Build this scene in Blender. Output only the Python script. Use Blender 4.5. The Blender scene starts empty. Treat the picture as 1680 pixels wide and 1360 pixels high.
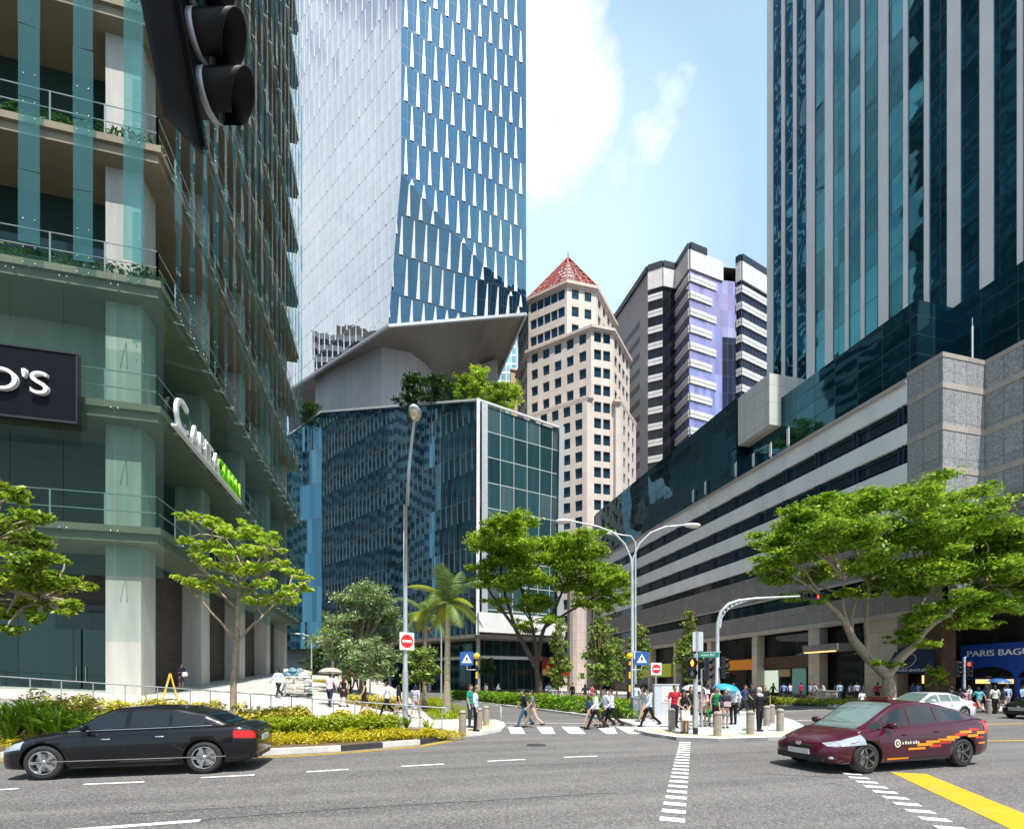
import bpy, bmesh, math, random
import numpy as np
from mathutils import Vector, Matrix
R = math.radians
PI = math.pi
random.seed(7)
# ---------------------------------------------------------------- survey of the photograph
F, CX, HY, H = 800.0, 840.0, 1118.0, 1.9          # focal length, centre column and eye level in photo pixels; eye height in m
YAW = 13.83                                        # the street grid is turned this much against the view
ca, sa = math.cos(R(YAW)), math.sin(R(YAW))

def c2w(X, Y):
    return (ca*X+sa*Y, -sa*X+ca*Y)
def at(px, py, Y):
    x, y = c2w((px-CX)/F*Y, Y)
    return Vector((x, y, H+(HY-py)/F*Y))
def gnd(px, py, z=0.0):
    Y = (H-z)*F/(py-HY)
    return Vector((*c2w((px-CX)/F*Y, Y), z))
def gy(px, Y):
    return Vector((*c2w((px-CX)/F*Y, Y), 0))
def on_x(px, x):                                   # y on the plane x = const
    r = (px-CX)/F
    Y = x/(ca*r+sa)
    return Y*(ca-sa*r)
def zz(py, Y):
    return H+(HY-py)/F*Y

sc = bpy.context.scene
col = sc.collection

# ---------------------------------------------------------------- mesh builder
class MB:
    def __init__(s):
        s.v = []; s.f = []; s.m = []; s.s = []; s.uv = []
    def add(s, vs, fs, m=0, smooth=False, uvs=None):
        o = len(s.v)
        s.v += [tuple(v) for v in vs]
        for k, f in enumerate(fs):
            s.f.append(tuple(i+o for i in f)); s.m.append(m); s.s.append(smooth)
            s.uv.append(uvs[k] if uvs else None)
        return s
    def box(s, x0, y0, z0, x1, y1, z1, m=0):
        x0, x1 = min(x0, x1), max(x0, x1); y0, y1 = min(y0, y1), max(y0, y1); z0, z1 = min(z0, z1), max(z0, z1)
        vs = [(x0,y0,z0),(x1,y0,z0),(x1,y1,z0),(x0,y1,z0),(x0,y0,z1),(x1,y0,z1),(x1,y1,z1),(x0,y1,z1)]
        fs = [(0,3,2,1),(4,5,6,7),(0,1,5,4),(1,2,6,5),(2,3,7,6),(3,0,4,7)]
        X, Y, Z = x1-x0, y1-y0, z1-z0
        def q(a, b, c, d): return [(a,c),(b,c),(b,d),(a,d)]
        uvs = [q(x0,x1,y0,y1), q(x0,x1,y0,y1), q(x0,x1,z0,z1), q(y0,y1,z0,z1), q(x1,x0,z0,z1), q(y1,y0,z0,z1)]
        return s.add(vs, fs, m, False, uvs)
    def obox(s, c, size, rot=0.0, m=0, mat=None):
        M = mat if mat is not None else Matrix.Rotation(rot, 3, 'Z')
        hx, hy, hz = size[0]/2, size[1]/2, size[2]/2
        vs = [Vector(c)+M @ Vector((a*hx, b*hy, d*hz)) for d in (-1,1) for a, b in ((-1,-1),(1,-1),(1,1),(-1,1))]
        return s.add(vs, [(0,3,2,1),(4,5,6,7),(0,1,5,4),(1,2,6,5),(2,3,7,6),(3,0,4,7)], m)
    def beam(s, p, q, w, h=None, m=0):
        p, q = Vector(p), Vector(q); h = h or w
        d = (q-p); L = d.length; d.normalize()
        up = Vector((0,0,1)) if abs(d.z) < .95 else Vector((0,1,0))
        a = d.cross(up).normalized(); b = a.cross(d).normalized()
        vs = [c+a*(i*w/2)+b*(j*h/2) for c in (p, q) for i, j in ((-1,-1),(1,-1),(1,1),(-1,1))]
        return s.add(vs, [(0,1,2,3),(7,6,5,4),(0,4,5,1),(1,5,6,2),(2,6,7,3),(3,7,4,0)], m)
    def quad(s, a, b, c, d, m=0, uv=None, smooth=False):
        return s.add([a,b,c,d], [(0,1,2,3)], m, smooth, [uv] if uv else None)
    def wall(s, p, q, z0, z1, m=0, u0=0.0):
        """vertical wall quad from p to q (xy), uv in metres; seen from the right hand side of p->q"""
        L = math.hypot(q[0]-p[0], q[1]-p[1])
        return s.add([(p[0],p[1],z0),(q[0],q[1],z0),(q[0],q[1],z1),(p[0],p[1],z1)], [(0,1,2,3)], m, False,
                     [[(u0,z0),(u0+L,z0),(u0+L,z1),(u0,z1)]])
    def poly(s, pts, m=0, uv=None):
        return s.add(pts, [tuple(range(len(pts)))], m, False, [uv] if uv else None)
    def prism(s, poly, z0, z1, m=0, cap=True):
        n = len(poly); u = 0
        for i in range(n):
            p, q = poly[i], poly[(i+1) % n]
            s.wall(p, q, z0, z1, m, u); u += math.hypot(q[0]-p[0], q[1]-p[1])
        if cap:
            s.poly([(x,y,z1) for x, y in poly], m, [(x,y) for x, y in poly])
            s.poly([(x,y,z0) for x, y in reversed(poly)], m, [(x,y) for x, y in reversed(poly)])
        return s
    def tube(s, pts, rad, n=8, m=0, cap=True):
        pts = [Vector(p) for p in pts]
        if not hasattr(rad, '__len__'): rad = [rad]*len(pts)
        prev = None; vs = []
        for i, p in enumerate(pts):
            d = (pts[min(i+1,len(pts)-1)]-pts[max(i-1,0)])
            if d.length < 1e-9: d = Vector((0,0,1))
            d.normalize()
            if prev is None:
                a = d.orthogonal().normalized()
            else:
                a = (prev-d*prev.dot(d))
                a = a.normalized() if a.length > 1e-6 else d.orthogonal().normalized()
            prev = a; b = d.cross(a)
            for k in range(n):
                t = 2*PI*k/n
                vs.append(p+(a*math.cos(t)+b*math.sin(t))*rad[i])
        fs = []
        for i in range(len(pts)-1):
            for k in range(n):
                fs.append((i*n+k, i*n+(k+1)%n, (i+1)*n+(k+1)%n, (i+1)*n+k))
        s.add(vs, fs, m, True)
        if cap:
            s.add(vs[:n], [tuple(reversed(range(n)))], m); s.add(vs[-n:], [tuple(range(n))], m)
        return s
    def cyl(s, p, q, r, n=12, m=0, r2=None):
        return s.tube([p, q], [r, r if r2 is None else r2], n, m)
    def lathe(s, c, prof, n=16, m=0, M=None):
        vs = []
        for r, z in prof:
            for k in range(n):
                t = 2*PI*k/n
                v = Vector((r*math.cos(t), r*math.sin(t), z))
                if M is not None: v = M @ v
                vs.append(Vector(c)+v)
        fs = [(i*n+k, i*n+(k+1)%n, (i+1)*n+(k+1)%n, (i+1)*n+k) for i in range(len(prof)-1) for k in range(n)]
        return s.add(vs, fs, m, True)
    def ell(s, c, r, n=12, k=8, m=0, M=None):
        if not hasattr(r, '__len__'): r = (r, r, r)
        c = Vector(c); vs = []
        def T(v):
            v = Vector(v)
            return c+(M @ v if M is not None else v)
        vs.append(T((0,0,-r[2])))
        for i in range(1, k):
            p = -PI/2+PI*i/k
            for j in range(n):
                t = 2*PI*j/n
                vs.append(T((r[0]*math.cos(p)*math.cos(t), r[1]*math.cos(p)*math.sin(t), r[2]*math.sin(p))))
        vs.append(T((0,0,r[2]))); L = len(vs)-1
        fs = [(0, 1+(j+1)%n, 1+j) for j in range(n)]
        for i in range(k-2):
            for j in range(n):
                fs.append((1+i*n+j, 1+i*n+(j+1)%n, 1+(i+1)*n+(j+1)%n, 1+(i+1)*n+j))
        fs += [(1+(k-2)*n+j, 1+(k-2)*n+(j+1)%n, L) for j in range(n)]
        return s.add(vs, fs, m, True)
    def cap(s, p, q, r0, r1, n=10):
        """tapered capsule (closed)"""
        s.cyl(p, q, r0, n, 0, r1); s.ell(p, r0, n, 6); s.ell(q, r1, n, 6)
        return s
    def mesh(s, name, mats):
        me = bpy.data.meshes.new(name)
        me.from_pydata(s.v, [], s.f)
        for m in (mats if isinstance(mats, (list, tuple)) else [mats]): me.materials.append(m)
        me.polygons.foreach_set('material_index', s.m)
        me.polygons.foreach_set('use_smooth', s.s)
        if any(u is not None for u in s.uv):
            lay = me.uv_layers.new(name='UVMap'); arr = []
            for f, u in zip(s.f, s.uv):
                arr += [c for p in u for c in p] if u is not None else [0.0, 0.0]*len(f)
            lay.data.foreach_set('uv', arr)
        me.update()
        return me
    def build(s, name, mats, parent=None, loc=None):
        return link(name, s.mesh(name, mats), parent, loc)

def link(name, me, parent=None, loc=None):
    o = bpy.data.objects.new(name, me); col.objects.link(o)
    if parent is not None: o.parent = parent
    if loc is not None: o.location = loc
    return o
def tag(o, label=None, cat=None, group=None, kind=None):
    if label: o['label'] = label
    if cat: o['category'] = cat
    if group: o['group'] = group
    if kind: o['kind'] = kind
    return o
def thing(name, label, cat, loc=(0,0,0), rz=0.0, group=None):
    o = bpy.data.objects.new(name, None); col.objects.link(o)
    o.location = loc; o.rotation_euler = (0,0,rz); o.empty_display_size = .2
    return tag(o, label, cat, group)
def copy_tree(o, parent=None):
    c = o.copy(); col.objects.link(c)
    if parent is not None: c.parent = parent
    for ch in list(o.children):
        copy_tree(ch, c)
    return c
def struct(name, mb, mat):
    return tag(mb.build(name, mat), kind='structure')

# ---------------------------------------------------------------- materials
MATS = {}
def newmat(name):
    m = bpy.data.materials.new(name); m.use_nodes = True
    nt = m.node_tree; b = nt.nodes['Principled BSDF']
    MATS[name] = m
    return m, nt, b
def N(nt, t, **kw):
    n = nt.nodes.new(t)
    for k, v in kw.items(): setattr(n, k, v)
    return n
def L(nt, a, b): nt.links.new(a, b)
def math_(nt, op, a, b=None, c=None):
    n = N(nt, 'ShaderNodeMath', operation=op)
    for i, x in enumerate((a, b, c)):
        if x is None: continue
        if isinstance(x, (int, float)): n.inputs[i].default_value = x
        else: L(nt, x, n.inputs[i])
    return n.outputs[0]
def mixc(nt, fac, a, b):
    n = N(nt, 'ShaderNodeMix', data_type='RGBA')
    for s_, x in ((n.inputs[0], fac), (n.inputs[6], a), (n.inputs[7], b)):
        if isinstance(x, (int, float)): s_.default_value = x
        elif isinstance(x, tuple): s_.default_value = (*x[:3], 1)
        else: L(nt, x, s_)
    return n.outputs[2]
def ramp(nt, fac, lo, hi):
    n = N(nt, 'ShaderNodeMapRange'); n.clamp = True
    L(nt, fac, n.inputs[0]); n.inputs[1].default_value = lo; n.inputs[2].default_value = hi
    return n.outputs[0]
def noise(nt, vec, scale, detail=4, rough=.55):
    n = N(nt, 'ShaderNodeTexNoise'); n.inputs['Scale'].default_value = scale
    n.inputs['Detail'].default_value = detail; n.inputs['Roughness'].default_value = rough
    if vec is not None: L(nt, vec, n.inputs['Vector'])
    return n.outputs['Fac']
def sc3(c, k): return tuple(min(1, x*k) for x in c)

def mat(name, c, rough=.6, metal=0.0, var=.12, scale=3.0, bump=0.0, spec=.5, fine=0.0, coat=0.0, streak=False):
    """plain surface with a soft colour variation and optional bump"""
    m, nt, b = newmat(name)
    tc = N(nt, 'ShaderNodeTexCoord').outputs['Object']
    if streak:
        mp = N(nt, 'ShaderNodeMapping'); mp.inputs['Scale'].default_value = (1,1,.12); L(nt, tc, mp.inputs[0]); tv = mp.outputs[0]
    else: tv = tc
    f = noise(nt, tv, scale, 5)
    f = ramp(nt, f, .3, .7)
    cc = mixc(nt, f, sc3(c, 1-var), sc3(c, 1+var))
    if fine:
        g = noise(nt, tc, scale*24, 2)
        cc = mixc(nt, math_(nt, 'MULTIPLY', ramp(nt, g, .35, .65), fine), cc, sc3(c, .45))
    L(nt, cc, b.inputs['Base Color'])
    b.inputs['Roughness'].default_value = rough; b.inputs['Metallic'].default_value = metal
    b.inputs['Specular IOR Level'].default_value = spec
    if coat: b.inputs['Coat Weight'].default_value = coat; b.inputs['Coat Roughness'].default_value = .03
    if bump:
        bp = N(nt, 'ShaderNodeBump'); bp.inputs['Strength'].default_value = bump; bp.inputs['Distance'].default_value = .02
        L(nt, noise(nt, tc, scale*8, 4), bp.inputs['Height']); L(nt, bp.outputs[0], b.inputs['Normal'])
    return m

def uvgrid(nt, pu, pv, lw, lh, half=False, ou=0.0, ov=0.0):
    """returns (line mask, cell u index, cell v index, fract u, fract v) of a grid in uv metres"""
    uv = N(nt, 'ShaderNodeTexCoord').outputs['UV']
    sp = N(nt, 'ShaderNodeSeparateXYZ'); L(nt, uv, sp.inputs[0])
    v = math_(nt, 'DIVIDE', math_(nt, 'ADD', sp.outputs[1], ov), pv)
    iv = math_(nt, 'FLOOR', v); fv = math_(nt, 'FRACT', v)
    u = math_(nt, 'DIVIDE', math_(nt, 'ADD', sp.outputs[0], ou), pu)
    if half: u = math_(nt, 'ADD', u, math_(nt, 'MULTIPLY', math_(nt, 'MODULO', iv, 2.0), .5))
    iu = math_(nt, 'FLOOR', u); fu = math_(nt, 'FRACT', u)
    a = math_(nt, 'LESS_THAN', fu, lw/pu); c = math_(nt, 'LESS_THAN', fv, lh/pv)
    return math_(nt, 'MAXIMUM', a, c), iu, iv, fu, fv
def cellrand(nt, iu, iv, seed=0.0):
    cb = N(nt, 'ShaderNodeCombineXYZ'); L(nt, iu, cb.inputs[0]); L(nt, iv, cb.inputs[1]); cb.inputs[2].default_value = seed
    w = N(nt, 'ShaderNodeTexWhiteNoise', noise_dimensions='3D'); L(nt, cb.outputs[0], w.inputs['Vector'])
    return w
def glassgrid(name, c, line, pu, pv, lw=.06, lh=.06, rough=.04, metal=.8, tilt=.02, wave=.0, half=False, var=.3, sub=0, linerough=.4, ov=0.0, ior=1.5, blinds=0.0):
    """curtain wall glass: mullion grid in uv metres, every pane very slightly out of true"""
    m, nt, b = newmat(name)
    msk, iu, iv, fu, fv = uvgrid(nt, pu, pv, lw, lh, half, 0, ov)
    if sub:
        msk = math_(nt, 'MAXIMUM', msk, math_(nt, 'LESS_THAN', math_(nt, 'ABSOLUTE', math_(nt, 'SUBTRACT', fv, sub)), lh*.35/pv))
    w = cellrand(nt, iu, iv)
    cc = mixc(nt, w.outputs['Value'], sc3(c, 1-var), sc3(c, 1+var))
    if blinds:
        w2 = cellrand(nt, iu, iv, 5.0)
        k = math_(nt, 'MULTIPLY', math_(nt, 'GREATER_THAN', w2.outputs['Value'], .6), blinds)
        cc = mixc(nt, k, cc, (.35,.42,.42))
    L(nt, mixc(nt, msk, cc, line), b.inputs['Base Color'])
    L(nt, mixc(nt, msk, (rough,)*3, (linerough,)*3), b.inputs['Roughness'])
    L(nt, math_(nt, 'MULTIPLY', math_(nt, 'SUBTRACT', 1.0, msk), metal), b.inputs['Metallic'])
    b.inputs['IOR'].default_value = ior
    geo = N(nt, 'ShaderNodeNewGeometry')
    v = N(nt, 'ShaderNodeVectorMath', operation='SUBTRACT'); L(nt, w.outputs['Color'], v.inputs[0]); v.inputs[1].default_value = (.5,.5,.5)
    vs = N(nt, 'ShaderNodeVectorMath', operation='SCALE'); L(nt, v.outputs[0], vs.inputs[0]); vs.inputs['Scale'].default_value = tilt
    va = N(nt, 'ShaderNodeVectorMath', operation='ADD'); L(nt, geo.outputs['Normal'], va.inputs[0]); L(nt, vs.outputs[0], va.inputs[1])
    nrm = va.outputs[0]
    if wave:
        nz = N(nt, 'ShaderNodeTexNoise'); nz.inputs['Scale'].default_value = .28; nz.inputs['Detail'].default_value = 2
        L(nt, N(nt, 'ShaderNodeTexCoord').outputs['Object'], nz.inputs['Vector'])
        v2 = N(nt, 'ShaderNodeVectorMath', operation='SUBTRACT'); L(nt, nz.outputs['Color'], v2.inputs[0]); v2.inputs[1].default_value = (.5,.5,.5)
        v3 = N(nt, 'ShaderNodeVectorMath', operation='SCALE'); L(nt, v2.outputs[0], v3.inputs[0]); v3.inputs['Scale'].default_value = wave
        v4 = N(nt, 'ShaderNodeVectorMath', operation='ADD'); L(nt, nrm, v4.inputs[0]); L(nt, v3.outputs[0], v4.inputs[1]); nrm = v4.outputs[0]
    vn = N(nt, 'ShaderNodeVectorMath', operation='NORMALIZE'); L(nt, nrm, vn.inputs[0])
    L(nt, vn.outputs[0], b.inputs['Normal'])
    return m
def tiles(name, c, joint, pu, pv, lw=.03, lh=.03, rough=.55, var=.15, speck=0.0, half=False, bump=.0, ov=0.0, specscale=9.0, spec=.5):
    m, nt, b = newmat(name)
    msk, iu, iv, fu, fv = uvgrid(nt, pu, pv, lw, lh, half, 0, ov)
    w = cellrand(nt, iu, iv)
    cc = mixc(nt, w.outputs['Value'], sc3(c, 1-var), sc3(c, 1+var))
    tc = N(nt, 'ShaderNodeTexCoord').outputs['Object']
    big = ramp(nt, noise(nt, tc, .35, 4), .3, .75)
    cc = mixc(nt, math_(nt, 'MULTIPLY', big, .25), cc, sc3(c, .7))
    if speck:
        g = noise(nt, tc, specscale, 2, .7)
        cc = mixc(nt, math_(nt, 'MULTIPLY', ramp(nt, g, .42, .58), speck), cc, sc3(c, .35))
    L(nt, mixc(nt, msk, cc, joint), b.inputs['Base Color'])
    b.inputs['Roughness'].default_value = rough; b.inputs['Specular IOR Level'].default_value = spec
    return m
def leafmat(name, lo, hi, trans=.35, yel=None):
    m, nt, b = newmat(name)
    g = N(nt, 'ShaderNodeNewGeometry')
    r = g.outputs['Random Per Island']
    cc = mixc(nt, r, lo, hi)
    if yel is not None:
        cc = mixc(nt, math_(nt, 'MULTIPLY', math_(nt, 'GREATER_THAN', math_(nt, 'FRACT', math_(nt, 'MULTIPLY', r, 7.31)), yel[3]), .9), cc, yel[:3])
    L(nt, cc, b.inputs['Base Color']); b.inputs['Roughness'].default_value = .45; b.inputs['Specular IOR Level'].default_value = .35
    t = N(nt, 'ShaderNodeBsdfTranslucent'); L(nt, cc, t.inputs['Color'])
    mx = N(nt, 'ShaderNodeMixShader'); mx.inputs[0].default_value = trans
    L(nt, b.outputs[0], mx.inputs[1]); L(nt, t.outputs[0], mx.inputs[2])
    L(nt, mx.outputs[0], nt.nodes['Material Output'].inputs['Surface'])
    return m
def clearglass(name, c, alpha=.5, rough=.02, spec=.6, tint=None):
    """thin tinted sheet glass: part see-through, part coloured gloss"""
    m, nt, b = newmat(name)
    b.inputs['Base Color'].default_value = (*c, 1); b.inputs['Roughness'].default_value = rough
    b.inputs['Specular IOR Level'].default_value = spec
    t = N(nt, 'ShaderNodeBsdfTransparent'); t.inputs['Color'].default_value = (*(tint or [min(1, .55+.45*x/max(c)) for x in c]), 1)
    mx = N(nt, 'ShaderNodeMixShader'); mx.inputs[0].default_value = alpha
    L(nt, t.outputs[0], mx.inputs[1]); L(nt, b.outputs[0], mx.inputs[2])
    L(nt, mx.outputs[0], nt.nodes['Material Output'].inputs['Surface'])
    return m
def emis(name, c, s):
    m, nt, b = newmat(name)
    b.inputs['Base Color'].default_value = (*c, 1)
    b.inputs['Emission Color'].default_value = (*c, 1); b.inputs['Emission Strength'].default_value = s
    return m

# ---------------------------------------------------------------- text
def text_mesh(s, size, depth=.03, align='LEFT'):
    cu = bpy.data.curves.new('txt', 'FONT'); cu.body = s; cu.size = size; cu.extrude = depth/2; cu.align_x = align
    o = bpy.data.objects.new('txt', cu); col.objects.link(o)
    dg = bpy.context.evaluated_depsgraph_get()
    me = bpy.data.meshes.new_from_object(o.evaluated_get(dg))
    bpy.data.objects.remove(o); bpy.data.curves.remove(cu)
    return me
def text(name, s, size, mat_, parent=None, loc=(0,0,0), xdir=(1,0,0), updir=(0,0,1), depth=.03, align='LEFT', bold=0.0, sx=1.0):
    me = text_mesh(s, size, depth, align)
    x = Vector(xdir).normalized(); u = Vector(updir).normalized(); n = x.cross(u)
    M = Matrix(((x.x,u.x,n.x),(x.y,u.y,n.y),(x.z,u.z,n.z)))
    for v in me.vertices:
        p = Vector((v.co.x*sx, v.co.y, v.co.z))
        v.co = M @ p+Vector(loc)
    me.materials.clear(); me.materials.append(mat_)
    me.name = name
    return link(name, me, parent)

# ---------------------------------------------------------------- leaves
RNG = np.random.default_rng(11)
def leaf_arrays(clumps, n, size, up=.6, width=.45, shell=.45, fold=.15, rng=RNG):
    w = np.array([c[3]*c[4]*c[5] for c in clumps])**.67; w /= w.sum()
    idx = rng.choice(len(clumps), n, p=w)
    C = np.array([c[:3] for c in clumps])[idx]; Rr = np.array([c[3:6] for c in clumps])[idx]
    d = rng.normal(size=(n,3)); d /= np.linalg.norm(d, axis=1)[:,None]
    if shell > 0: P = C+d*Rr*(shell+(1-shell)*rng.random(n)**.6)[:,None]
    else: P = C+np.clip(rng.normal(size=(n,3))*.46, -1.25, 1.25)*Rr
    nrm = rng.normal(size=(n,3))*.6+d*.55; nrm[:,2] += up
    nrm /= np.linalg.norm(nrm, axis=1)[:,None]
    t = rng.normal(size=(n,3)); t -= nrm*(t*nrm).sum(1)[:,None]; t /= np.linalg.norm(t, axis=1)[:,None]
    b = np.cross(nrm, t)
    s = size*(.55+.9*rng.random(n))[:,None]
    tip = P+t*s*.5; base = P-t*s*.5
    l = P+b*s*width*.5+nrm*s*fold*.5; r = P-b*s*width*.5+nrm*s*fold*.5
    V = np.stack([base, l, tip, r], 1).reshape(-1,3)
    return V
def quads_mesh(name, V, mat_, parent=None, smooth=False):
    n = len(V)//4
    me = bpy.data.meshes.new(name)
    me.vertices.add(n*4); me.vertices.foreach_set('co', V.astype(np.float32).ravel())
    me.loops.add(n*4); me.loops.foreach_set('vertex_index', np.arange(n*4, dtype=np.int32))
    me.polygons.add(n); me.polygons.foreach_set('loop_start', np.arange(0, n*4, 4, dtype=np.int32))
    me.polygons.foreach_set('loop_total', np.full(n, 4, dtype=np.int32))
    me.materials.append(mat_); me.update(calc_edges=True); me.validate()
    return link(name, me, parent)
def limb(mb, p, q, r0, r1, sag=.12, n=6, seg=7, rng=random):
    p, q = Vector(p), Vector(q); d = q-p; L_ = d.length
    o1 = Vector((rng.uniform(-1,1), rng.uniform(-1,1), rng.uniform(-.3,1)))*L_*sag
    pts = []; rr = []
    for i in range(n+1):
        t = i/n
        pts.append(p+d*t+o1*math.sin(PI*t)+Vector((rng.uniform(-1,1),rng.uniform(-1,1),0))*L_*.012*(0 if i in (0,n) else 1))
        rr.append(r0+(r1-r0)*t)
    mb.tube(pts, rr, seg)
    return pts

def spray(p, s_, rng, n=6, flat=.3, spread=1.0):
    """break a leaf mass of radius s_ at p into small flat sprays of leaves"""
    out = []
    for _ in range(n):
        d = Vector((rng.gauss(0,.6), rng.gauss(0,.6), rng.gauss(0,.26)))*s_*spread
        r = s_*rng.uniform(.45,.85)
        out.append((p.x+d.x, p.y+d.y, p.z+d.z, r, r, r*flat*rng.uniform(.7,1.4)))
    return out
def wp(mb, name, mats, parent):
    """part given in street coordinates, hung under a thing that stands at parent.location"""
    l = parent.location
    mb.v = [(x-l[0], y-l[1], z-l[2]) for x, y, z in mb.v]
    return mb.build(name, mats, parent)
def rel(parent, p):
    return Vector(p)-parent.location

M = {}
def asphalt():
    m, nt, b = newmat('asphalt'); tc = N(nt, 'ShaderNodeTexCoord').outputs['Object']
    mp = N(nt, 'ShaderNodeMapping'); mp.inputs['Scale'].default_value = (.06,1,1); L(nt, tc, mp.inputs[0])
    track = ramp(nt, noise(nt, mp.outputs[0], 1.1, 4), .35, .68)          # wear along the lanes
    stain = ramp(nt, noise(nt, tc, .9, 6, .65), .52, .74)
    c = mixc(nt, track, (.088,.085,.085), (.165,.16,.158))
    c = mixc(nt, math_(nt, 'MULTIPLY', stain, .6), c, (.065,.062,.063))
    v = N(nt, 'ShaderNodeTexVoronoi'); v.inputs['Scale'].default_value = 46; L(nt, tc, v.inputs['Vector'])
    sp_ = N(nt, 'ShaderNodeSeparateColor'); L(nt, v.outputs['Color'], sp_.inputs[0])
    c = mixc(nt, math_(nt, 'MULTIPLY', ramp(nt, sp_.outputs[0], .55, .95), .6), c, (.29,.28,.275))
    c = mixc(nt, math_(nt, 'MULTIPLY', ramp(nt, sp_.outputs[1], .6, .95), .7), c, (.045,.043,.043))
    L(nt, c, b.inputs['Base Color']); b.inputs['Roughness'].default_value = .8
    bp = N(nt, 'ShaderNodeBump'); bp.inputs['Strength'].default_value = .5; bp.inputs['Distance'].default_value = .01
    L(nt, v.outputs['Distance'], bp.inputs['Height']); L(nt, bp.outputs[0], b.inputs['Normal'])
    return m
M['asphalt'] = asphalt()
M['paving'] = tiles('paving', (.48,.465,.44), (.32,.31,.29), 1.2, .6, .02, .02, .75, .10, half=True)
M['island'] = tiles('island', (.42,.45,.46), (.30,.31,.31), .6, .6, .015, .015, .75, .12)
M['tactile'] = mat('tactile', (.62,.53,.30), .8, var=.15, scale=2)
M['kerb'] = mat('kerb', (.48,.46,.43), .8, var=.2, scale=2, bump=.3)
def paint_(name, c, worn=.5):
    m, nt, b = newmat(name); tc = N(nt, 'ShaderNodeTexCoord').outputs['Object']
    w = math_(nt, 'ADD', math_(nt, 'MULTIPLY', noise(nt, tc, 2.2, 5, .7), .6), math_(nt, 'MULTIPLY', noise(nt, tc, 34, 3, .7), .4))
    cc = mixc(nt, ramp(nt, noise(nt, tc, 1.2, 3), .3, .7), sc3(c, .85), c)
    L(nt, mixc(nt, math_(nt, 'MULTIPLY', ramp(nt, w, .53, .66), worn), cc, (.17,.16,.155)), b.inputs['Base Color']); b.inputs['Roughness'].default_value = .7
    return m
M['white_paint'] = paint_('white_paint', (.78,.78,.76), .75)
M['yellow_paint'] = paint_('yellow_paint', (.60,.37,.008), .6)
M['soil'] = mat('soil', (.12,.075,.04), .95, var=.4, scale=5, bump=.8)
M['grass_soil'] = mat('grass_soil', (.12,.14,.03), .95, var=.4, scale=5, bump=.8)
M['concrete'] = mat('concrete', (.43,.42,.385), .75, var=.22, scale=1.1, bump=.2, streak=True)
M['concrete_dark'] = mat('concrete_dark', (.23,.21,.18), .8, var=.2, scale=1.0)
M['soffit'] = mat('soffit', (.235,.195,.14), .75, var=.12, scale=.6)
M['white_metal'] = mat('white_metal', (.70,.71,.72), .4, var=.06, scale=1)
M['grey_metal'] = mat('grey_metal', (.42,.45,.47), .42, .35, var=.1, scale=4)
M['steel'] = mat('steel', (.55,.56,.56), .3, .8, var=.1, scale=6)
M['galv'] = mat('galv', (.50,.53,.55), .45, .45, var=.14, scale=5)
M['dark_metal'] = mat('dark_metal', (.03,.032,.036), .45, .2, var=.2, scale=4)
M['black'] = mat('black', (.012,.012,.013), .5, var=.2)
M['rubber'] = mat('rubber', (.02,.02,.021), .8, var=.2)
M['bark'] = mat('bark', (.20,.15,.10), .9, var=.35, scale=6, bump=.8)
M['bark_pale'] = mat('bark_pale', (.33,.27,.19), .9, var=.3, scale=6, bump=.6)
M['bark_dark'] = mat('bark_dark', (.08,.06,.045), .9, var=.3, scale=6, bump=.6)
# ---------------------------------------------------------------- sky, sun, camera
SUN_EL = 66.0
sdir_c = Vector((.40, -.91))                       # towards the sun, in view axes: behind the camera, to the left
sx, sy = c2w(sdir_c.x, sdir_c.y)
sdir = Vector((sx, sy, 0)).normalized()*math.cos(R(SUN_EL)); sdir.z = math.sin(R(SUN_EL))
sun = bpy.data.lights.new('sun', 'SUN'); sun.energy = 4.2; sun.angle = R(.5); sun.color = (1, .95, .86)
so = bpy.data.objects.new('sun', sun); col.objects.link(so); so.location = (-20, -40, 90)
so.rotation_euler = (-sdir).to_track_quat('-Z', 'Y').to_euler()

world = bpy.data.worlds.new('World'); sc.world = world; world.use_nodes = True
nt = world.node_tree; bg = nt.nodes['Background']; bg.inputs['Strength'].default_value = .113
sky = N(nt, 'ShaderNodeTexSky', sky_type='NISHITA'); sky.sun_disc = False
sky.sun_elevation = R(SUN_EL); sky.sun_rotation = math.atan2(sdir.x, sdir.y)
sky.air_density = 1.0; sky.dust_density = 1.2; sky.ozone_density = 1.5
gen = N(nt, 'ShaderNodeTexCoord').outputs['Generated']
def skydir(px, py):
    v = at(px, py, 100)-Vector((0,0,H)); return v.normalized()
def cdir(X, Y, Z):
    x, y = c2w(X, Y); return Vector((x, y, Z)).normalized()
def blob(d, a0, a1):
    """1 inside angle a0 of direction d, 0 outside a1 (degrees)"""
    dp = N(nt, 'ShaderNodeVectorMath', operation='DOT_PRODUCT'); L(nt, gen, dp.inputs[0]); dp.inputs[1].default_value = d
    return ramp(nt, dp.outputs['Value'], math.cos(R(a1)), math.cos(R(a0)))
n1 = noise(nt, gen, 3.2, 8, .58); n2 = noise(nt, gen, 9.0, 6, .6)
nn = math_(nt, 'ADD', math_(nt, 'MULTIPLY', n1, .62), math_(nt, 'MULTIPLY', n2, .38))
cover = None
def cadd(x, k=1.0):
    global cover
    x = math_(nt, 'MULTIPLY', x, k)
    cover = x if cover is None else math_(nt, 'MAXIMUM', cover, x)
for px, py, a0, a1, k in ((925,110,2,6.5,.95), (965,150,1.2,4.6,.9), (895,215,2,6,.95), (940,45,1.2,5,.9), (985,90,.8,3.5,.75), (1098,165,.1,4.0,.68), (1068,220,.1,3.6,.68), (1035,280,.1,3.4,.62), (1120,140,.1,2.6,.6),
                          (880,320,.8,4,.62)):
    cadd(blob(skydir(px, py), a0, a1), k)
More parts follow.
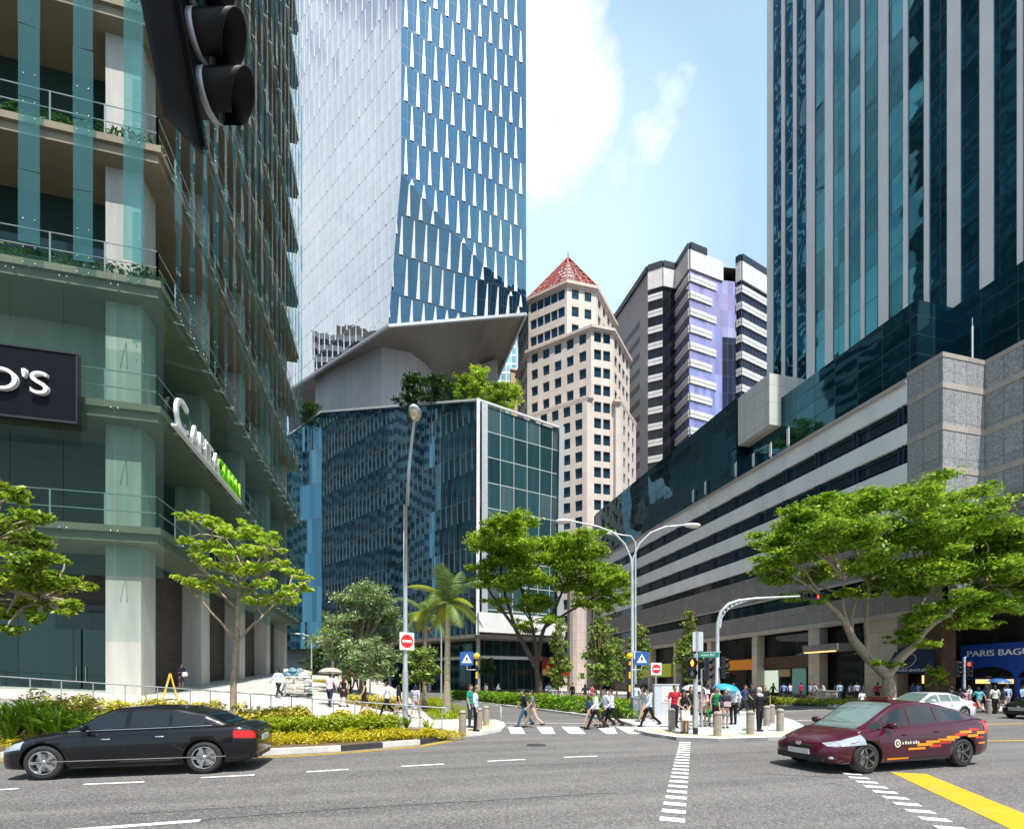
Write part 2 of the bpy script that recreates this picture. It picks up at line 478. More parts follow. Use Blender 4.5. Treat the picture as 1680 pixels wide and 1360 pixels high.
for X, Y, Z, a0, a1, k in ((-1.04,.17,.95,8,34,1.05), (-.9,.5,.6,5,30,1.0), (-1.0,-.25,.7,5,26,.95), (.80,-.62,.70,4,14,1.0), (.5,-.9,.62,3,14,.9), (1.1,-.2,.45,4,17,.85),
                           (0,-1,.3,6,25,.7), (-.5,-1,.5,4,18,.75)):
    cadd(blob(cdir(X, Y, Z), a0, a1), k)
cl = ramp(nt, math_(nt, 'ADD', math_(nt, 'MULTIPLY', nn, 1.9), math_(nt, 'MULTIPLY', cover, .5)), 1.22, 1.42)
sp = N(nt, 'ShaderNodeSeparateXYZ'); L(nt, gen, sp.inputs[0])
veil = math_(nt, 'MULTIPLY', ramp(nt, sp.outputs[2], .95, .05), .75)
veil = math_(nt, 'MAXIMUM', veil, 0.0)
VEILDIR = cdir(.25, 1, .6)
veil = math_(nt, 'MAXIMUM', veil, math_(nt, 'MULTIPLY', blob(VEILDIR, 10, 60), .62))
shade = ramp(nt, noise(nt, gen, 5.0, 5), .3, .7)
ccol = mixc(nt, shade, (4.5,5.0,5.6), (6.9,7.0,7.1))
k1 = mixc(nt, veil, sky.outputs[0], (3.8,5.6,6.6))
k1 = mixc(nt, math_(nt, 'MULTIPLY', blob(skydir(940,420), 2, 14), .5), k1, (5.2,6.4,6.7))
k2 = mixc(nt, cl, k1, ccol)
for n_ in nt.nodes:
    if n_.bl_idname == 'ShaderNodeMix': n_.clamp_result = False
L(nt, k2, bg.inputs['Color'])

cam = bpy.data.cameras.new('camera'); co = bpy.data.objects.new('camera', cam); col.objects.link(co)
cam.sensor_width = 36; cam.lens = F/1680*36; cam.shift_y = (HY-680)/1680; cam.clip_start = .1; cam.clip_end = 3000
co.location = (0,0,H); co.rotation_euler = (R(90), 0, R(-YAW)); sc.camera = co
sc.view_settings.view_transform = 'Standard'; sc.view_settings.look = 'None'; sc.view_settings.exposure = .78; sc.view_settings.gamma = 1
sc.cycles.max_bounces = 8; sc.cycles.transparent_max_bounces = 16; sc.cycles.glossy_bounces = 5; sc.cycles.diffuse_bounces = 3
sc.cycles.caustics_reflective = False; sc.cycles.caustics_refractive = False; sc.cycles.sample_clamp_indirect = 4
try: sc.cycles.use_denoising = True
except Exception: pass

# ---------------------------------------------------------------- ground and roads
def smooth(a, b, x):
    t = max(0, min(1, (x-a)/(b-a))); return t
def zp(x, y):                                        # the plaza rises gently to the left and to the back
    return .13+.05*max(0, 1.84-x)+.05*max(0, min(y, 60)-20)*smooth(1.8, -2.2, x)
def sheet(name, pts, z, m, uvs=True):
    mb = MB(); mb.poly([(x,y,z) for x, y in pts], 0, [(x,y) for x, y in pts])
    return struct(name, mb, m)
def slab(name, pts, z0, z1, m):
    mb = MB(); mb.prism([(x,y) for x, y in pts], z0, z1)
    return struct(name, mb, m)
def ccw(p):
    a = sum(p[i][0]*p[(i+1)%len(p)][1]-p[(i+1)%len(p)][0]*p[i][1] for i in range(len(p)))
    return p if a > 0 else p[::-1]

sheet('ground', [(-900,-900),(900,-900),(900,1500),(-900,1500)], -.03, M['asphalt'])
sheet('road', [(-140,-40),(140,-40),(140,190),(-140,190)], 0.0, M['asphalt'])
def g2(px, py, z=0): v = gnd(px, py, z); return (v.x, v.y)
# left planting bed: kerb front line
KF = [(-22.0,13.3), g2(-60,1247), g2(0,1243), g2(430,1239), g2(560,1232), g2(690,1221), g2(735,1213), g2(752,1209)]
KF2 = [g2(752,1209), g2(790,1206), g2(822,1200), g2(830,1193), g2(826,1186), g2(812,1182)]   # dropped kerb round the corner
# kerb stones, alternately painted black and white
def kerbstones(name, line, h, mats, seg=1.25, w=.16, z0=0.0):
    mb = MB(); k = 0
    for (ax, ay), (bx, by) in zip(line[:-1], line[1:]):
        Ls = math.hypot(bx-ax, by-ay); n = max(1, round(Ls/seg))
        nx, ny = -(by-ay)/Ls, (bx-ax)/Ls
        for i in range(n):
            t0 = i/n; t1 = (i+1)/n-.012/Ls
            p = (ax+(bx-ax)*t0, ay+(by-ay)*t0); q = (ax+(bx-ax)*t1, ay+(by-ay)*t1)
            a = [(p[0],p[1]), (q[0],q[1]), (q[0]+nx*w,q[1]+ny*w), (p[0]+nx*w,p[1]+ny*w)]
            mb.prism(ccw(a), z0, z0+h+random.uniform(-.004,.004), k % len(mats)); k += 1
    return struct(name, mb, mats)
M['kerb_black'] = mat('kerb_black', (.035,.035,.037), .8, var=.3, scale=3, fine=.2)
M['kerb_white'] = mat('kerb_white', (.62,.61,.58), .8, var=.14, scale=3, fine=.25)
kerbstones('kerb', KF, .15, [M['kerb_black'], M['kerb_white']], 1.5)
kerbstones('corner_kerb', KF2, .06, [M['kerb_white']], .8, .35)
# soil of the bed (behind the kerb up to the ramp)
RL = [(1.84,18.6), (-3.0,20.2), (-7.75,21.8), (-15.6,24.4), (-24,27.2)]     # foot of the hand rail
bed = [(x, y+.16) for x, y in KF]+[(1.9,18.3)]+RL
slab('planting_bed', ccw(bed), -.02, .12, M['soil'])
# plaza as a gently rising sheet
mb = MB()
xs = np.linspace(-46, 5.6, 44); ys = np.linspace(14, 60, 40)
def inplaza(x, y):
    # right of the rail line and left of the slip road
    for (ax, ay), (bx, by) in zip(RL[:-1], RL[1:]):
        if bx <= x <= ax:
            t = (x-ax)/(bx-ax); return y >= ay+(by-ay)*t
    return y > 27 if x < -24 else y > 18.4-(x-1.84)*.0
edge = lambda x: (27.2 if x < -24 else next((ay+(by-ay)*(x-ax)/(bx-ax) for (ax,ay),(bx,by) in zip(RL[:-1],RL[1:]) if bx <= x <= ax), 18.2))
P = []
for i, x in enumerate(np.linspace(-46, 1.84, 44)):
    for j in range(24):
        t = j/23; y = edge(x)+(75-edge(x))*t**1.3
        P.append((x, y, zp(x, y)))
fs = []; uv = []
for i in range(43):
    for j in range(23):
        f = (i*24+j, (i+1)*24+j, (i+1)*24+j+1, i*24+j+1); fs.append(f); uv.append([(P[k][0],P[k][1]) for k in f])
mb.add(P, fs, 0, True, uv)
# retaining edge under the rail
for i in range(43):
    a, b_ = P[i*24], P[(i+1)*24]
    mb.quad((a[0],a[1],0), (b_[0],b_[1],0), b_, a, 0, [(0,0),(1,0),(1,.5),(0,.5)])
struct('plaza', mb, M['paving'])
# flat corner of the pavement down to the crossing
corner = [(1.84,18.2), *[(x+.05, y+.12) for x, y in KF2[:4]], (4.6,20.8), (3.4,23.6), (1.84,23.4)]
slab('pavement', ccw(corner), -.02, .10, M['paving'])
# strip of grass and the slip road's far kerb
GS = [(1.84,23.4), (3.4,23.6), (4.5,21.2), (4.2,26), (5.0,34), (5.2,47), (1.84,47)]
slab('verge', ccw([(1.86,23.4), (3.5,23.6), (4.3,26), (5.0,34), (5.2,58), (1.86,58)]), -.02, .125, M['grass_soil'])
HL = [g2(1046,1195), g2(1020,1186.5), g2(960,1176), g2(880,1165), g2(790,1154.5), g2(730,1149)]
kerbstones('slip_road_kerb', HL[::-1], .13, [M['kerb_white'], M['kerb']], 1.8)
hb = [(x+.1, y+.18) for x, y in HL]
far = [(9.0,60), (40,90), (40,62), (22,46), (15.5,27), (11.5,21)]
slab('far_pavement', ccw(hb+[(9.5,66), (16,66), (16.5,47), (14.5,31), (11.6,21.6)]), -.02, .115, M['paving'])
# the island where the crowd waits
IS = [g2(1040,1200), g2(1062,1207), g2(1110,1214.5), g2(1180,1217), g2(1300,1214), g2(1345,1207), g2(1300,1184), g2(1262,1172), g2(1190,1167), g2(1080,1176), g2(1044,1186)]
slab('traffic_island', ccw(IS), -.02, .11, M['island'])
mb = MB(); 
def offs(line, d):
    out = []
    for i, (x, y) in enumerate(line):
        a = line[max(0, i-1)]; b_ = line[min(len(line)-1, i+1)]
        l = math.hypot(b_[0]-a[0], b_[1]-a[1]); out.append((x-(b_[1]-a[1])/l*d, y+(b_[0]-a[0])/l*d))
    return out
front = IS[:6]
a, b_ = offs(front, .34), offs(front, .95)
for i in range(len(front)-1):
    mb.quad((*a[i],.114), (*a[i+1],.114), (*b_[i+1],.114), (*b_[i],.114))
struct('tactile_strip', mb, M['tactile'])
mb = MB(); kf = KF2[:5]; a, b_ = offs(kf, .4), offs(kf, 1.1)
for i in range(len(kf)-1): mb.quad((*a[i],.104), (*a[i+1],.104), (*b_[i+1],.104), (*b_[i],.104))
struct('tactile_strip', mb, M['tactile'])
kerbstones('island_kerb', front, .12, [M['kerb_white']], .9, .32)
# pavement in front of the right-hand buildings, planter kerb in the road
slab('shop_pavement', [(35.5,-30), (70,-30), (70,120), (26,120), (30,70), (35.5,44)], -.02, .13, M['paving'])
# painted markings, sheets 4 mm above the road
mb = MB()
def stripe(mb, a, b, w, z=.006, m=0):
    a, b = Vector((a[0],a[1],0)), Vector((b[0],b[1],0)); d = (b-a).normalized(); n = Vector((-d.y, d.x, 0))*w/2
    mb.poly([(*(a-n).xy,z), (*(b-n).xy,z), (*(b+n).xy,z), (*(a+n).xy,z)], m)
for (x0,y0),(x1,y1) in (((-60,1299),(30,1293.5)), ((137,1286.5),(236,1282.5)), ((330,1275.5),(418,1271)), ((503,1266),(572,1262)), ((658,1257),(728,1253)), ((800,1248.5),(862,1245.5)), ((925,1242),(980,1240))):
    stripe(mb, g2(x0,y0), g2(x1,y1), .11)
stripe(mb, g2(60,1366), g2(328,1346), .13)
struct('lane_marking', mb, M['white_paint'])
mb = MB()
def ladder(mb, p, q, n, w, gap=.45):
    p, q = Vector((*p,0)), Vector((*q,0)); d = (q-p)/n; nn_ = Vector((-d.y, d.x, 0)).normalized()*w/2
    for i in range(n):
        a = p+d*i; b_ = a+d*gap
        mb.poly([(*(a-nn_).xy,.006), (*(b_-nn_).xy,.006), (*(b_+nn_).xy,.006), (*(a+nn_).xy,.006)])
ladder(mb, g2(1124,1217), g2(1101,1356), 21, .33)
ladder(mb, g2(1395,1268), g2(1585,1372), 10, .33, .42)
struct('stop_line', mb, M['white_paint'])
# zebra crossing
mb = MB()
for i, (xl, xr) in enumerate(((833,862), (880,911), (921,961), (977,1012), (1010,1062))):
    t = [g2(xl+ (0 if i else 0), 1192), g2(xl+22+i*3, 1192), g2(xr, 1203.5), g2(xl+5+i*4.2, 1203.5)]
    mb.poly([(x,y,.006) for x, y in t])
stripe(mb, g2(815,1186), g2(1000,1186.5), .12)
struct('zebra_crossing', mb, M['white_paint'])
mb = MB()
stripe(mb, g2(1490,1268), g2(1760,1386), .62)
stripe(mb, g2(1560,1189), g2(1720,1186), .16, .007); stripe(mb, g2(1600,1215.5), g2(1720,1214), .14, .007)
kl = [(x, y-.28) for x, y in KF]
for a, b_ in zip(kl[1:-1], kl[2:]): stripe(mb, a, b_, .09)
kl = [(x, y-.5) for x, y in KF]
for a, b_ in zip(kl[1:-1], kl[2:]): stripe(mb, a, b_, .09)
struct('yellow_line', mb, M['yellow_paint'])
mb = MB()
for (x0,y0),(x1,y1) in (((1275,1167),(1400,1162)), ((1290,1182),(1420,1180))): stripe(mb, g2(x0,y0), g2(x1,y1), .14)
struct('far_lane_marking', mb, M['white_paint'])
# pitch seams and patches in the asphalt
M['seam'] = mat('seam', (.035,.034,.034), .7, var=.2)
M['patch'] = mat('patch', (.115,.112,.11), .88, var=.14, scale=1.2, bump=.6, fine=.4)
mb = MB()
def crackline(p, q, w=.018):
    p, q = Vector((*p,0)), Vector((*q,0)); n = 14
    pts = [p+(q-p)*i/n+Vector((random.uniform(-.02,.02), random.uniform(-.025,.025), 0)) for i in range(n+1)]
    for a, b_ in zip(pts[:-1], pts[1:]): stripe(mb, a, b_, w, .004)
crackline(g2(240,1352), g2(560,1327)); crackline(g2(560,1327), g2(1010,1300)); crackline(g2(200,1336), g2(420,1322), .012)
crackline(g2(1240,1268), g2(1420,1278)); crackline(g2(700,1262), g2(1095,1246), .012)
struct('road_seam', mb, M['seam'])
mb = MB(); c = gnd(880,1222); 
mb.lathe((c.x,c.y,.004), [(0,0.004),(.3,.004),(.3,.0)], 20)
struct('manhole_cover', mb, M['seam'])
# ================================================================ office tower with glass fins, left
M['fin_glass'] = clearglass('fin_glass', (.07,.22,.23), .40, .02, .7, (.50,.85,.84))
M['skirt_glass'] = clearglass('skirt_glass', (.03,.08,.065), .20, .02, .9, (.70,.88,.81))
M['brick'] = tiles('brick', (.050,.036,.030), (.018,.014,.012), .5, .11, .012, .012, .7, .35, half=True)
M['win_dark'] = glassgrid('win_dark', (.035,.075,.07), (.012,.012,.014), 2.1, 6.5, .16, .9, .05, .35, .015, ov=-1.4)
M['shop_glass'] = glassgrid('shop_glass', (.03,.055,.05), (.02,.02,.022), 1.6, 9.0, .07, .07, .03, .45, .01, ov=3)
M['tower_plants'] = leafmat('tower_plants', (.02,.075,.015), (.06,.17,.03), .3)
CT = thing('office_tower', 'tall concrete office tower with greenish glass fins and planted balconies on the left', 'building', (-14, 30, 1.1))
GX, GYF = -10.5, 26.4                                 # the outer glass planes
levels = [(8.55, 9.25), (14.4, 15.1), (20.4, 21.1)]
z = 27.6
while z < 93: levels.append((z-.7, z)); z += 6.5
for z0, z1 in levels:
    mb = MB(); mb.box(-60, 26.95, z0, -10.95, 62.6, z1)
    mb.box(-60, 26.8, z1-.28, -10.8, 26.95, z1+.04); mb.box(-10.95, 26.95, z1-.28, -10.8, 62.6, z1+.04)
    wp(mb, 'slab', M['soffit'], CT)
# columns, full height
cols = [27.7, 35.5, 43.7, 52.4, 60.6]
for i, cy in enumerate(cols):
    mb = MB(); n = 0; zz0 = zp(-12.6, cy)-.3
    for z0, z1 in [(zz0, 8.55)]+[(levels[k][1], levels[k+1][0]) for k in range(len(levels)-1)]:
        mb.box(-13.5, cy, z0, -12.0, cy+1.5, z1)
    wp(mb, 'column', M['concrete'], CT)
for cx in (-23.5, -33.5):
    mb = MB()
    for z0, z1 in [(.9, 8.55)]+[(levels[k][1], levels[k+1][0]) for k in range(len(levels)-1)]:
        mb.box(cx-1.5, 27.7, z0, cx, 29.2, z1)
    wp(mb, 'column', M['concrete'], CT)
# recessed walls
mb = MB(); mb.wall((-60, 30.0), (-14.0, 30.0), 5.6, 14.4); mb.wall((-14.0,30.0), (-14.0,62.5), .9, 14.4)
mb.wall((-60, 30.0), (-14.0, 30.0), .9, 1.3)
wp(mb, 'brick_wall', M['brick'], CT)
mb = MB(); mb.wall((-60, 30.0), (-14.0, 30.0), 15.1, 20.4)
wp(mb, 'wall', M['concrete'], CT)
mb = MB(); mb.wall((-60, 30.0), (-14.0, 30.0), 21.1, 96); wp(mb, 'window_wall', M['win_dark'], CT)
mb = MB(); mb.wall((-14.0,30.0), (-14.0,62.5), 14.4, 96); mb.wall((-14,62.5), (-60,62.5), .9, 96); wp(mb, 'window_wall', M['win_dark'], CT)
mb = MB(); mb.wall((-60, 29.95), (-14.2, 29.95), 1.25, 5.6); wp(mb, 'shop_window', M['shop_glass'], CT)
mb = MB(); mb.box(-60, 29.7, 5.55, -14.0, 29.98, 5.85); mb.box(-14.25, 29.6, 1.1, -14.0, 29.9, 5.5); wp(mb, 'door_frame', M['dark_metal'], CT)
for k in range(2):
    mb = MB(); x0 = -16.9+k*1.35
    mb.box(x0, 29.86, 1.2, x0+1.25, 29.93, 4.6); o = wp(mb, 'door', M['shop_glass'], CT)
    h = MB(); h.tube([rel(CT, (x0+(1.1 if k == 0 else .15), 29.8, 1.9)), rel(CT, (x0+(1.1 if k == 0 else .15), 29.8, 2.7))], .02, 6); h.build('handle', M['steel'], o)
for a, b_ in zip(cols[:-1], cols[1:]):
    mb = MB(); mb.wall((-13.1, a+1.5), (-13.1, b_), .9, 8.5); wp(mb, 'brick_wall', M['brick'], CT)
# roof block and crown of the slabs
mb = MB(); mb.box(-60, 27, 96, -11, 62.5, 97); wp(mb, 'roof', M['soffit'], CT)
# railings and planters on each level
def rail_path(mb, pts, h, n=2, post=2.0, r=.028):
    for (x0,y0,z0), (x1,y1,z1) in zip(pts[:-1], pts[1:]):
        Ls = math.hypot(x1-x0, y1-y0); k = max(1, round(Ls/post))
        for j in range(k+1):
            t = j/k; p = Vector((x0+(x1-x0)*t, y0+(y1-y0)*t, z0+(z1-z0)*t))
            mb.box(p.x-.03, p.y-.03, p.z, p.x+.03, p.y+.03, p.z+h)
        for q in range(n):
            hh = h*(1-q*.5)
            mb.tube([(x0,y0,z0+hh), (x1,y1,z1+hh)], r, 6)
for i, (z0, z1) in enumerate(levels[:13]):
    mb = MB(); hgt = 1.55
    rail_path(mb, [(-24,26.98,z1), (-11.0,26.98,z1), (-11.0,62.5,z1)], hgt)
    wp(mb, 'railing', M['steel'], CT)
    if i >= 2:
        cl = []
        for x in np.arange(-24, -11, .55): cl.append((x, 27.45, z1+.42, .5, .4, .5+.25*random.random()))
        for y in np.arange(28, 62, 1.1):
            if random.random() < .75: cl.append((-11.5, y, z1+.35, .35, .7, .4+.3*random.random()))
        V = leaf_arrays(cl, 6500 if i < 6 else 900, .2); V -= np.array(CT.location)
        quads_mesh('planter_plants', V, M['tower_plants'], CT)['kind'] = 'stuff'
# glass skirt hung in front of the lower floors
def skirt(p, q, z0, z1, w=2.0):
    mb = MB(); Ls = math.hypot(q[0]-p[0], q[1]-p[1]); n = round(Ls/w); dx, dy = (q[0]-p[0])/Ls, (q[1]-p[1])/Ls
    for i in range(n):
        a, b_ = i*Ls/n+.012, (i+1)*Ls/n-.012
        for za, zb in ((z0, 14.2), (14.23, z1)):
            mb.quad((p[0]+dx*a,p[1]+dy*a,za), (p[0]+dx*b_,p[1]+dy*b_,za), (p[0]+dx*b_,p[1]+dy*b_,zb), (p[0]+dx*a,p[1]+dy*a,zb))
    return mb
wp(skirt((-40.5, GYF), (GX, GYF), 6.8, 21.05), 'glass_skirt', M['skirt_glass'], CT)
wp(skirt((GX, GYF), (GX, 62.4), 6.8, 21.05), 'glass_skirt', M['skirt_glass'], CT)
mb = MB()                                             # spider fittings of the skirt
for x in np.arange(-24.5, GX, 2.0):
    for z in (20.3, 14.6, 8.9):
        for d in (-.14, .14):
            mb.ell((x+d, GYF-.03, z), .036, 6, 4); mb.beam((x+d, GYF, z), (x, GYF+.5, z+.02), .03)
for y in np.arange(28.4, 62, 2.0):
    for z in (20.3, 14.6, 8.9):
        for d in (-.14, .14):
            mb.ell((GX+.03, y+d, z), .036, 6, 4); mb.beam((GX, y+d, z), (GX-.5, y, z+.02), .03)
wp(mb, 'glass_fittings', M['steel'], CT)['kind'] = 'stuff'
# upright glass fins, storey by storey
def fin(p, d, w):
    mb = MB(); st = MB()
    z = 21.15+random.choice((0, .0, .4)); 
    while z < 93:
        h = 3.22
        t = random.uniform(-.05, .05)
        n = Vector((d[1], -d[0], 0))*t
        a = Vector((p[0],p[1],0))-Vector((d[0],d[1],0))*w/2-n; b_ = Vector((p[0],p[1],0))+Vector((d[0],d[1],0))*w/2+n
        for off in (0.0,):
            mb.quad((a.x,a.y,z), (b_.x,b_.y,z), (b_.x,b_.y,z+h), (a.x,a.y,z+h))
        z += 3.25
    o = wp(mb, 'glass_fin', M['fin_glass'], CT)
    for k in range(11):
        zc = levels[2][1]+6.5*k
        for zo in (.25, -.45, 1.5):
            for s_ in (-.22, .22):
                q = Vector((p[0]+d[0]*s_, p[1]+d[1]*s_, zc+zo)); st.ell(q, .032, 5, 4)
        st.beam((p[0], p[1], zc-.6), (p[0]-(.35 if d[1] else 0), p[1]+(.35 if d[0] else 0), zc-.3), .04)
    wp(st, 'fin_bracket', M['steel'], CT)['kind'] = 'stuff'
for x in (-11.75, -13.75, -15.8, -17.9, -20.0, -22.1): fin((x, GYF), (1,0), .78)
y = 28.0
while y < 62.6: fin((GX, y), (0,1), .74); y += 1.82
# sign letters on the side and the dark sign board in front: things of their own
M['sign_green'] = mat('sign_green', (.26,.74,.015), .4, var=.03)
M['sign_white'] = mat('sign_white', (.80,.80,.80), .3, var=.03)
SG = thing('building_sign', 'raised silver then bright green letters on the side ledge of the finned tower', 'sign', (GX+.16, 27.2, 14.55))
def side_text(nm, s, size, m, y, z, sx=1.0, depth=.16):
    return text(nm, s, size, m, SG, rel(SG, (GX+.2, y, z)), (0,1,0), (0,0,1), depth, sx=sx)
side_text('letter', 'C', 2.3, M['sign_white'], 27.0, 14.52)
side_text('letters', 'APITA', 1.62, M['sign_white'], 28.95, 14.5, .98)
side_text('letters', 'GREEN', 1.62, M['sign_green'], 33.0, 14.5, .9)
mb = MB(); mb.box(GX+.06, 27.0, 14.36, GX+.3, 37.6, 14.47); wp(mb, 'ledge', M['white_metal'], SG)
M['navy_board'] = mat('navy_board', (.002,.003,.007), .5, var=.2, spec=.15)
SB = thing('sign_board', 'dark navy board with raised white letters on the glass front of the finned tower', 'sign', (-17.5, GYF-.3, 14.5))
def px_on_front(px):
    r = (px-CX)/F; Y = (GYF-.35)/(ca-sa*r); return Y*(ca*r+sa)
xb = px_on_front(125)
mb = MB(); mb.box(xb-9, GYF-.36, 13.6, xb, GYF-.12, 16.6); wp(mb, 'board', M['navy_board'], SB)
mb = MB(); mb.box(xb-9.05, GYF-.4, 13.5, xb+.05, GYF-.1, 13.59); mb.box(xb-9.05, GYF-.4, 16.61, xb+.05, GYF-.1, 16.69); mb.box(xb+.003, GYF-.38, 13.592, xb+.05, GYF-.1, 16.608); wp(mb, 'frame', M['dark_metal'], SB)
text('letters', "D'S", 1.42, M['sign_white'], SB, rel(SB, (px_on_front(-22), GYF-.45, 14.6)), (1,0,0), (0,0,1), .2, sx=1.2)

# ================================================================ low glass building in the middle (view axes)
def C2(X, Y): return c2w(X, Y)
M['pod_glass'] = glassgrid('pod_glass', (.075,.20,.27), (.10,.13,.15), 1.35, 7.6, .05, .09, .03, .78, .035, half=True, var=.25)
M['pod_glass_front'] = glassgrid('pod_glass_front', (.045,.125,.14), (.5,.53,.53), 2.45, 3.95, .10, .12, .05, .55, .02, var=.35, ov=-1.2, blinds=.22)
M['lobby_glass'] = glassgrid('lobby_glass', (.02,.05,.05), (.10,.105,.105), 1.5, 6.2, .07, .12, .04, .5, .01)
GP = thing('glass_building', 'low angular blue glass office block with slanting roof edge, behind the palms', 'building', (*C2(-10, 95), .1))
Cp, Ep, Lp, Kp = (-5.2,75), (7.9,82.2), (-41.9,107.3), (-57,113)
def v3(p, z): x, y = C2(*p); return (x, y, z)
def lerp2(a, b, t): return (a[0]+(b[0]-a[0])*t, a[1]+(b[1]-a[1])*t)
ZB = 9.3
Ls = math.hypot(Lp[0]-Cp[0], Lp[1]-Cp[1])
mb = MB(); n = 12
for i in range(n):                                    # left face, its top edge climbs to the left
    t0, t1 = i/n, (i+1)/n; a, b_ = lerp2(Lp, Cp, t0), lerp2(Lp, Cp, t1)
    za, zb = 61+(45-61)*t0, 61+(45-61)*t1
    mb.quad(v3(a, ZB), v3(b_, ZB), v3(b_, zb), v3(a, za), 0, [(Ls*t0,ZB), (Ls*t1,ZB), (Ls*t1,zb), (Ls*t0,za)])
L2 = math.hypot(Kp[0]-Lp[0], Kp[1]-Lp[1])
mb.quad(v3(Kp, ZB), v3(Lp, ZB), v3(Lp, 61), v3(Kp, 55), 0, [(-L2,ZB), (0,ZB), (0,61), (-L2,55)])
wp(mb, 'glass_wall', M['pod_glass'], GP)
# thin upright fins, wedge shaped, row by row
def side_fins(p, q, ztop, rows, pitch, w, zmin, out, half=True, nfun=None):
    mb = MB(); L_ = math.hypot(q[0]-p[0], q[1]-p[1]); d = ((q[0]-p[0])/L_, (q[1]-p[1])/L_); nn_ = (d[1], -d[0])
    for r, (za, zb) in enumerate(rows):
        u = pitch*(.5 if (r % 2 and half) else 0)+.3
        while u < L_-.2:
            b0 = max(za, zmin); t = ztop(u/L_); zt = min(zb-.15, t-.1)
            if zt-b0 > 1.0:
                c = (p[0]+d[0]*u, p[1]+d[1]*u)
                w1 = w
                base1 = (c[0]-d[0]*w1/2, c[1]-d[1]*w1/2); base2 = (c[0]+d[0]*w1/2, c[1]+d[1]*w1/2)
                tip = (c[0]-d[0]*w1*.35, c[1]-d[1]*w1*.35)
                o = lambda a, k: (a[0]+nn_[0]*k, a[1]+nn_[1]*k)
                A, B, T = v3(o(base1,.03), b0), v3(o(base2,out), b0), v3(o(tip,.05), zt)
                B2 = v3(o(base2,.02), b0)
                mb.add([A, B, T, B2], [(0,1,2), (1,3,2), (0,3,1)])
            u += pitch
    return mb
rows = [(ZB+7.6*i-5, ZB+7.6*(i+1)-5) for i in range(0, 9)]
M['fin_white'] = mat('fin_white', (.78,.80,.82), .3, var=.04)
M['fin_grey'] = mat('fin_grey', (.16,.19,.21), .35, .3, var=.1)
wp(side_fins(Lp, Cp, lambda t: 61-16*t, rows, 1.35, .20, ZB, .16), 'facade_fins', M['fin_grey'], GP)
L3 = math.hypot(Ep[0]-Cp[0], Ep[1]-Cp[1])
Cr = lerp2(Cp, Ep, .09)
Er = (7.1, 81.8)
mb = MB(); mb.quad(v3(Cr, ZB+3.2), v3(Er, ZB+3.2), v3((7.75,82.1), 44.2), v3(Cr, 44.6), 0, [(0,ZB+3.2), (L3*.9,ZB+3.2), (L3*.9,44.2), (0,44.6)])
wp(mb, 'glass_wall', M['pod_glass_front'], GP)
# white edge frames
mb = MB()
mb.beam(v3((-5.3,74.9), ZB-.2), v3((-5.2,74.9), 45.3), .5, .45)
mb.beam(v3((-5.2,74.9), 45.15), v3((-41.9,107.2), 61.15), .35, .28); mb.beam(v3((-41.9,107.2), 61.15), v3(Kp, 55.15), .35, .28)
mb.beam(v3((-5.2,74.9), 45.15), v3((8.3,82.2), 44.6), .35, .28)
wp(mb, 'edge_frame', M['white_metal'], GP)
mb = MB()
mb.beam(v3((-4.3,75.3), ZB+.4), v3((-4.3,75.3), 44.6), .9, 1.2); mb.beam(v3((7.9,82.2), ZB+3), v3((8.3,82.3), 44.7), .9, .9)
wp(mb, 'corner_post', M['grey_metal'], GP)
# terrace parapet, soffit, recessed lobby
mb = MB(); mb.beam(v3((-5.3,74.6), ZB+1.7), v3((8.6,82.0), ZB+1.7), 1.2, 3.0); wp(mb, 'terrace_parapet', M['white_metal'], GP)
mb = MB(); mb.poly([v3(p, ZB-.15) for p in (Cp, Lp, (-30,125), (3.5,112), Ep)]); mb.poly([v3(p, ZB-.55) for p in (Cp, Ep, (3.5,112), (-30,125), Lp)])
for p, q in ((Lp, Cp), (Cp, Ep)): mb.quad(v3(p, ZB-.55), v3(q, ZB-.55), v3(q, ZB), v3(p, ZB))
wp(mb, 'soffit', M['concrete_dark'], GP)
li = lambda p: (p[0]+.3, p[1]+4.5)
mb = MB(); La, Lb, Lc = (-38,110), (-5.2,80.2), (6.0,86.0)
x0 = math.hypot(La[0]-Lb[0], La[1]-Lb[1])
mb.wall(C2(*La), C2(*Lb), 0, ZB-.5); mb.wall(C2(*Lb), C2(*Lc), 0, ZB-.5, 0, x0)
wp(mb, 'lobby_glass', M['lobby_glass'], GP)
mb = MB(); mb.beam(v3((-38,109.8), 5.9), v3((-5.2,79.6), 5.9), .6, .5); mb.beam(v3((-5.2,79.6), 5.9), v3((7.2,86.0), 5.9), .6, .5)
wp(mb, 'lobby_band', M['white_metal'], GP)
for t in (0, .3, .6):
    p = lerp2((-5.4,77.8), (-36,106.5), t); mb = MB(); mb.cyl(v3(p, 0), v3(p, ZB-.5), .35, 12); wp(mb, 'pillar', M['grey_metal'], GP)
# roof deck and back
mb = MB(); mb.poly([v3(Cp, 43.6), v3(Ep, 43.6), v3((3.5,112), 43.6), v3((-30,125), 55), v3(Kp, 54), v3(Lp, 58)])
mb.wall(C2(*Ep), C2(3.5,112), 0.5, 43.6); mb.wall(C2(3.5,112), C2(-30,125), .5, 43.6); mb.wall(C2(-30,125), C2(*Kp), .5, 55)
wp(mb, 'roof', M['grey_metal'], GP)
# glass balustrade on the roof terrace
mb = MB(); 
for t0, t1 in ((.05,.12), (.12,.19), (.19,.26)):
    a, b_ = lerp2((-5.2,76), (-41.9,108), t0), lerp2((-5.2,76), (-41.9,108), t1)
    mb.quad(v3(a, 45), v3(b_, 45), v3(b_, 47.6+16*t1), v3(a, 47.6+16*t0))
wp(mb, 'balustrade', M['skirt_glass'], GP)

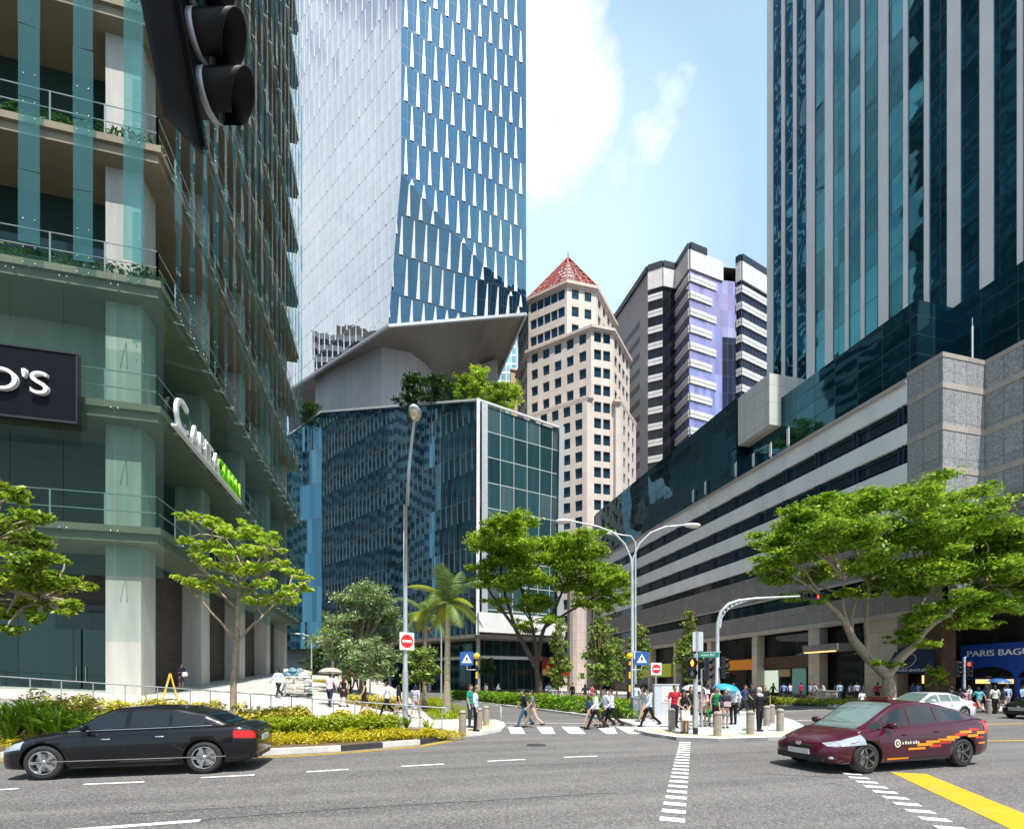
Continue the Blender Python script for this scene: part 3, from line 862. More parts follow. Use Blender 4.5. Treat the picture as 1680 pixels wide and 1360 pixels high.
# ================================================================ mirrored tower above it (view axes)
M['mirror_pale'] = glassgrid('mirror_pale', (.52,.575,.635), (.34,.36,.40), 2.4, 7.2, .05, .12, .02, .97, .012, half=True, var=.05, sub=.5)  # same glass; the pale tint paints in the left face's bright reflection
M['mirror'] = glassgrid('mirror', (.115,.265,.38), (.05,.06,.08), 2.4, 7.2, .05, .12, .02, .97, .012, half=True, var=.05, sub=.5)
M['mirror_low'] = glassgrid('mirror_low', (.09,.185,.255), (.03,.04,.05), 2.4, 7.2, .05, .14, .02, .97, .02, half=True, var=.08, sub=.5, wave=.012)  # same glass; darker tint paints in the buildings reflected by the lower facet
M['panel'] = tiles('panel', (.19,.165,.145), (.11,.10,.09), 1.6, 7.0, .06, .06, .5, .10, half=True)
M['core'] = tiles('core', (.56,.56,.58), (.26,.26,.27), 2.2, 16.0, .05, .07, .55, .06)
MT = thing('mirror_tower', 'tall faceted tower of mirrored glass hanging over a grey concrete core', 'building', (*C2(-12, 118), 55))
A, Cc = (-21.6,95), (3.1,107.05); Lf = (-58.2,126.02); TOP = 215.0
A3, B3, C3 = Vector(v3(A, 100.8)), Vector(v3((-24.79,97.7), 73.3)), Vector(v3(Cc, 82.7))
Lb3 = Vector(v3((-52.08,120.83), 76.3)); Lb3b = Vector(v3((-59,124.5), 74.3))
def fuv(p, q, pts):                                   # uv along the horizontal p->q and height
    d = Vector((q[0]-p[0], q[1]-p[1], 0)).normalized(); o = Vector((p[0], p[1], 0))
    return [((Vector(x)-o).dot(d), Vector(x).z) for x in pts]
AL, AR = C2(*A), C2(*Cc)
mb = MB(); pts = [A3, C3, (*AR, TOP), (*AL, TOP)]; mb.poly(pts, 0, fuv(AL, AR, pts)); wp(mb, 'glass_facade', M['mirror'], MT)
mb = MB(); pts = [A3, B3, C3]; mb.poly(pts, 0, fuv(AL, AR, pts)); wp(mb, 'glass_facet', M['mirror_low'], MT)
LL = C2(*Lf)
mb = MB()
pts = [(*LL, 76.9), Lb3, A3, (*AL, TOP), (*LL, TOP)]; 
pts = [(*LL,76.9), Lb3, B3, A3, (*AL,TOP), (*LL,TOP)]; mb.poly(pts, 0, fuv(LL, AL, pts))
wp(mb, 'glass_facade', M['mirror_pale'], MT)
Bk, Lk = (-13.5, 160), (-75, 165)
mb = MB(); pts = [C3, v3(Bk, 82), (*C2(*Bk), TOP), (*AR, TOP)]; mb.poly(pts, 0, fuv(AR, C2(*Bk), pts))
pts = [v3(Bk, 82), v3(Lk, 80), (*C2(*Lk), TOP), (*C2(*Bk), TOP)]; mb.poly(pts, 0, fuv(C2(*Bk), C2(*Lk), pts))
pts = [v3(Lk, 80), (*LL, 76.9), (*LL, TOP), (*C2(*Lk), TOP)]; mb.poly(pts, 0, fuv(C2(*Lk), LL, pts))
mb.poly([(*AL,TOP), (*AR,TOP), (*C2(*Bk),TOP), (*C2(*Lk),TOP), (*LL,TOP)])
wp(mb, 'glass_facade', M['mirror'], MT)
# underside panels
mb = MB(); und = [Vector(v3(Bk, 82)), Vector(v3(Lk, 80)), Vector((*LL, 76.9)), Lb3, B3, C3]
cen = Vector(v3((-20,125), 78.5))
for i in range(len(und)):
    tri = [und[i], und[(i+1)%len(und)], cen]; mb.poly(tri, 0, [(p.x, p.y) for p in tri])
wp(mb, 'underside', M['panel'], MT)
mb = MB()
for a, b_ in ((B3, C3), (Lb3, B3), (Vector((*LL,76.9)), Lb3), (C3, Vector(v3(Bk, 82)))): mb.beam(a-Vector((0,0,.25)), b_-Vector((0,0,.25)), .5, .55)
wp(mb, 'edge_trim', M['grey_metal'], MT)
# slivers: narrow tilted wedges in every row of the mirrored faces
def wedge_rows(p, q, z0f, z1, pitch, vp, w, out, stop=None):
    mb = MB(); L_ = math.hypot(q[0]-p[0], q[1]-p[1]); d = Vector(((q[0]-p[0])/L_, (q[1]-p[1])/L_, 0)); nn_ = Vector((d.y, -d.x, 0))
    r = math.floor(z0f(0)/vp)-3
    while r*vp < z1:
        za, zb = r*vp+.2, (r+1)*vp-.25
        u = pitch*(.5 if r % 2 else 0)+.9
        while u < L_-.5:
            zl = z0f(u/L_)
            b0 = max(za, zl)
            if zb-b0 > .8:
                k = (zb-b0)/(zb-za)
                o = Vector((p[0],p[1],0))+d*u+nn_*.05
                q1, q2, q3, q4 = o-d*w*.5+Vector((0,0,b0)), o+d*w*.5+nn_*out*.4+Vector((0,0,b0)), o+d*w*.16+Vector((0,0,zb)), o-d*w*.1+Vector((0,0,zb))
                mb.add([q1, q2, q3, q4], [(0,1,2,3)])
                mb.add([q2, q2-nn_*.2, q3-nn_*.06, q3], [(0,1,2,3)])
            u += pitch
        r += 1
    return mb
M['sliver'] = mat('sliver', (.86,.89,.92), .3, .0, var=.03)
wp(wedge_rows(AL, AR, lambda t: 100.8+(82.7-100.8)*t, 175, 2.4, 7.2, .74, .25), 'facade_fins', M['sliver'], MT)
wp(wedge_rows(LL, AL, lambda t: 76.9-2.5*t+(102-74.4)*max(0, (t-.93)/.07), 175, 2.4, 7.2, .36, .12), 'facade_fins', M['sliver'], MT)
# lower facet slivers follow the tilted triangle
mb = MB(); nrm = (B3-A3).cross(C3-A3).normalized()
if nrm.y > 0: nrm = -nrm
def on_facet(u, z):                                   # u along AL->AR, height z -> point on plane A3,B3,C3
    d = Vector((AR[0]-AL[0], AR[1]-AL[1], 0)).normalized(); o = Vector((*AL,0))+d*u; h = Vector((d.y,-d.x,0))
    # solve (o + h*s + z*k - A3).nrm = 0
    s = -((o+Vector((0,0,z))-A3).dot(nrm))/h.dot(nrm)
    return o+h*s+Vector((0,0,z))
LW = math.hypot(AR[0]-AL[0], AR[1]-AL[1])
for r in range(9, 15):
    za, zb = r*7.2+.2, (r+1)*7.2-.25
    u = -2.0+(1.2 if r % 2 else 0)
    while u < LW:
        for zt in (zb,):
            # clip to the triangle: below line A3->C3, above line B3->C3, right of A3->B3
            top = 100.8+(82.7-100.8)*max(0, u)/LW; bot = 73.3+(82.7-73.3)*max(0, (u+1.3))/(LW+1.3)
            z1_, z0_ = min(zb, top-.3), max(za, bot+.1)
            lim = -1.3*(100.8-(z0_+z1_)/2)/27.5+.6
            if z1_-z0_ > 1.0 and u > lim:
                a, b_, c, e = on_facet(u-.38, z0_)+nrm*.06, on_facet(u+.38, z0_)+nrm*.16, on_facet(u+.12, z1_)+nrm*.06, on_facet(u-.08, z1_)+nrm*.06
                mb.add([a, b_, c, e], [(0,1,2,3)])
                mb.add([b_, b_-nrm*.25, c-nrm*.1, c], [(0,1,2,3)])
        u += 2.4
wp(mb, 'facade_fins', M['sliver'], MT)
# the core that carries it
def pxy(px, Y): return C2((px-CX)/F*Y, Y)
cp = [pxy(517,121), pxy(541,116), pxy(626,106), pxy(672,109), pxy(709,118), pxy(640,140), pxy(540,140)]
mb = MB(); mb.prism(cp, 44, 77.0); wp(mb, 'core', M['core'], MT)
mb = MB(); mb.prism([pxy(786,121), pxy(815,119), pxy(817,124), pxy(790,126)], 44, 80.5); wp(mb, 'core', M['core'], MT)
def G2C(a, b): return (ca*a-sa*b, sa*a+ca*b)
# ================================================================ punched windows
def punched(wall, wins, p, q, z0, z1, nx, nz, ww, wh, depth=.3, mx=.0, sill=.55, flip=False, skip=None):
    """wall with real openings between p and q; panes are collected in wins as (area, MB)"""
    L_ = math.hypot(q[0]-p[0], q[1]-p[1]); d = Vector(((q[0]-p[0])/L_, (q[1]-p[1])/L_, 0)); n_ = Vector((d.y, -d.x, 0))
    cw, ch = (L_-2*mx)/nx, (z1-z0)/nz
    o = Vector((p[0], p[1], 0))
    P = lambda u, z, k=0.0: o+d*u+Vector((0,0,z))-n_*k
    def face(u0, u1, a, b): wall.quad(P(u0,a), P(u1,a), P(u1,b), P(u0,b), 0, [(u0,a),(u1,a),(u1,b),(u0,b)])
    if mx > 0: face(0, mx, z0, z1); face(L_-mx, L_, z0, z1)
    for i in range(nx):
        for j in range(nz):
            u0, a0 = mx+i*cw, z0+j*ch; u1, a1 = u0+cw, a0+ch
            if skip and skip(i, j): face(u0, u1, a0, a1); continue
            wu0, wu1 = u0+(cw-ww)/2, u0+(cw+ww)/2; wa0 = a0+(ch-wh)*sill; wa1 = wa0+wh
            face(u0, u1, a0, wa0); face(u0, u1, wa1, a1); face(u0, wu0, wa0, wa1); face(wu1, u1, wa0, wa1)
            for (c, e) in (((wu0,wa0),(wu1,wa0)), ((wu1,wa0),(wu1,wa1)), ((wu1,wa1),(wu0,wa1)), ((wu0,wa1),(wu0,wa0))):
                wall.quad(P(*c), P(*e), P(*e,depth), P(*c,depth), 0, [c, e, e, c])
            m = MB(); k = depth-.02
            m.quad(P(wu0,wa0,k), P(wu1,wa0,k), P(wu1,wa1,k), P(wu0,wa1,k), 0, [(0,0),(ww,0),(ww,wh),(0,wh)])
            f = .07
            for (c0,c1,e0,e1) in ((wu0,wu1,wa0,wa0+f), (wu0,wu1,wa1-f,wa1), (wu0,wu0+f,wa0+f,wa1-f), (wu1-f,wu1,wa0+f,wa1-f), ((wu0+wu1)/2-f/2,(wu0+wu1)/2+f/2,wa0+f,wa1-f)):
                m.quad(P(c0,e0,k-.04), P(c1,e0,k-.04), P(c1,e1,k-.04), P(c0,e1,k-.04), 1)
            c = P((wu0+wu1)/2, (wa0+wa1)/2); X, Y = G2C(c.x, c.y)
            wins.append((ww*wh/Y**2*max(.1, -(n_.x*c.x+n_.y*c.y)/math.hypot(c.x, c.y))+1e-4*(c.z > 22)+1e-4*(c.z > 40), m))
def put_windows(wins, parent, mats, limit=100):
    wins.sort(key=lambda w: -w[0]); rest = MB()
    for k, (a, m) in enumerate(wins):
        if k < limit: wp(m, 'window', mats, parent)
        else:
            o = len(rest.v); rest.v += m.v; rest.f += [tuple(i+o for i in f) for f in m.f]; rest.m += m.m; rest.s += m.s; rest.uv += m.uv
    if rest.v: wp(rest, 'window', mats, parent)['kind'] = 'stuff'

# ================================================================ pale pink stone tower with the red lattice roof
M['pink'] = tiles('pink', (.70,.62,.56), (.5,.42,.38), 1.5, 1.9, .04, .04, .6, .07)
M['win_blue'] = glassgrid('win_blue', (.03,.09,.14), (.02,.03,.04), 50, 50, .0, .0, .05, .5, .05, var=.2)
M['frame_dark'] = mat('frame_dark', (.02,.035,.05), .4, .2)
M['cornice'] = mat('cornice', (.62,.52,.46), .6, var=.1, scale=1)
M['red_roof'] = mat('red_roof', (.36,.085,.065), .5, var=.2, scale=1)
PK = thing('stone_tower', 'pale pink stone office tower stepping up to a red lattice pyramid roof', 'building', (46, 120, 0))
wins = []; wall = MB()
def oct_tier(pts, z0, z1, spec, sk=None):
    """pts ordered so that the outside is on the right when walking p->q"""
    nz = max(1, round((z1-z0)/3.8))
    for k, (p, q) in enumerate(zip(pts, pts[1:]+pts[:1])):
        nx = spec[k]
        if nx: punched(wall, wins, p, q, z0, z1, nx, nz, 1.75, 2.35, .35, .5, skip=(lambda i, j, k=k: sk(k, i, j)) if sk else None)
        else: wall.wall(p, q, z0, z1)
T1 = [(32.7,115.9), (40.05,108.6), (47.5,108.6), (57.3,118.4), (57.3,126), (47.5,133.5), (40,133.5), (32.7,126)]
T2 = [(32.5,116.3), (44.4,104.4), (49.9,104.4), (58.6,113.1), (58.6,126), (49,135), (42,135), (32.5,126)]
oct_tier(T1, 83.2, 95.6, [5,2,4,0,0,0,0,4])
oct_tier(T2, 67.0, 83.2, [5,2,4,0,0,0,0,4])
def z_(z0): return z0
oct_tier(T2, 3.0, 67.0, [5,2,4,0,0,0,0,4], lambda k, i, j: k == 0 and i >= 1 or k == 2)
# projecting bays of the lower storeys
BL = [(31.6,114.6), (42.9,103.3), (44.2,103.5), (44.4,104.4)]
BR = [(49.9,104.4), (50.1,103.5), (51.3,103.2), (59.4,111.3), (59.4,114)]
punched(wall, wins, BL[0], BL[1], 3.0, 66.2, 5, 17, 1.75, 2.35, .35, .5); wall.wall(BL[1], BL[2], 0, 66.2); wall.wall(BL[2], BL[3], 0, 66.2)
punched(wall, wins, BR[2], BR[3], 3.0, 66.2, 3, 17, 1.4, 2.35, .35, .8); wall.wall(BR[0], BR[1], 0, 66.2); wall.wall(BR[1], BR[2], 0, 66.2); wall.wall(BR[3], BR[4], 0, 66.2)
wall.poly([(*p, 66.2) for p in (BL[3], (32.5,116.3), BL[0], BL[1], BL[2])]); wall.poly([(*p, 66.2) for p in (BR[0], BR[1], BR[2], BR[3], BR[4], (58.6,113.1))])
wall.wall(BL[0], BL[1], 0, 3.0); wall.wall(BR[2], BR[3], 0, 3.0)
wall.poly([(*p, 83.2) for p in T2]); wall.poly([(*p, 95.6) for p in T1])
for p, q in zip(T2, T2[1:]+T2[:1]): wall.wall(p, q, 0, 3.0)
wp(wall, 'stone_wall', M['pink'], PK)
put_windows(wins, PK, [M['win_blue'], M['frame_dark']])
def grow(pts, d):
    cx = sum(p[0] for p in pts)/len(pts); cy = sum(p[1] for p in pts)/len(pts)
    return [(x+(x-cx)/math.hypot(x-cx, y-cy)*d, y+(y-cy)/math.hypot(x-cx, y-cy)*d) for x, y in pts]
for pts, z in ((T1, 95.6), (T2, 83.0)):
    mb = MB(); mb.prism(grow(pts, .7), z-.1, z+.55); mb.prism(grow(pts, .35), z-.55, z-.1); wp(mb, 'cornice', M['cornice'], PK)
for pts in ([BL[3], (32.5,116.3), BL[0], BL[1], BL[2]], [BR[0], BR[1], BR[2], BR[3], BR[4], (58.6,113.1)]):
    mb = MB(); mb.prism(grow(pts, .5), 66.2, 66.8); mb.prism(grow(pts, .25), 65.8, 66.2); wp(mb, 'cornice', M['cornice'], PK)
APEX = Vector((44.9,120.8,113.2)); mb = MB(); base = [Vector((*p, 96.3)) for p in grow(T1, .3)]
for a, b_ in zip(base, base[1:]+base[:1]):
    mb.beam(a, APEX, .34); mb.beam(a, b_, .4)
    for k in (.14, .28, .42, .56, .7): mb.beam(a.lerp(APEX, k), b_.lerp(APEX, k), .2)
    n = max(2, round((b_-a).length/1.9))
    for j in range(1, n):
        for s_, e_ in ((a.lerp(b_, j/n), j/n),):
            mb.beam(s_, a.lerp(APEX, .8).lerp(b_.lerp(APEX, .8), e_), .16)
    for j in range(n):
        mb.beam(a.lerp(b_, j/n), a.lerp(APEX, .42).lerp(b_.lerp(APEX, .42), (j+1)/n), .12)
mb.cyl(APEX-Vector((0,0,.5)), APEX+Vector((0,0,1.2)), .12, 6)
wp(mb, 'lattice_roof', M['red_roof'], PK)

# ================================================================ purple and white striped tower behind
M['purple'] = glassgrid('purple', (.52,.47,.74), (.30,.28,.50), 1.5, 4.35, .06, .05, .04, .75, .05, var=.25, wave=.02)
M['navy_glass'] = glassgrid('navy_glass', (.022,.03,.06), (.10,.11,.16), 1.5, 4.35, .07, .06, .05, .55, .03, var=.4)
M['blackglass'] = glassgrid('blackglass', (.018,.02,.028), (.05,.05,.055), 2.2, 4.35, .05, .0, .06, .4, .02)
M['stripe'] = tiles('stripe', (.72,.71,.70), (.42,.42,.42), 1.5, .9, .04, .05, .55, .07)
M['stripe_grey'] = tiles('stripe_grey', (.42,.42,.43), (.34,.34,.34), 2.4, 4.35, .04, .05, .6, .06)
SP = thing('striped_tower', 'tall tower with white stripes and violet mirrored windows behind the car park', 'building', (*C2(55,140), 0))
def pw(px, Y): return C2((px-CX)/F*Y, Y)
ring = [pw(1003,152), pw(1063,132), pw(1087,130.5), pw(1109,131.5), pw(1131,125), pw(1158,127), pw(1185,129), pw(1208,129.5), pw(1216,128.5), pw(1262,134), (95,165), (60,175)]
kind = ['grey','black','dark','mixed','purple','purple2','curtain','navyS','navyS','navyS','grey','grey']
ZT = 108.0; nst = 25; ph = 4.35
for k in range(len(ring)):
    p, q = ring[k], ring[(k+1) % len(ring)]; kd = kind[k]
    mb = MB(); 
    if kd == 'grey':
        mb.wall(p, q, 0, ZT+5); wp(mb, 'side_wall', M['stripe_grey'], SP)
        if k == 0:                                    # slit windows in the side wall
            for j in range(9, 24):
                m2 = MB(); d = Vector((q[0]-p[0], q[1]-p[1], 0)).normalized(); n_ = Vector((d.y,-d.x,0)); o = Vector((*p,0))+n_*.02; Lq = math.hypot(q[0]-p[0], q[1]-p[1])
                m2.quad(*[o+d*(Lq*u)+Vector((0,0,j*ph+v)) for u, v in ((.34,.7),(.80,.7),(.80,2.5),(.34,2.5))]); wp(m2, 'window', M['blackglass'], SP)
        continue
    mb.wall(p, q, 0, ZT); wp(mb, 'glass_wall', M[{'black':'blackglass','dark':'blackglass','mixed':'purple','purple':'purple','purple2':'purple','curtain':'purple','navyS':'navy_glass'}[kd]], SP)
    if kd == 'curtain':
        mb = MB(); mb.wall((p[0]-.02,p[1]-.05), (q[0]-.02,q[1]-.05), 0, 93); wp(mb, 'glass_wall', M['navy_glass'], SP)
def band(mb, pts, z0, z1, out, back=.0):
    for p, q in zip(pts[:-1], pts[1:]):
        L_ = math.hypot(q[0]-p[0], q[1]-p[1]); d = ((q[0]-p[0])/L_, (q[1]-p[1])/L_); n_ = (d[1], -d[0])
        a = [(p[0]+n_[0]*out, p[1]+n_[1]*out), (q[0]+n_[0]*out, q[1]+n_[1]*out)]
        mb.wall(a[0], a[1], z0, z1)
        mb.poly([(*p,z1), (*q,z1), (*a[1],z1), (*a[0],z1)][::-1]); mb.poly([(*p,z0), (*q,z0), (*a[1],z0), (*a[0],z0)])
        mb.poly([(*p,z0), (*a[0],z0), (*a[0],z1), (*p,z1)]); mb.poly([(*q,z0), (*a[1],z0), (*a[1],z1), (*q,z1)])
for j in range(5, nst):
    z0 = j*ph; mb = MB()
    band(mb, ring[1:3], z0, z0+.85, .25); band(mb, ring[1:3], z0+1.0, z0+1.75, .25)
    e = ring[3]; f = ring[2]; mb2 = [f, (f[0]+(e[0]-f[0])*.02, f[1]+(e[1]-f[1])*.02)]
    wp(mb, 'storey_band', M['stripe'], SP); mb = MB()
    band(mb, ring[3:6], z0, z0+.8, .35); band(mb, ring[3:6], z0+.95, z0+1.9, .35)
    m_ = lerp2(ring[5], ring[6], .35 if j % 2 else .6)
    band(mb, [ring[5], m_], z0, z0+.8, .25); band(mb, [ring[5], m_], z0+.95, z0+1.9, .25)
    wp(mb, 'storey_band', M['stripe'], SP); mb = MB()
    band(mb, ring[7:10], z0, z0+.8, .3); band(mb, ring[7:10], z0+.95, z0+1.9, .3)
    wp(mb, 'storey_band', M['stripe'], SP)
mb = MB()
for a, b_ in ((1,3), (3,7), (7,10)):
    band(mb, ring[a:b_+1] if a != 3 else ring[3:7], ZT-.5, ZT+4.6, .4)
wp(mb, 'parapet', M['stripe'], SP)
mb = MB(); mb.poly([(*p, ZT+3.5) for p in ring]); wp(mb, 'roof', M['concrete_dark'], SP)
mb = MB()
band(mb, ring[0:6], ZT+4.6, ZT+6.2, .55); band(mb, ring[7:10], ZT+4.6, ZT+6.3, .5)
wp(mb, 'roof_edge', M['frame_dark'], SP)

# ================================================================ teal tower with white uprights, right
M['teal'] = glassgrid('teal', (.024,.135,.175), (.012,.03,.04), 1.55, 3.6, .05, .07, .03, .86, .03, var=.35, wave=.08)
M['teal_low'] = glassgrid('teal_low', (.022,.09,.115), (.015,.04,.05), 2.6, 1.75, .06, .08, .03, .8, .02, var=.22, wave=.03)
M['upright'] = mat('upright', (.82,.82,.83), .5, var=.05, scale=.4)
TT = thing('teal_tower', 'high rise tower of teal glass with white vertical strips at top right', 'building', (62, 40, 36))
XT = 50.0
YL = on_x(1256, XT)
mb = MB(); mb.wall((XT+.5, YL), (XT+.5, 21), 34, 135); wp(mb, 'glass_wall', M['teal'], TT)
mb = MB(); mb.wall((XT+30, YL), (XT+.5, YL), 34, 135); mb.wall((XT+.5,21), (XT+30,21), 34, 135); mb.wall((XT+30,21), (XT+30,YL), 34, 135)
mb.poly([(XT+.5,YL,135), (XT+.5,21,135), (XT+30,21,135), (XT+30,YL,135)])
wp(mb, 'rear_wall', M['teal'], TT)
for a, b_ in ((1254.5,1264), (1278,1283.2), (1297,1302.3), (1319,1331.8), (1349,1361.6), (1381.8,1387), (1407.5,1413), (1436.5,1452), (1477,1484), (1511,1518.7), (1548.7,1570), (1602,1624), (1663,1672), (1716,1726)):
    y0, y1 = on_x(a, XT), on_x(b_, XT); mb = MB(); mb.box(XT+.36, y1, 34, XT+.49, y0, 135.2); wp(mb, 'upright', M['upright'], TT)

# ================================================================ car park block with white bands, right
M['granite'] = tiles('granite', (.36,.37,.39), (.12,.125,.13), 1.3, 3.0, .05, .05, .6, .12, speck=.6, specscale=6.5, ov=.6)
M['granite_fine'] = tiles('granite_fine', (.26,.25,.245), (.12,.11,.105), 1.1, 1.6, .04, .04, .6, .12, speck=.5, specscale=7, ov=.2)
M['granite_lip'] = tiles('granite_lip', (.42,.37,.33), (.25,.22,.2), 1.3, 9, .03, .03, .5, .1)
M['band_white'] = mat('band_white', (.84,.84,.845), .6, var=.08, scale=.5, fine=.1, streak=True)
M['louvre'] = glassgrid('louvre', (.010,.018,.034), (.022,.05,.10), 4.4, 60, .26, .0, .35, .2, .01)
M['louvre_bar'] = mat('louvre_bar', (.022,.05,.10), .4, .3)
M['ribbon'] = glassgrid('ribbon', (.015,.028,.034), (.01,.012,.014), 2.2, 60, .1, 0, .05, .5, .02)
M['travertine'] = tiles('travertine', (.50,.43,.35), (.30,.25,.2), 2.4, 1.3, .03, .04, .5, .1)
M['brown_stone'] = mat('brown_stone', (.085,.048,.03), .25, var=.3, scale=2)
M['shop_dark'] = glassgrid('shop_dark', (.03,.033,.03), (.015,.015,.015), 2.6, 60, .08, 0, .03, .35, .01, var=.5)
CP = thing('car_park_block', 'long right-hand block with white bands, louvred car park floors and grey granite corner', 'building', (50, 60, .1))
X0, YN, YF = 44.0, 30.5, 99.0
YW = on_x(1488.5, X0)                                  # granite end block begins here
def strip(nm, z0, z1, x, m, y0=YW, y1=YF, thick=.6):
    mb = MB(); mb.box(x, y0, z0, x+thick, y1, z1); return wp(mb, nm, m, CP)
for z0, z1 in ((16.0,17.7), (19.4,21.15), (22.85,24.6), (26.4,28.4)): strip('white_band', z0, z1, X0, M['band_white'])
for z0, z1 in ((17.7,19.4), (21.15,22.85), (24.6,26.4)):
    mb = MB(); mb.wall((X0+.35,YF), (X0+.35,YW), z0, z1); o = wp(mb, 'louvre_panel', M['louvre'], CP)
    m2 = MB()
    for zz_ in (z0+.35, z1-.4): m2.box(X0+.2, YW, zz_, X0+.3, YF, zz_+.09)
    y = YW+.4
    while y < YF:
        m2.box(X0+.12, y, z0, X0+.2, y+.14, z1); m2.box(X0+.12, y+.42, z0, X0+.2, y+.56, z1); y += 4.4
    wp(m2, 'louvre_frame', M['louvre_bar'], CP)
mb = MB(); mb.wall((X0+.35,YF), (X0+.35,YW), 14.9, 16.0); wp(mb, 'ribbon_window', M['ribbon'], CP)
mb = MB(); mb.wall((X0+.35,YF), (X0+.35,YN+.2), 10.2, 11.8); wp(mb, 'ribbon_window', M['ribbon'], CP)
mb = MB(); mb.box(X0-.05, YW, 11.8, X0+.6, YF, 14.9); wp(mb, 'granite_band', M['granite_fine'], CP)
mb = MB(); mb.box(X0-.05, YN, 8.1, X0+.6, YF, 10.2); wp(mb, 'granite_band', M['granite_fine'], CP)
mb = MB(); mb.box(X0-.15, YN-.1, 7.6, X0+.6, YF, 8.1); mb.box(X0-.12, YW, 11.55, X0-.04, YF, 11.8); mb.box(X0+.0, YN-.12, 7.6, 48.6, YN+.6, 8.1)
mb.box(48.5, 19, 7.6, 49.3, YN-.12, 8.1)
wp(mb, 'stone_lip', M['granite_lip'], CP)
# granite end block, stepping back once
for z0, z1 in ((12.0,29.0),):
    mb = MB(); pts = [(X0,YW), (X0,YN), (48.7,YN), (48.7,19)]
    for p, q in zip(pts[:-1], pts[1:]): mb.wall(p, q, z0, z1)
    mb.wall((X0,YN), (48.7,YN), 8.1, z0); mb.wall((48.7,YN), (48.7,19), 8.1, z0); mb.poly([(X0,YW,8.1), (X0,YN,8.1), (48.7,YN,8.1), (48.7,YW,8.1)])
    mb.wall((X0,YW), (X0,YN), 11.8, 12.0)
    mb.poly([(X0,YW,z1), (X0,YN,z1), (48.7,YN,z1), (48.7,19,z1), (60,19,z1), (60,YW,z1)])
    mb.wall((46.6,YW), (X0,YW), 28.4, z1); mb.wall((48.7,19), (80,19), 0, z1)
    wp(mb, 'granite_block', M['granite'], CP)
mb = MB()
for z in (28.65, 26.1, 22.65, 19.2, 15.75):
    h = .5 if z < 28 else .38
    mb.box(X0-.04, YN-.04, z, X0+.0, YW, z+h); mb.box(X0, YN-.04, z, 48.66, YN, z+h); mb.box(48.66, 19, z, 48.7, YN-.04, z+h)
wp(mb, 'pale_course', M['granite_lip'], CP)
# parapet coping, dark glass upper storeys set back
mb = MB(); mb.box(X0-.1, YW, 28.4, X0+1.2, YF, 28.6); mb.box(X0-.25, YW, 28.15, X0-.1, YF, 28.35); wp(mb, 'coping', M['granite_lip'], CP)
YC = 34.0; YB = 58.0
mb = MB(); mb.wall((46,YB), (46,YC), 28, 36.4); mb.wall((46,YC), (50.3,YC), 28, 36.4, 0, YB-YC); mb.wall((50.3,YC), (50.3,19), 28, 36.4, 0, 29); mb.wall((50.3,19), (80,19), 28, 36.4); wp(mb, 'glass_wall', M['teal_low'], CP)
mb = MB(); mb.wall((44.6,102.5), (44.6,YB-2), 28, 39.7); mb.wall((44.6,YB-2), (46,YB-2), 28, 39.7); wp(mb, 'glass_wall', M['teal_low'], CP)
mb = MB(); mb.poly([(46,YB,36.4), (46,YC,36.4), (50.3,YC,36.4), (50.3,19,36.4), (80,19,36.4), (80,YB,36.4)]); mb.poly([(44.6,102.5,39.7), (44.6,YB-2,39.7), (80,YB-2,39.7), (80,102.5,39.7)])
mb.poly([(X0,YW,28.1), (X0,YF,28.1), (47,YF,28.1), (47,YW,28.1)])
mb.wall((80,102.5), (44.6,102.5), 0, 39.7); mb.wall((80,19), (80,102), 0, 36); mb.wall((X0+.5,YF), (X0+.5,102.5), 7, 28)
wp(mb, 'roof', M['concrete_dark'], CP)
mb = MB(); mb.box(44.3, 49.8, 33.0, 54, 55.3, 39.2); wp(mb, 'roof_box', tiles('roof_box', (.62,.63,.60), (.36,.37,.36), 1.8, 2.1, .05, .05, .45, .05), CP)
mb = MB(); mb.box(43.9, YF, 27.5, 46, YF+3.4, 37.0); mb.box(43.9, YF, 7.5, 45.5, YF+3, 27.4); wp(mb, 'end_wall', M['stripe_grey'], CP)
# thin panel aerials on the parapet: each a thing
def aerial(y, h, label, x=X0+.35, w=.32, z=28.6):
    t = thing('panel_aerial', label, 'antenna', (x, y, z), 0, 'panel aerials on the car park parapet')
    m = MB(); m.cyl((0,0,0), (0,0,h+.2), .05, 8); m.build('mast', M['galv'], t)
    m = MB(); m.obox((-.1,0,h*.6), (.12,w,h*.75)); m.build('panel', M['white_metal'], t)
for px, h, lb in ((1138,2.3,'white panel aerial on the parapet, farthest of the row'), (1158,2.4,'white panel aerial, second farthest on the parapet'), (1208,2.3,'paired white panel aerial below the left side of the roof box'),
                  (1237,2.1,'broad white panel aerial below the roof box'), (1265,2.0,'short white panel aerial right of the roof box'), (1294,2.5,'tall white panel aerial nearest along the parapet')):
    aerial(on_x(px, X0+.35), h, lb)
aerial(YN-6.2, 2.9, 'large white panel aerial on the granite roof edge', 48.9, .8, 29.0)
t = thing('whip_aerial', 'thin pole aerial on the granite corner roof', 'antenna', (47.6, YN+.2, 29.0)); m = MB(); m.cyl((0,0,0), (0,0,2.9), .07, 8); m.cyl((0,0,2.9), (0,0,3.6), .025, 6); m.build('mast', M['white_metal'], t)
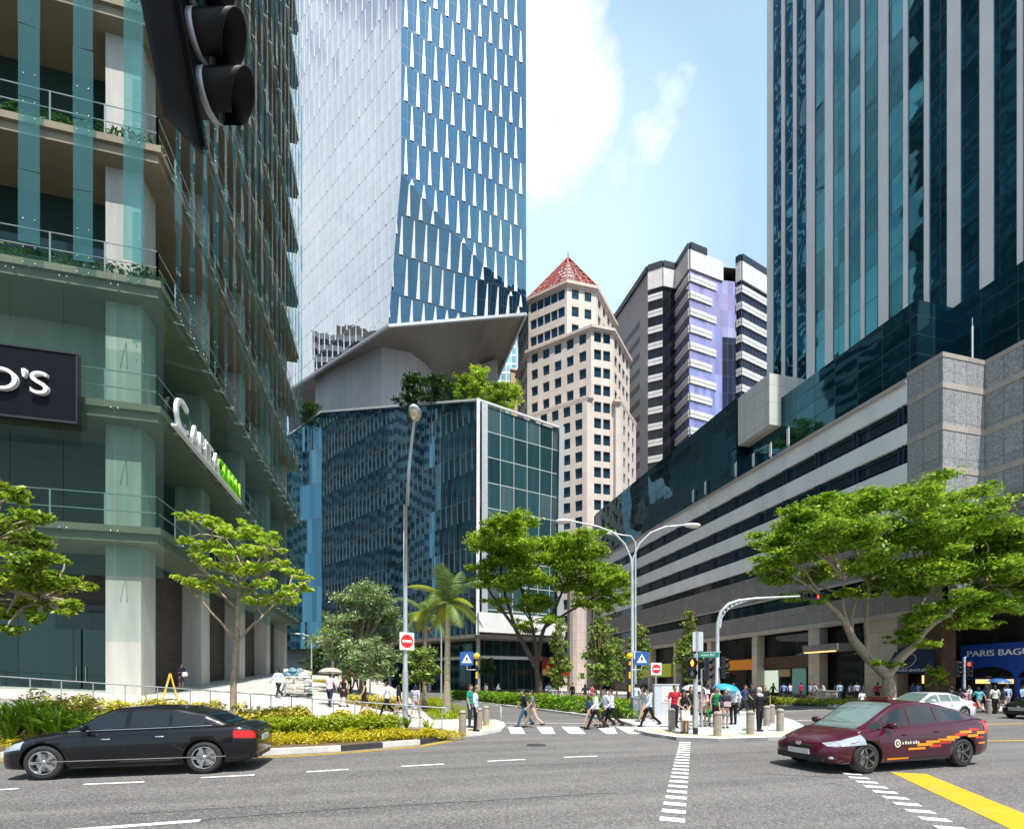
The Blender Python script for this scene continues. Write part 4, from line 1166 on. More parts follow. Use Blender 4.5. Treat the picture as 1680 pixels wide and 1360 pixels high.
# emblem on the granite: raised strokes
EM = thing('stone_emblem', 'raised grey stone character emblem on the granite wall at right edge', 'sign', (48.6, 28.5, 21))
def strokes(cx_y, cz, s, segs):
    m = MB()
    for (u0,v0,u1,v1,w) in segs:
        m.beam(rel(EM, (48.62, cx_y-u0*s, cz+v0*s)), rel(EM, (48.62, cx_y-u1*s, cz+v1*s)), .2, w*s)
    m.build('character', M['granite_lip'], EM)
ye = on_x(1664, 48.7); Ye = G2C(48.7, ye)[1]
strokes(ye, zz(822, Ye), 1.0, [(-.8,.35,-.35,-.1,.2), (-.55,.65,-.3,.2,.18), (-.12,.8,-.12,.25,.2), (.18,.8,.18,.25,.2), (.55,.65,.35,.2,.18), (.85,.4,.45,0,.2), (-.4,.12,.45,.12,.14), (-.35,-.1,-.35,-.4,.14), (.38,-.1,.38,-.4,.14), (-.35,-.12,.38,-.12,.12), (-.35,-.4,.38,-.4,.12), (-.6,-.62,.65,-.62,.17)])
strokes(ye-.3, zz(855, Ye), 1.0, [(-.1,.6,-.5,.0,.18), (-.3,.3,.35,.3,.16), (.3,.3,-.6,-.6,.2), (0,.1,.8,-.5,.22), (-.6,-.2,-.1,.05,.14)])
# ground floor: columns, shop windows, fascia, entrance
for pa, pb in ((1325,1343), (1232.5,1241), (1159,1165), (1104,1108), (1062,1066)):
    mb = MB(); mb.box(X0+.1, on_x(pb, X0), .1, X0+1.2, on_x(pa, X0), 7.6); wp(mb, 'column', M['travertine'], CP)
mb = MB(); mb.box(X0+.1, on_x(1470,X0), .1, X0+1.4, on_x(1417,X0), 7.6); wp(mb, 'stone_wall', M['travertine'], CP)
mb = MB(); mb.box(X0+.1, YN+.1, .1, X0+1.6, YN+1.5, 7.6); wp(mb, 'column', M['brown_stone'], CP)
mb = MB(); mb.wall((X0+1.5,YF), (X0+1.5,YN+2), 4.9, 7.6); wp(mb, 'mezzanine_window', M['shop_dark'], CP)
mb = MB(); mb.box(X0+1.0, on_x(1325,X0), 3.5, X0+1.45, on_x(1242,X0), 4.9); mb.box(X0+1.2, on_x(1232,X0), 4.75, X0+1.45, YF, 5.0); wp(mb, 'fascia', M['brown_stone'], CP)
mb = MB(); mb.wall((X0+1.7,YF), (X0+1.7,YN+2), .1, 4.9); wp(mb, 'shop_window', M['shop_dark'], CP)
mb = MB(); mb.wall((X0+.5,YF+.4), (X0+3,YF+.4), 0, 8); mb.wall((49.2,YN+2), (49.2,19.2), .1, 7.6); mb.wall((X0+1.6,YN+2), (49.2,YN+2), .1, 7.6); wp(mb, 'shop_window', M['shop_dark'], CP)
M['shop_lit'] = emis('shop_lit', (.55,.62,.50), .55); M['shop_warm'] = emis('shop_warm', (.95,.62,.22), .9); M['poster'] = mat('poster', (.25,.50,.46), .4, var=.15, scale=1)
y1, y2, y3, y4 = on_x(1250,X0+1.6), on_x(1277,X0+1.6), on_x(1300,X0+1.6), on_x(1323,X0+1.6)
mb = MB(); mb.box(X0+1.55, y2, .6, X0+1.62, y1, 3.3); wp(mb, 'lit_window', M['shop_lit'], CP)
mb = MB(); mb.box(X0+1.55, y4, .5, X0+1.62, y3, 3.45); wp(mb, 'poster', M['poster'], CP)
mb = MB(); mb.box(X0+1.4, y3+.2, 2.5, X0+1.6, y2-.2, 3.4); wp(mb, 'shop_sign', mat('tan_sign', (.45,.30,.14), .5), CP)
# entrance canopy
mb = MB(); mb.box(X0-1.6, on_x(1395,X0), 5.0, X0+1.2, on_x(1337,X0), 5.7); wp(mb, 'canopy', M['granite_fine'], CP)
mb = MB(); mb.box(X0-1.64, on_x(1392,X0), 4.88, X0-1.5, on_x(1340,X0), 5.0); wp(mb, 'canopy_light', M['shop_warm'], CP)
# hung signs: orange, yellow-green, blue bakery front and awning
def letters_on(parent, s, size, m, x, y, z, depth=.05, sx=1.0):
    return text('lettering', s, size, m, parent, rel(parent, (x, y, z)), (0,-1,0), (0,0,1), depth, sx=sx)
M['orange'] = mat('orange', (.78,.27,.012), .45, var=.05); M['lime'] = mat('lime', (.50,.60,.04), .45, var=.08)
ya, yb = on_x(1180,X0), on_x(1238,X0)
OS = thing('orange_sign', 'plain orange shop fascia sign beneath the granite band', 'sign', (X0+.6, (ya+yb)/2, 3.4))
mb = MB(); mb.box(X0+.4, yb, 3.45, X0+1.0, ya, 4.75); wp(mb, 'panel', M['orange'], OS)
letters_on(OS, '50', .95, M['brown_stone'], X0+.35, on_x(1186,X0), 3.75)
ya, yb = on_x(1047,X0), on_x(1097,X0)
LS = thing('lime_sign', 'yellow-green shop sign behind the no entry sign', 'sign', (X0+.6, (ya+yb)/2, 3.0))
mb = MB(); mb.box(X0+.4, yb, 2.7, X0+1.0, ya, 4.9); wp(mb, 'panel', M['lime'], LS)
M['royal'] = mat('royal', (.010,.055,.32), .45, var=.08, scale=.7); M['navy_cloth'] = mat('navy_cloth', (.006,.018,.07), .7, var=.2)
XB = 48.2; yl = on_x(1576, XB)
BK = thing('bakery_front', 'royal blue bakery shopfront with large white lettering and arched openings', 'shop', (XB, 24, .1))
mb = MB(); mb.box(XB, 19.2, 3.25, XB+.5, yl, 5.05); wp(mb, 'fascia', M['royal'], BK)
# scalloped lower edge: spandrels between arches
mb = MB(); y = yl; aw = 3.5
while y > 22.4:
    c = y-aw/2-.25; n = 10
    prev = (y, 2.2)
    for i in range(n+1):
        t = PI*i/n; cur = (c+math.cos(t)*aw/2, 2.2+math.sin(t)*.95)
        if i: mb.add([(XB+.05,prev[0],prev[1]), (XB+.05,cur[0],cur[1]), (XB+.05,cur[0],3.25), (XB+.05,prev[0],3.25)], [(0,1,2,3)])
        else: mb.add([(XB+.05,y,2.2), (XB+.05,cur[0],2.2), (XB+.05,cur[0],3.25), (XB+.05,y,3.25)], [(0,1,2,3)])
        prev = cur
    y -= aw+.25
mb.box(XB+.05, 19.2, 2.1, XB+.3, yl, 2.22)
for y in (yl-.1, yl-3.9, yl-7.6, yl-11.3): mb.box(XB+.0, y-.12, .1, XB+.3, y+.08, 2.2)
wp(mb, 'arched_frame', M['royal'], BK)
mb = MB(); mb.wall((XB+.6,yl), (XB+.6,19.2), .1, 3.3); wp(mb, 'shop_window', M['shop_dark'], BK)
for k, y in enumerate((yl-.8, yl-2.4, yl-4.6, yl-8.4)):
    mb = MB(); mb.box(XB+.5, y-1.0, 1.75, XB+.58, y, 2.1+.12*(k % 2)); wp(mb, 'lit_window', M['shop_warm'], BK)
letters_on(BK, 'PARIS BAGUETTE', .72, M['sign_white'], XB-.03, on_x(1586,XB), 4.05, .06, 1.12)
ya, yb = on_x(1466,X0), on_x(1532,X0)
AW = thing('awning', 'dark navy shop awning with small white bakery lettering behind the tree', 'awning', (X0, (ya+yb)/2, 3.0))
mb = MB(); a, b_ = yb, ya
mb.poly([(X0-1.1,b_,2.6), (X0-1.1,a,2.6), (X0+.3,a,4.9), (X0+.3,b_,4.9)]); mb.poly([(X0-1.1,b_,2.6), (X0+.3,b_,4.9), (X0+.3,b_,2.6)]); mb.poly([(X0-1.1,a,2.6), (X0+.3,a,2.6), (X0+.3,a,4.9)])
wp(mb, 'canvas', M['navy_cloth'], AW)
text('lettering', 'PARIS BAGUETTE', .36, M['sign_white'], AW, rel(AW, (X0-1.03, on_x(1470,X0-1), 2.78)), (0,-1,0), (.52,0,.854), .02, sx=1.1)
m = MB(); c = Vector((X0-.5, (a+b_)/2+.1, 3.68)); u_ = Vector((.52,0,.854))
ringp = [rel(AW, c+Vector((0,-1,0))*(math.cos(t)*.7)+u_*(math.sin(t)*.7)+Vector((-.03,0,.02))) for t in np.linspace(0, 2*PI, 25)]
m.tube(ringp, .025, 5); m.build('emblem_ring', M['white_metal'], AW)
mb = MB(); mb.box(X0+.9, yb+.9, 1.75, X0+1.1, yb+1.6, 2.45); wp(mb, 'lamp_box', M['shop_warm'], AW)

# ================================================================ far bits between the towers
t = thing('cyan_tower', 'distant pale cyan glass tower glimpsed under the mirrored tower', 'building', (*pw(840,230), 0))
mb = MB(); mb.prism(ccw([pw(812,225), pw(846,225), pw(850,245), pw(812,245)]), 0, 170); wp(mb, 'glass_wall', glassgrid('cyan', (.42,.66,.68), (.75,.8,.8), 2.5, 4, .3, .9, .06, .6, .02), t)
mb = MB(); mb.prism(grow(ccw([pw(812,225), pw(846,225), pw(850,245), pw(812,245)]), .6), 170, 172); wp(mb, 'roof', M['white_metal'], t)
t = thing('tan_block', 'small tan block on the skyline left of the pink tower', 'building', (*pw(855,165), 0))
mb = MB(); mb.prism(ccw([pw(838,160), pw(870,162), pw(872,175), pw(838,175)]), 0, zz(607,160)); wp(mb, 'wall', tiles('tan', (.60,.42,.24), (.4,.28,.16), 3, 3, .1, .1), t)
mb = MB(); mb.prism(grow(ccw([pw(838,160), pw(870,162), pw(872,175), pw(838,175)]), .5), zz(607,160), zz(604,160)); wp(mb, 'cornice', M['cornice'], t)
# red banner at the foot of the pink tower
t = thing('red_banner', 'large red banner board hanging beside the pink stone pillar', 'banner', (*pw(925,84), 3))
M['red'] = mat('red', (.62,.022,.012), .5, var=.1, scale=.6); M['banner_art'] = mat('banner_art', (.85,.40,.08), .5, var=.4, scale=1.5)
mb = MB(); p, q = pw(889,84), pw(936.5,85); z0, z1 = zz(1108,84), zz(1079,84)
d = Vector((q[0]-p[0], q[1]-p[1], 0)).normalized(); n_ = Vector((d.y,-d.x,0))
mb.wall(p, q, z0, z1); mb.wall(q, p, z0, z1); wp(mb, 'cloth', M['red'], t)
mb = MB()
for u, v, s in ((.5,.3,.55), (1.1,1.1,.4), (3.4,.7,.4), (2.6,.35,.3)): mb.lathe(Vector((*p,0))+d*u+n_*.02+Vector((0,0,z0+v+.3)), [(0,.0),(s,0)], 10, 0, Matrix(((d.x,0,n_.x),(d.y,0,n_.y),(0,1,0))))
wp(mb, 'artwork', M['banner_art'], t)
mb = MB(); mb.beam((*p,z1+.05), (*q,z1+.05), .12); mb.beam((*p,z0-.05), (*q,z0-.05), .12); mb.beam((*p,0), (*p,z1), .14); mb.beam((*q,0), (*q,z1), .14); wp(mb, 'frame', M['dark_metal'], t)
mb = MB(); pp = pw(946.5,86); mb.prism([(pp[0]+1.7*math.cos(a), pp[1]+1.7*math.sin(a)) for a in np.linspace(0, 2*PI, 16, endpoint=False)], 0, 25)
t = thing('stone_pillar', 'round pink stone clad pillar beside the red banner', 'pillar', (*pp, 0)); wp(mb, 'shaft', tiles('pillar', (.60,.51,.46), (.36,.28,.25), .9, 1.3, .04, .04, .5, .08), t)
mb = MB(); mb.cyl((*pp,24.9), (*pp,25.3), 1.8, 20); wp(mb, 'capital', M['cornice'], t)

# unseen towers added behind the finned tower to supply reflections in the glass opposite
t = thing('reflection_tower_banded', 'unseen blue and white banded tower added to be mirrored in the low glass building', 'building', (*C2(-125,105), 0))
M['banded'] = tiles('banded', (.62,.66,.70), (.02,.05,.09), 60, 4.0, .0, 2.1, .3, .05)
mb = MB(); mb.prism(ccw([C2(-98,84), C2(-98,128), C2(-150,128), C2(-150,84)]), 0, 120); wp(mb, 'facade', M['banded'], t)
mb = MB(); mb.prism(ccw([C2(-102,90), C2(-102,122), C2(-146,122), C2(-146,90)]), 120, 126); wp(mb, 'plant_room', M['concrete_dark'], t)
t = thing('reflection_tower_dark', 'unseen dark tower added to be mirrored in the teal tower at right', 'building', (-38, 78, 0))
mb = MB(); mb.prism([(-62,66), (-17,66), (-17,88), (-62,88)], 0, 215); wp(mb, 'facade', tiles('slate_facade', (.20,.25,.27), (.05,.08,.10), 3.0, 3.8, .8, 1.6, .4, .2), t)
mb = MB(); mb.box(-58, 69, 215, -21, 85, 221); wp(mb, 'plant_room', M['concrete_dark'], t)
# ================================================================ trees, palms, hedges
M['lf_rain'] = leafmat('lf_rain', (.06,.17,.012), (.28,.45,.028), .42, (.40,.52,.035,.7))
M['lf_mid'] = leafmat('lf_mid', (.07,.18,.012), (.30,.46,.03), .44, (.44,.56,.04,.65))
M['lf_young'] = leafmat('lf_young', (.20,.37,.03), (.48,.66,.05), .46, (.62,.68,.08,.7))
M['lf_varieg'] = leafmat('lf_varieg', (.08,.17,.04), (.26,.38,.13), .32, (.62,.65,.40,.72))
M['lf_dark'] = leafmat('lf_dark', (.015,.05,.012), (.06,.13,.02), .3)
M['lf_left'] = leafmat('lf_left', (.08,.16,.015), (.30,.44,.03), .42, (.42,.50,.06,.75))
M['lf_col'] = leafmat('lf_col', (.06,.13,.015), (.24,.36,.05), .38, (.46,.52,.15,.7))
M['lf_palm'] = leafmat('lf_palm', (.08,.15,.04), (.24,.32,.08), .38)
M['lf_palm_y'] = leafmat('lf_palm_y', (.22,.26,.02), (.40,.42,.03), .4)
M['lf_yshrub'] = leafmat('lf_yshrub', (.26,.25,.015), (.66,.58,.06), .4, (.80,.70,.18,.65))
M['lf_hedge'] = leafmat('lf_hedge', (.16,.25,.008), (.46,.52,.02), .38)
M['lf_green'] = leafmat('lf_green', (.05,.16,.01), (.20,.38,.02), .38, (.34,.50,.03,.7))
M['lf_strap'] = leafmat('lf_strap', (.10,.25,.02), (.36,.55,.05), .42)
M['lf_cover'] = leafmat('lf_cover', (.42,.40,.02), (.78,.68,.03), .35, (.30,.14,.02,.88))

def tree(name, label, base, trunk_pts, clumps, n, leaf, lm, bm, r0=.3, forks=None, group=None, seed=1, up=1.1, twigs=0, width=.45, shell=0):
    """trunk through trunk_pts, limbs to the leaf clumps (all in metres, relative to base)"""
    rng = random.Random(seed); np_rng = np.random.default_rng(seed)
    t = thing(name, label, 'palm' if 'palm' in name else 'tree', base, 0, group)
    mb = MB(); nT = len(trunk_pts)
    mb.tube(trunk_pts, [r0*(1-.45*i/max(1, nT-1)) for i in range(nT)], 9)
    mb.tube([Vector(trunk_pts[0])-Vector((0,0,.3)), trunk_pts[0], Vector(trunk_pts[0]).lerp(Vector(trunk_pts[1]), .12)], [r0*1.45, r0*1.3, r0*1.0], 9)
    hubs = [Vector(trunk_pts[-1])]
    for f in (forks or []):
        p, q, ra, rb = f
        limb(mb, p, q, ra, rb, .08, 6, 7, rng); hubs += [Vector(q), Vector(p).lerp(Vector(q), .55)]
    for c in clumps[::max(1, len(clumps)//48)]:
        q = Vector(c[:3]); h = min(hubs, key=lambda k: (k-q).length+.6*max(0, k.z-q.z))
        L_ = (q-h).length
        pts = limb(mb, h, q, min(r0*.34, .03+L_*.013), .02, .1, 5, 5, rng)
        for k in range(twigs):
            a = pts[rng.choice((3,4,5))]; b_ = q+Vector((rng.uniform(-1,1)*c[3], rng.uniform(-1,1)*c[4], rng.uniform(-.3,1)*c[5]))*.8
            limb(mb, a, b_, .03, .012, .1, 3, 4, rng)
    mb.build('trunk', bm, t)
    V = leaf_arrays(clumps, n, leaf, up, width, shell, .15, np_rng)
    quads_mesh('crown', V, lm, t)
    return t
def px_rel(base, px, py, Y):
    """offset from base of the point seen at px,py on depth Y"""
    return at(px, py, Y)-Vector(base)

# --- big umbrella shaped tree, right
b = gy(1459, 35.5); b.z = .13
def rr(px, py, dY=0.0): return px_rel(b, px, py, 35.5+dY)
rng = random.Random(5)
cl = []
outline = [(1255,905,12), (1275,870,14), (1300,850,14), (1330,835,16), (1365,822,16), (1400,815,18), (1440,810,18), (1480,812,18), (1520,816,18), (1560,822,18), (1600,835,16), (1640,855,18), (1675,870,18), (1715,890,18),
           (1262,935,10), (1285,915,14), (1320,885,18), (1360,870,20), (1405,865,22), (1450,860,22), (1500,862,22), (1550,868,22), (1600,885,22), (1650,910,20), (1700,930,18),
           (1300,960,9), (1335,930,12), (1380,915,16), (1430,905,18), (1480,910,18), (1530,915,20), (1590,930,20), (1640,950,16), (1690,960,14),
           (1390,960,9), (1440,940,11), (1500,960,12), (1560,975,14), (1610,975,14), (1650,985,10), (1520,1000,10), (1480,1030,8), (1455,1070,5), (1500,1040,8), (1570,1010,9), (1620,1012,6), (1350,970,6)]
for px, py, r in outline:
    for k in range(2):
        dY = rng.uniform(-5.5, 5.5)*(1 if py < 950 else .5)
        p = rr(px+rng.uniform(-14,14), py+13+rng.uniform(-8,8), dY); s_ = r*35.5/800
        cl += spray(p, s_*1.9, rng, 5, .28)
tp = [Vector((0,0,0)), rr(1458,1118), rr(1455,1108)]
f1 = rr(1400,1050); f2 = rr(1352,985, -1); f3 = rr(1500,1060, -.5); f4 = rr(1560,1005,-1); f5 = rr(1405,985, 1); f6 = rr(1440,960,1.5); f7 = rr(1520,975,2)
tree('rain_tree', 'large umbrella shaped green tree with forked trunk at right', b, tp, cl, 125000, .30, M['lf_rain'], M['bark_pale'], .52,
     [(tp[-1], f1, .40, .30), (f1, f2, .28, .14), (f1, f5, .17, .10), (tp[-1], f3, .36, .26), (f3, f4, .24, .14), (f3, f7, .18, .10), (f1.lerp(tp[-1],.4), rr(1425,960,1), .17, .09), (f1, rr(1385,950,-1.5), .12, .07), (f4, rr(1620,960,.5), .12, .06)], seed=3)

# --- middle spreading tree
b = gy(884, 44); b.z = .1
def rr(px, py, dY=0.0): return px_rel(b, px, py, 44+dY)
rng = random.Random(8); cl = []
for px, py, r in ((800,865,10), (825,855,12), (845,862,12), (790,890,11), (815,890,14), (850,890,14), (795,925,11), (825,925,14), (860,915,12), (800,955,11), (830,960,12), (815,985,8), (850,950,9),
                  (885,900,10), (910,890,14), (940,890,15), (965,905,13), (900,920,14), (935,925,16), (970,930,14), (1000,945,12), (1015,955,8), (905,950,12), (940,960,13), (980,965,12), (1010,985,8), (870,1000,10), (890,990,10), (960,995,9), (990,990,8), (895,1020,8), (860,1025,7), (1030,975,6)):
    for k in range(2):
        p = rr(px+rng.uniform(-9,9), py+rng.uniform(-6,6), rng.uniform(-4.5,4.5)); s_ = r*44/800
        cl += spray(p, s_*1.8, rng, 5, .38)
tp = [Vector((0,0,0)), rr(884,1120), rr(880,1095)]
g1, g2_, g3 = rr(845,1030,-1), rr(872,1020), rr(893,1030,.5)
tree('spreading_tree', 'bright green spreading tree with dark forked trunks beside the red banner', b, tp, cl, 66000, .31, M['lf_mid'], M['bark_dark'], .38,
     [(tp[-1], g1, .25, .18), (g1, rr(800,965,-1), .16, .08), (g1, rr(822,900,0), .15, .08), (tp[-1], g2_, .22, .15), (g2_, rr(850,930), .13, .07), (tp[-1], g3, .24, .17), (g3, rr(935,940), .15, .08), (g3, rr(985,975,1), .13, .07)], seed=9)

# --- slender yellow-green tree by the tower columns
b = gy(383, 16.2); b.z = .12
def rr(px, py, dY=0.0): return px_rel(b, px, py, 16.2+dY)
rng = random.Random(4); cl = []
for px, py, r in ((318,850,5), (302,850,4), (345,862,6), (370,872,7), (395,880,6), (350,890,7), (325,895,6), (310,885,4), (377,905,8), (405,870,6), (425,880,6), (445,875,4), (415,905,7), (345,925,6), (370,930,7), (395,930,8), (425,935,7), (455,925,7), (475,940,6), (495,965,5), (470,965,7), (440,960,7), (305,955,5), (320,960,6), (345,965,5), (295,945,4), (335,955,4),
                  (410,965,6), (430,985,5), (455,985,5), (485,985,4), (412,985,4), (500,950,4), (430,905,5), (330,915,5), (360,950,5), (465,905,3), (450,890,3)):
    for k in range(3):
        p = rr(px+rng.uniform(-6,6), py+rng.uniform(-5,5), rng.uniform(-1.6,1.6)); s_ = r*16.2/800
        cl += spray(p, s_*1.7, rng, 3, .4)
tp = [Vector((0,0,0)), rr(383,1120), rr(386,1080), rr(389,1050), rr(391,1000), rr(394,960), rr(396,920)]
k0 = rr(388,1055)
tree('young_tree', 'slender young tree with sparse yellow-green leaves before the tower columns', b, tp, cl, 9500, .16, M['lf_young'], M['bark_pale'], .105,
     [(k0, rr(345,1003,-.3), .05, .035), (rr(345,1003,-.3), rr(318,975,-.4), .035, .02), (k0, rr(432,1010,.3), .05, .035), (rr(432,1010,.3), rr(475,975,.3), .03, .02), (rr(391,1000), rr(350,950,.3), .045, .02), (rr(392,985), rr(430,950,-.3), .045, .02), (rr(394,960), rr(345,900,-.2), .04, .018), (rr(394,960), rr(435,900,.2), .04, .018), (rr(396,930), rr(370,885,.2), .03, .015)], seed=12, twigs=1, width=.5)

# --- olive green tree at the left edge
b = gy(-75, 13.5); b.z = .12
def rr(px, py, dY=0.0): return px_rel(b, px, py, 13.5+dY)
rng = random.Random(6); cl = []
for px, py, r in ((-10,810,10), (25,820,10), (45,850,9), (10,850,12), (-30,850,14), (55,890,10), (20,890,13), (-20,900,14), (80,915,9), (50,930,12), (95,945,9), (125,960,8), (70,960,10), (30,955,12), (-15,950,14), (120,990,7), (90,990,8), (50,990,10), (15,1000,10), (-25,1010,10), (60,1012,7), (20,1030,7), (105,1005,5)):
    for k in range(2):
        p = rr(px+rng.uniform(-8,8), py+rng.uniform(-6,6), rng.uniform(-1.6,1.6)); s_ = r*13.5/800
        cl += spray(p, s_*1.7, rng, 5, .5)
tp = [Vector((0,0,0)), rr(-72,1080), rr(-66,1020)]
tree('olive_green_tree', 'olive green tree reaching in at the left edge under the navy board', b, tp, cl, 15000, .16, M['lf_left'], M['bark_pale'], .13, [(tp[-1], rr(-20,960), .08, .05), (tp[-1], rr(-40,900), .08, .05), (rr(-20,960), rr(70,985), .04, .02)], seed=14)

# --- bushy variegated tree and the lower one beside the lamp post
def ball_tree(name, label, px, Y, zb, outline, n, leaf, lm, bm, r0, seed, trunk_top, dy=1.3, up=.9, flat=.85):
    b = gy(px, Y); b.z = zb; rng = random.Random(seed); cl = []
    for x, y, r in outline:
        for k in range(2):
            p = px_rel(b, x+rng.uniform(-4,4), y+rng.uniform(-4,4), Y+rng.uniform(-dy, dy)); s_ = r*Y/800
            cl += spray(p, s_*1.35, rng, 4, .65)
    tt = px_rel(b, *trunk_top, Y)
    return tree(name, label, b, [Vector((0,0,0)), tt*.5, tt], cl, n, leaf, lm, bm, r0, None, None, seed, up)
ball_tree('bushy_tree', 'dense round tree of pale variegated leaves left of the lamp post', 592, 33, .35,
          ((590,965,10), (612,968,10), (570,985,14), (600,990,15), (630,985,13), (555,1015,14), (585,1020,16), (615,1020,16), (645,1010,13), (545,1045,13), (575,1055,16), (610,1055,16), (640,1045,14), (550,1075,12), (585,1085,14), (620,1085,14), (645,1075,11), (565,1100,9), (600,1105,10), (635,1100,8)), 26000, .19, M['lf_varieg'], M['bark'], .16, 21, (592,1075))
ball_tree('small_round_tree', 'small round variegated tree in front of the bushy tree', 607, 29, .3, ((607,1058,8), (595,1075,10), (618,1075,10), (585,1092,9), (607,1092,11), (628,1092,9), (600,1108,8), (618,1108,7)), 6500, .17, M['lf_varieg'], M['bark_pale'], .06, 22, (607,1100), .7)
ball_tree('light_green_tree', 'light green small tree between lamp post and palm trunk', 690, 31, .15, ((680,1065,9), (695,1070,10), (675,1085,9), (700,1090,9), (685,1105,8), (706,1108,7), (670,1112,7), (712,1100,6)), 3800, .24, M['lf_col'], M['bark'], .07, 23, (688,1090), .8)
# --- upright columnar trees along the hedge
for px, Y, top, bot, w, seed, lb, lm in ((986,32,1000,1128,24,31,'tall bushy columnar tree behind the men on the crossing','lf_col'), (1048,44,1020,1118,17,32,'columnar tree behind the beacon and the right crossing sign','lf_col'), (1130,36,1000,1128,17,33,'slim columnar tree left of the curved signal mast','lf_col'), (916,38,1015,1130,17,34,'columnar sapling in front of the red banner','lf_col'), (1012,40,1045,1120,15,36,'short columnar tree between lamp post and bushy columnar tree','lf_col')):
    ol = []; rng = random.Random(seed); yy = top+6
    while yy < bot-8:
        k = (yy-top)/(bot-top); ww = w*(.35+.9*k if k < .6 else .9-.35*(k-.6)/.4)
        for q in range(3): ol.append((px+rng.uniform(-.75,.75)*ww, yy+rng.uniform(-4,4), max(3.2, ww*.42)))
        yy += 10
    ball_tree('columnar_tree', lb, px, Y, .12, ol, 4600, .26, M[lm], M['bark'], .09, seed, (px, bot-25), w*.5*Y/800, .5, 1.0)['group'] = 'columnar trees along the hedge'
# --- trees and bushes on the roof terrace
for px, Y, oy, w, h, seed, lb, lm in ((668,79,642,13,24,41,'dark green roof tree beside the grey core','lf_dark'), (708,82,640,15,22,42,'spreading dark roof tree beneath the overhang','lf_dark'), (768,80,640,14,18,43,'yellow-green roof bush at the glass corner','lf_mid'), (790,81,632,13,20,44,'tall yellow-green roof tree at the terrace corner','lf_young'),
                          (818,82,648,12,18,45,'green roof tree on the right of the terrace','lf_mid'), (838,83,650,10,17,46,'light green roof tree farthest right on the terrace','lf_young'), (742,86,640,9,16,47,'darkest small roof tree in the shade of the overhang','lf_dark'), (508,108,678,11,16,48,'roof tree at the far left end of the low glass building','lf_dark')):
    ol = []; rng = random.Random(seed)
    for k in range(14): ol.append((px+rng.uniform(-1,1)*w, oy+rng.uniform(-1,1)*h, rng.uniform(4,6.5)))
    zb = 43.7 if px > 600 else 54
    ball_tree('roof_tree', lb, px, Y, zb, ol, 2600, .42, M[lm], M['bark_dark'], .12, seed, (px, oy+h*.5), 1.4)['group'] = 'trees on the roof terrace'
# dark planting beyond the plaza under the glass building
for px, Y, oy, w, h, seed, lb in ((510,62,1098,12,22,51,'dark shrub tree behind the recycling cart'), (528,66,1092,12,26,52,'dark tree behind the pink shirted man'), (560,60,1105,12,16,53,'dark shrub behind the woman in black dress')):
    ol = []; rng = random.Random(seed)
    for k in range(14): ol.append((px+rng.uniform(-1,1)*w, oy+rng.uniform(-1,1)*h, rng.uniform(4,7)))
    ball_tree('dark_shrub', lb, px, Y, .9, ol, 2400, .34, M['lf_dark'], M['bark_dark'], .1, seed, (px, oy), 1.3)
# small shaded plants by the bakery column and the lobby
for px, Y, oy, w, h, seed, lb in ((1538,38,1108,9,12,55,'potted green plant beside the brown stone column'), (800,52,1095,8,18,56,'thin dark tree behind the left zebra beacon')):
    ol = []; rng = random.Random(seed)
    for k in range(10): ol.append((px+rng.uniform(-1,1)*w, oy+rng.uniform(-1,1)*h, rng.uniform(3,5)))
    ball_tree('leafy_plant', lb, px, Y, .12, ol, 1300, .24, M['lf_mid'] if px > 1000 else M['lf_dark'], M['bark_dark'], .05, seed, (px, oy), .5)

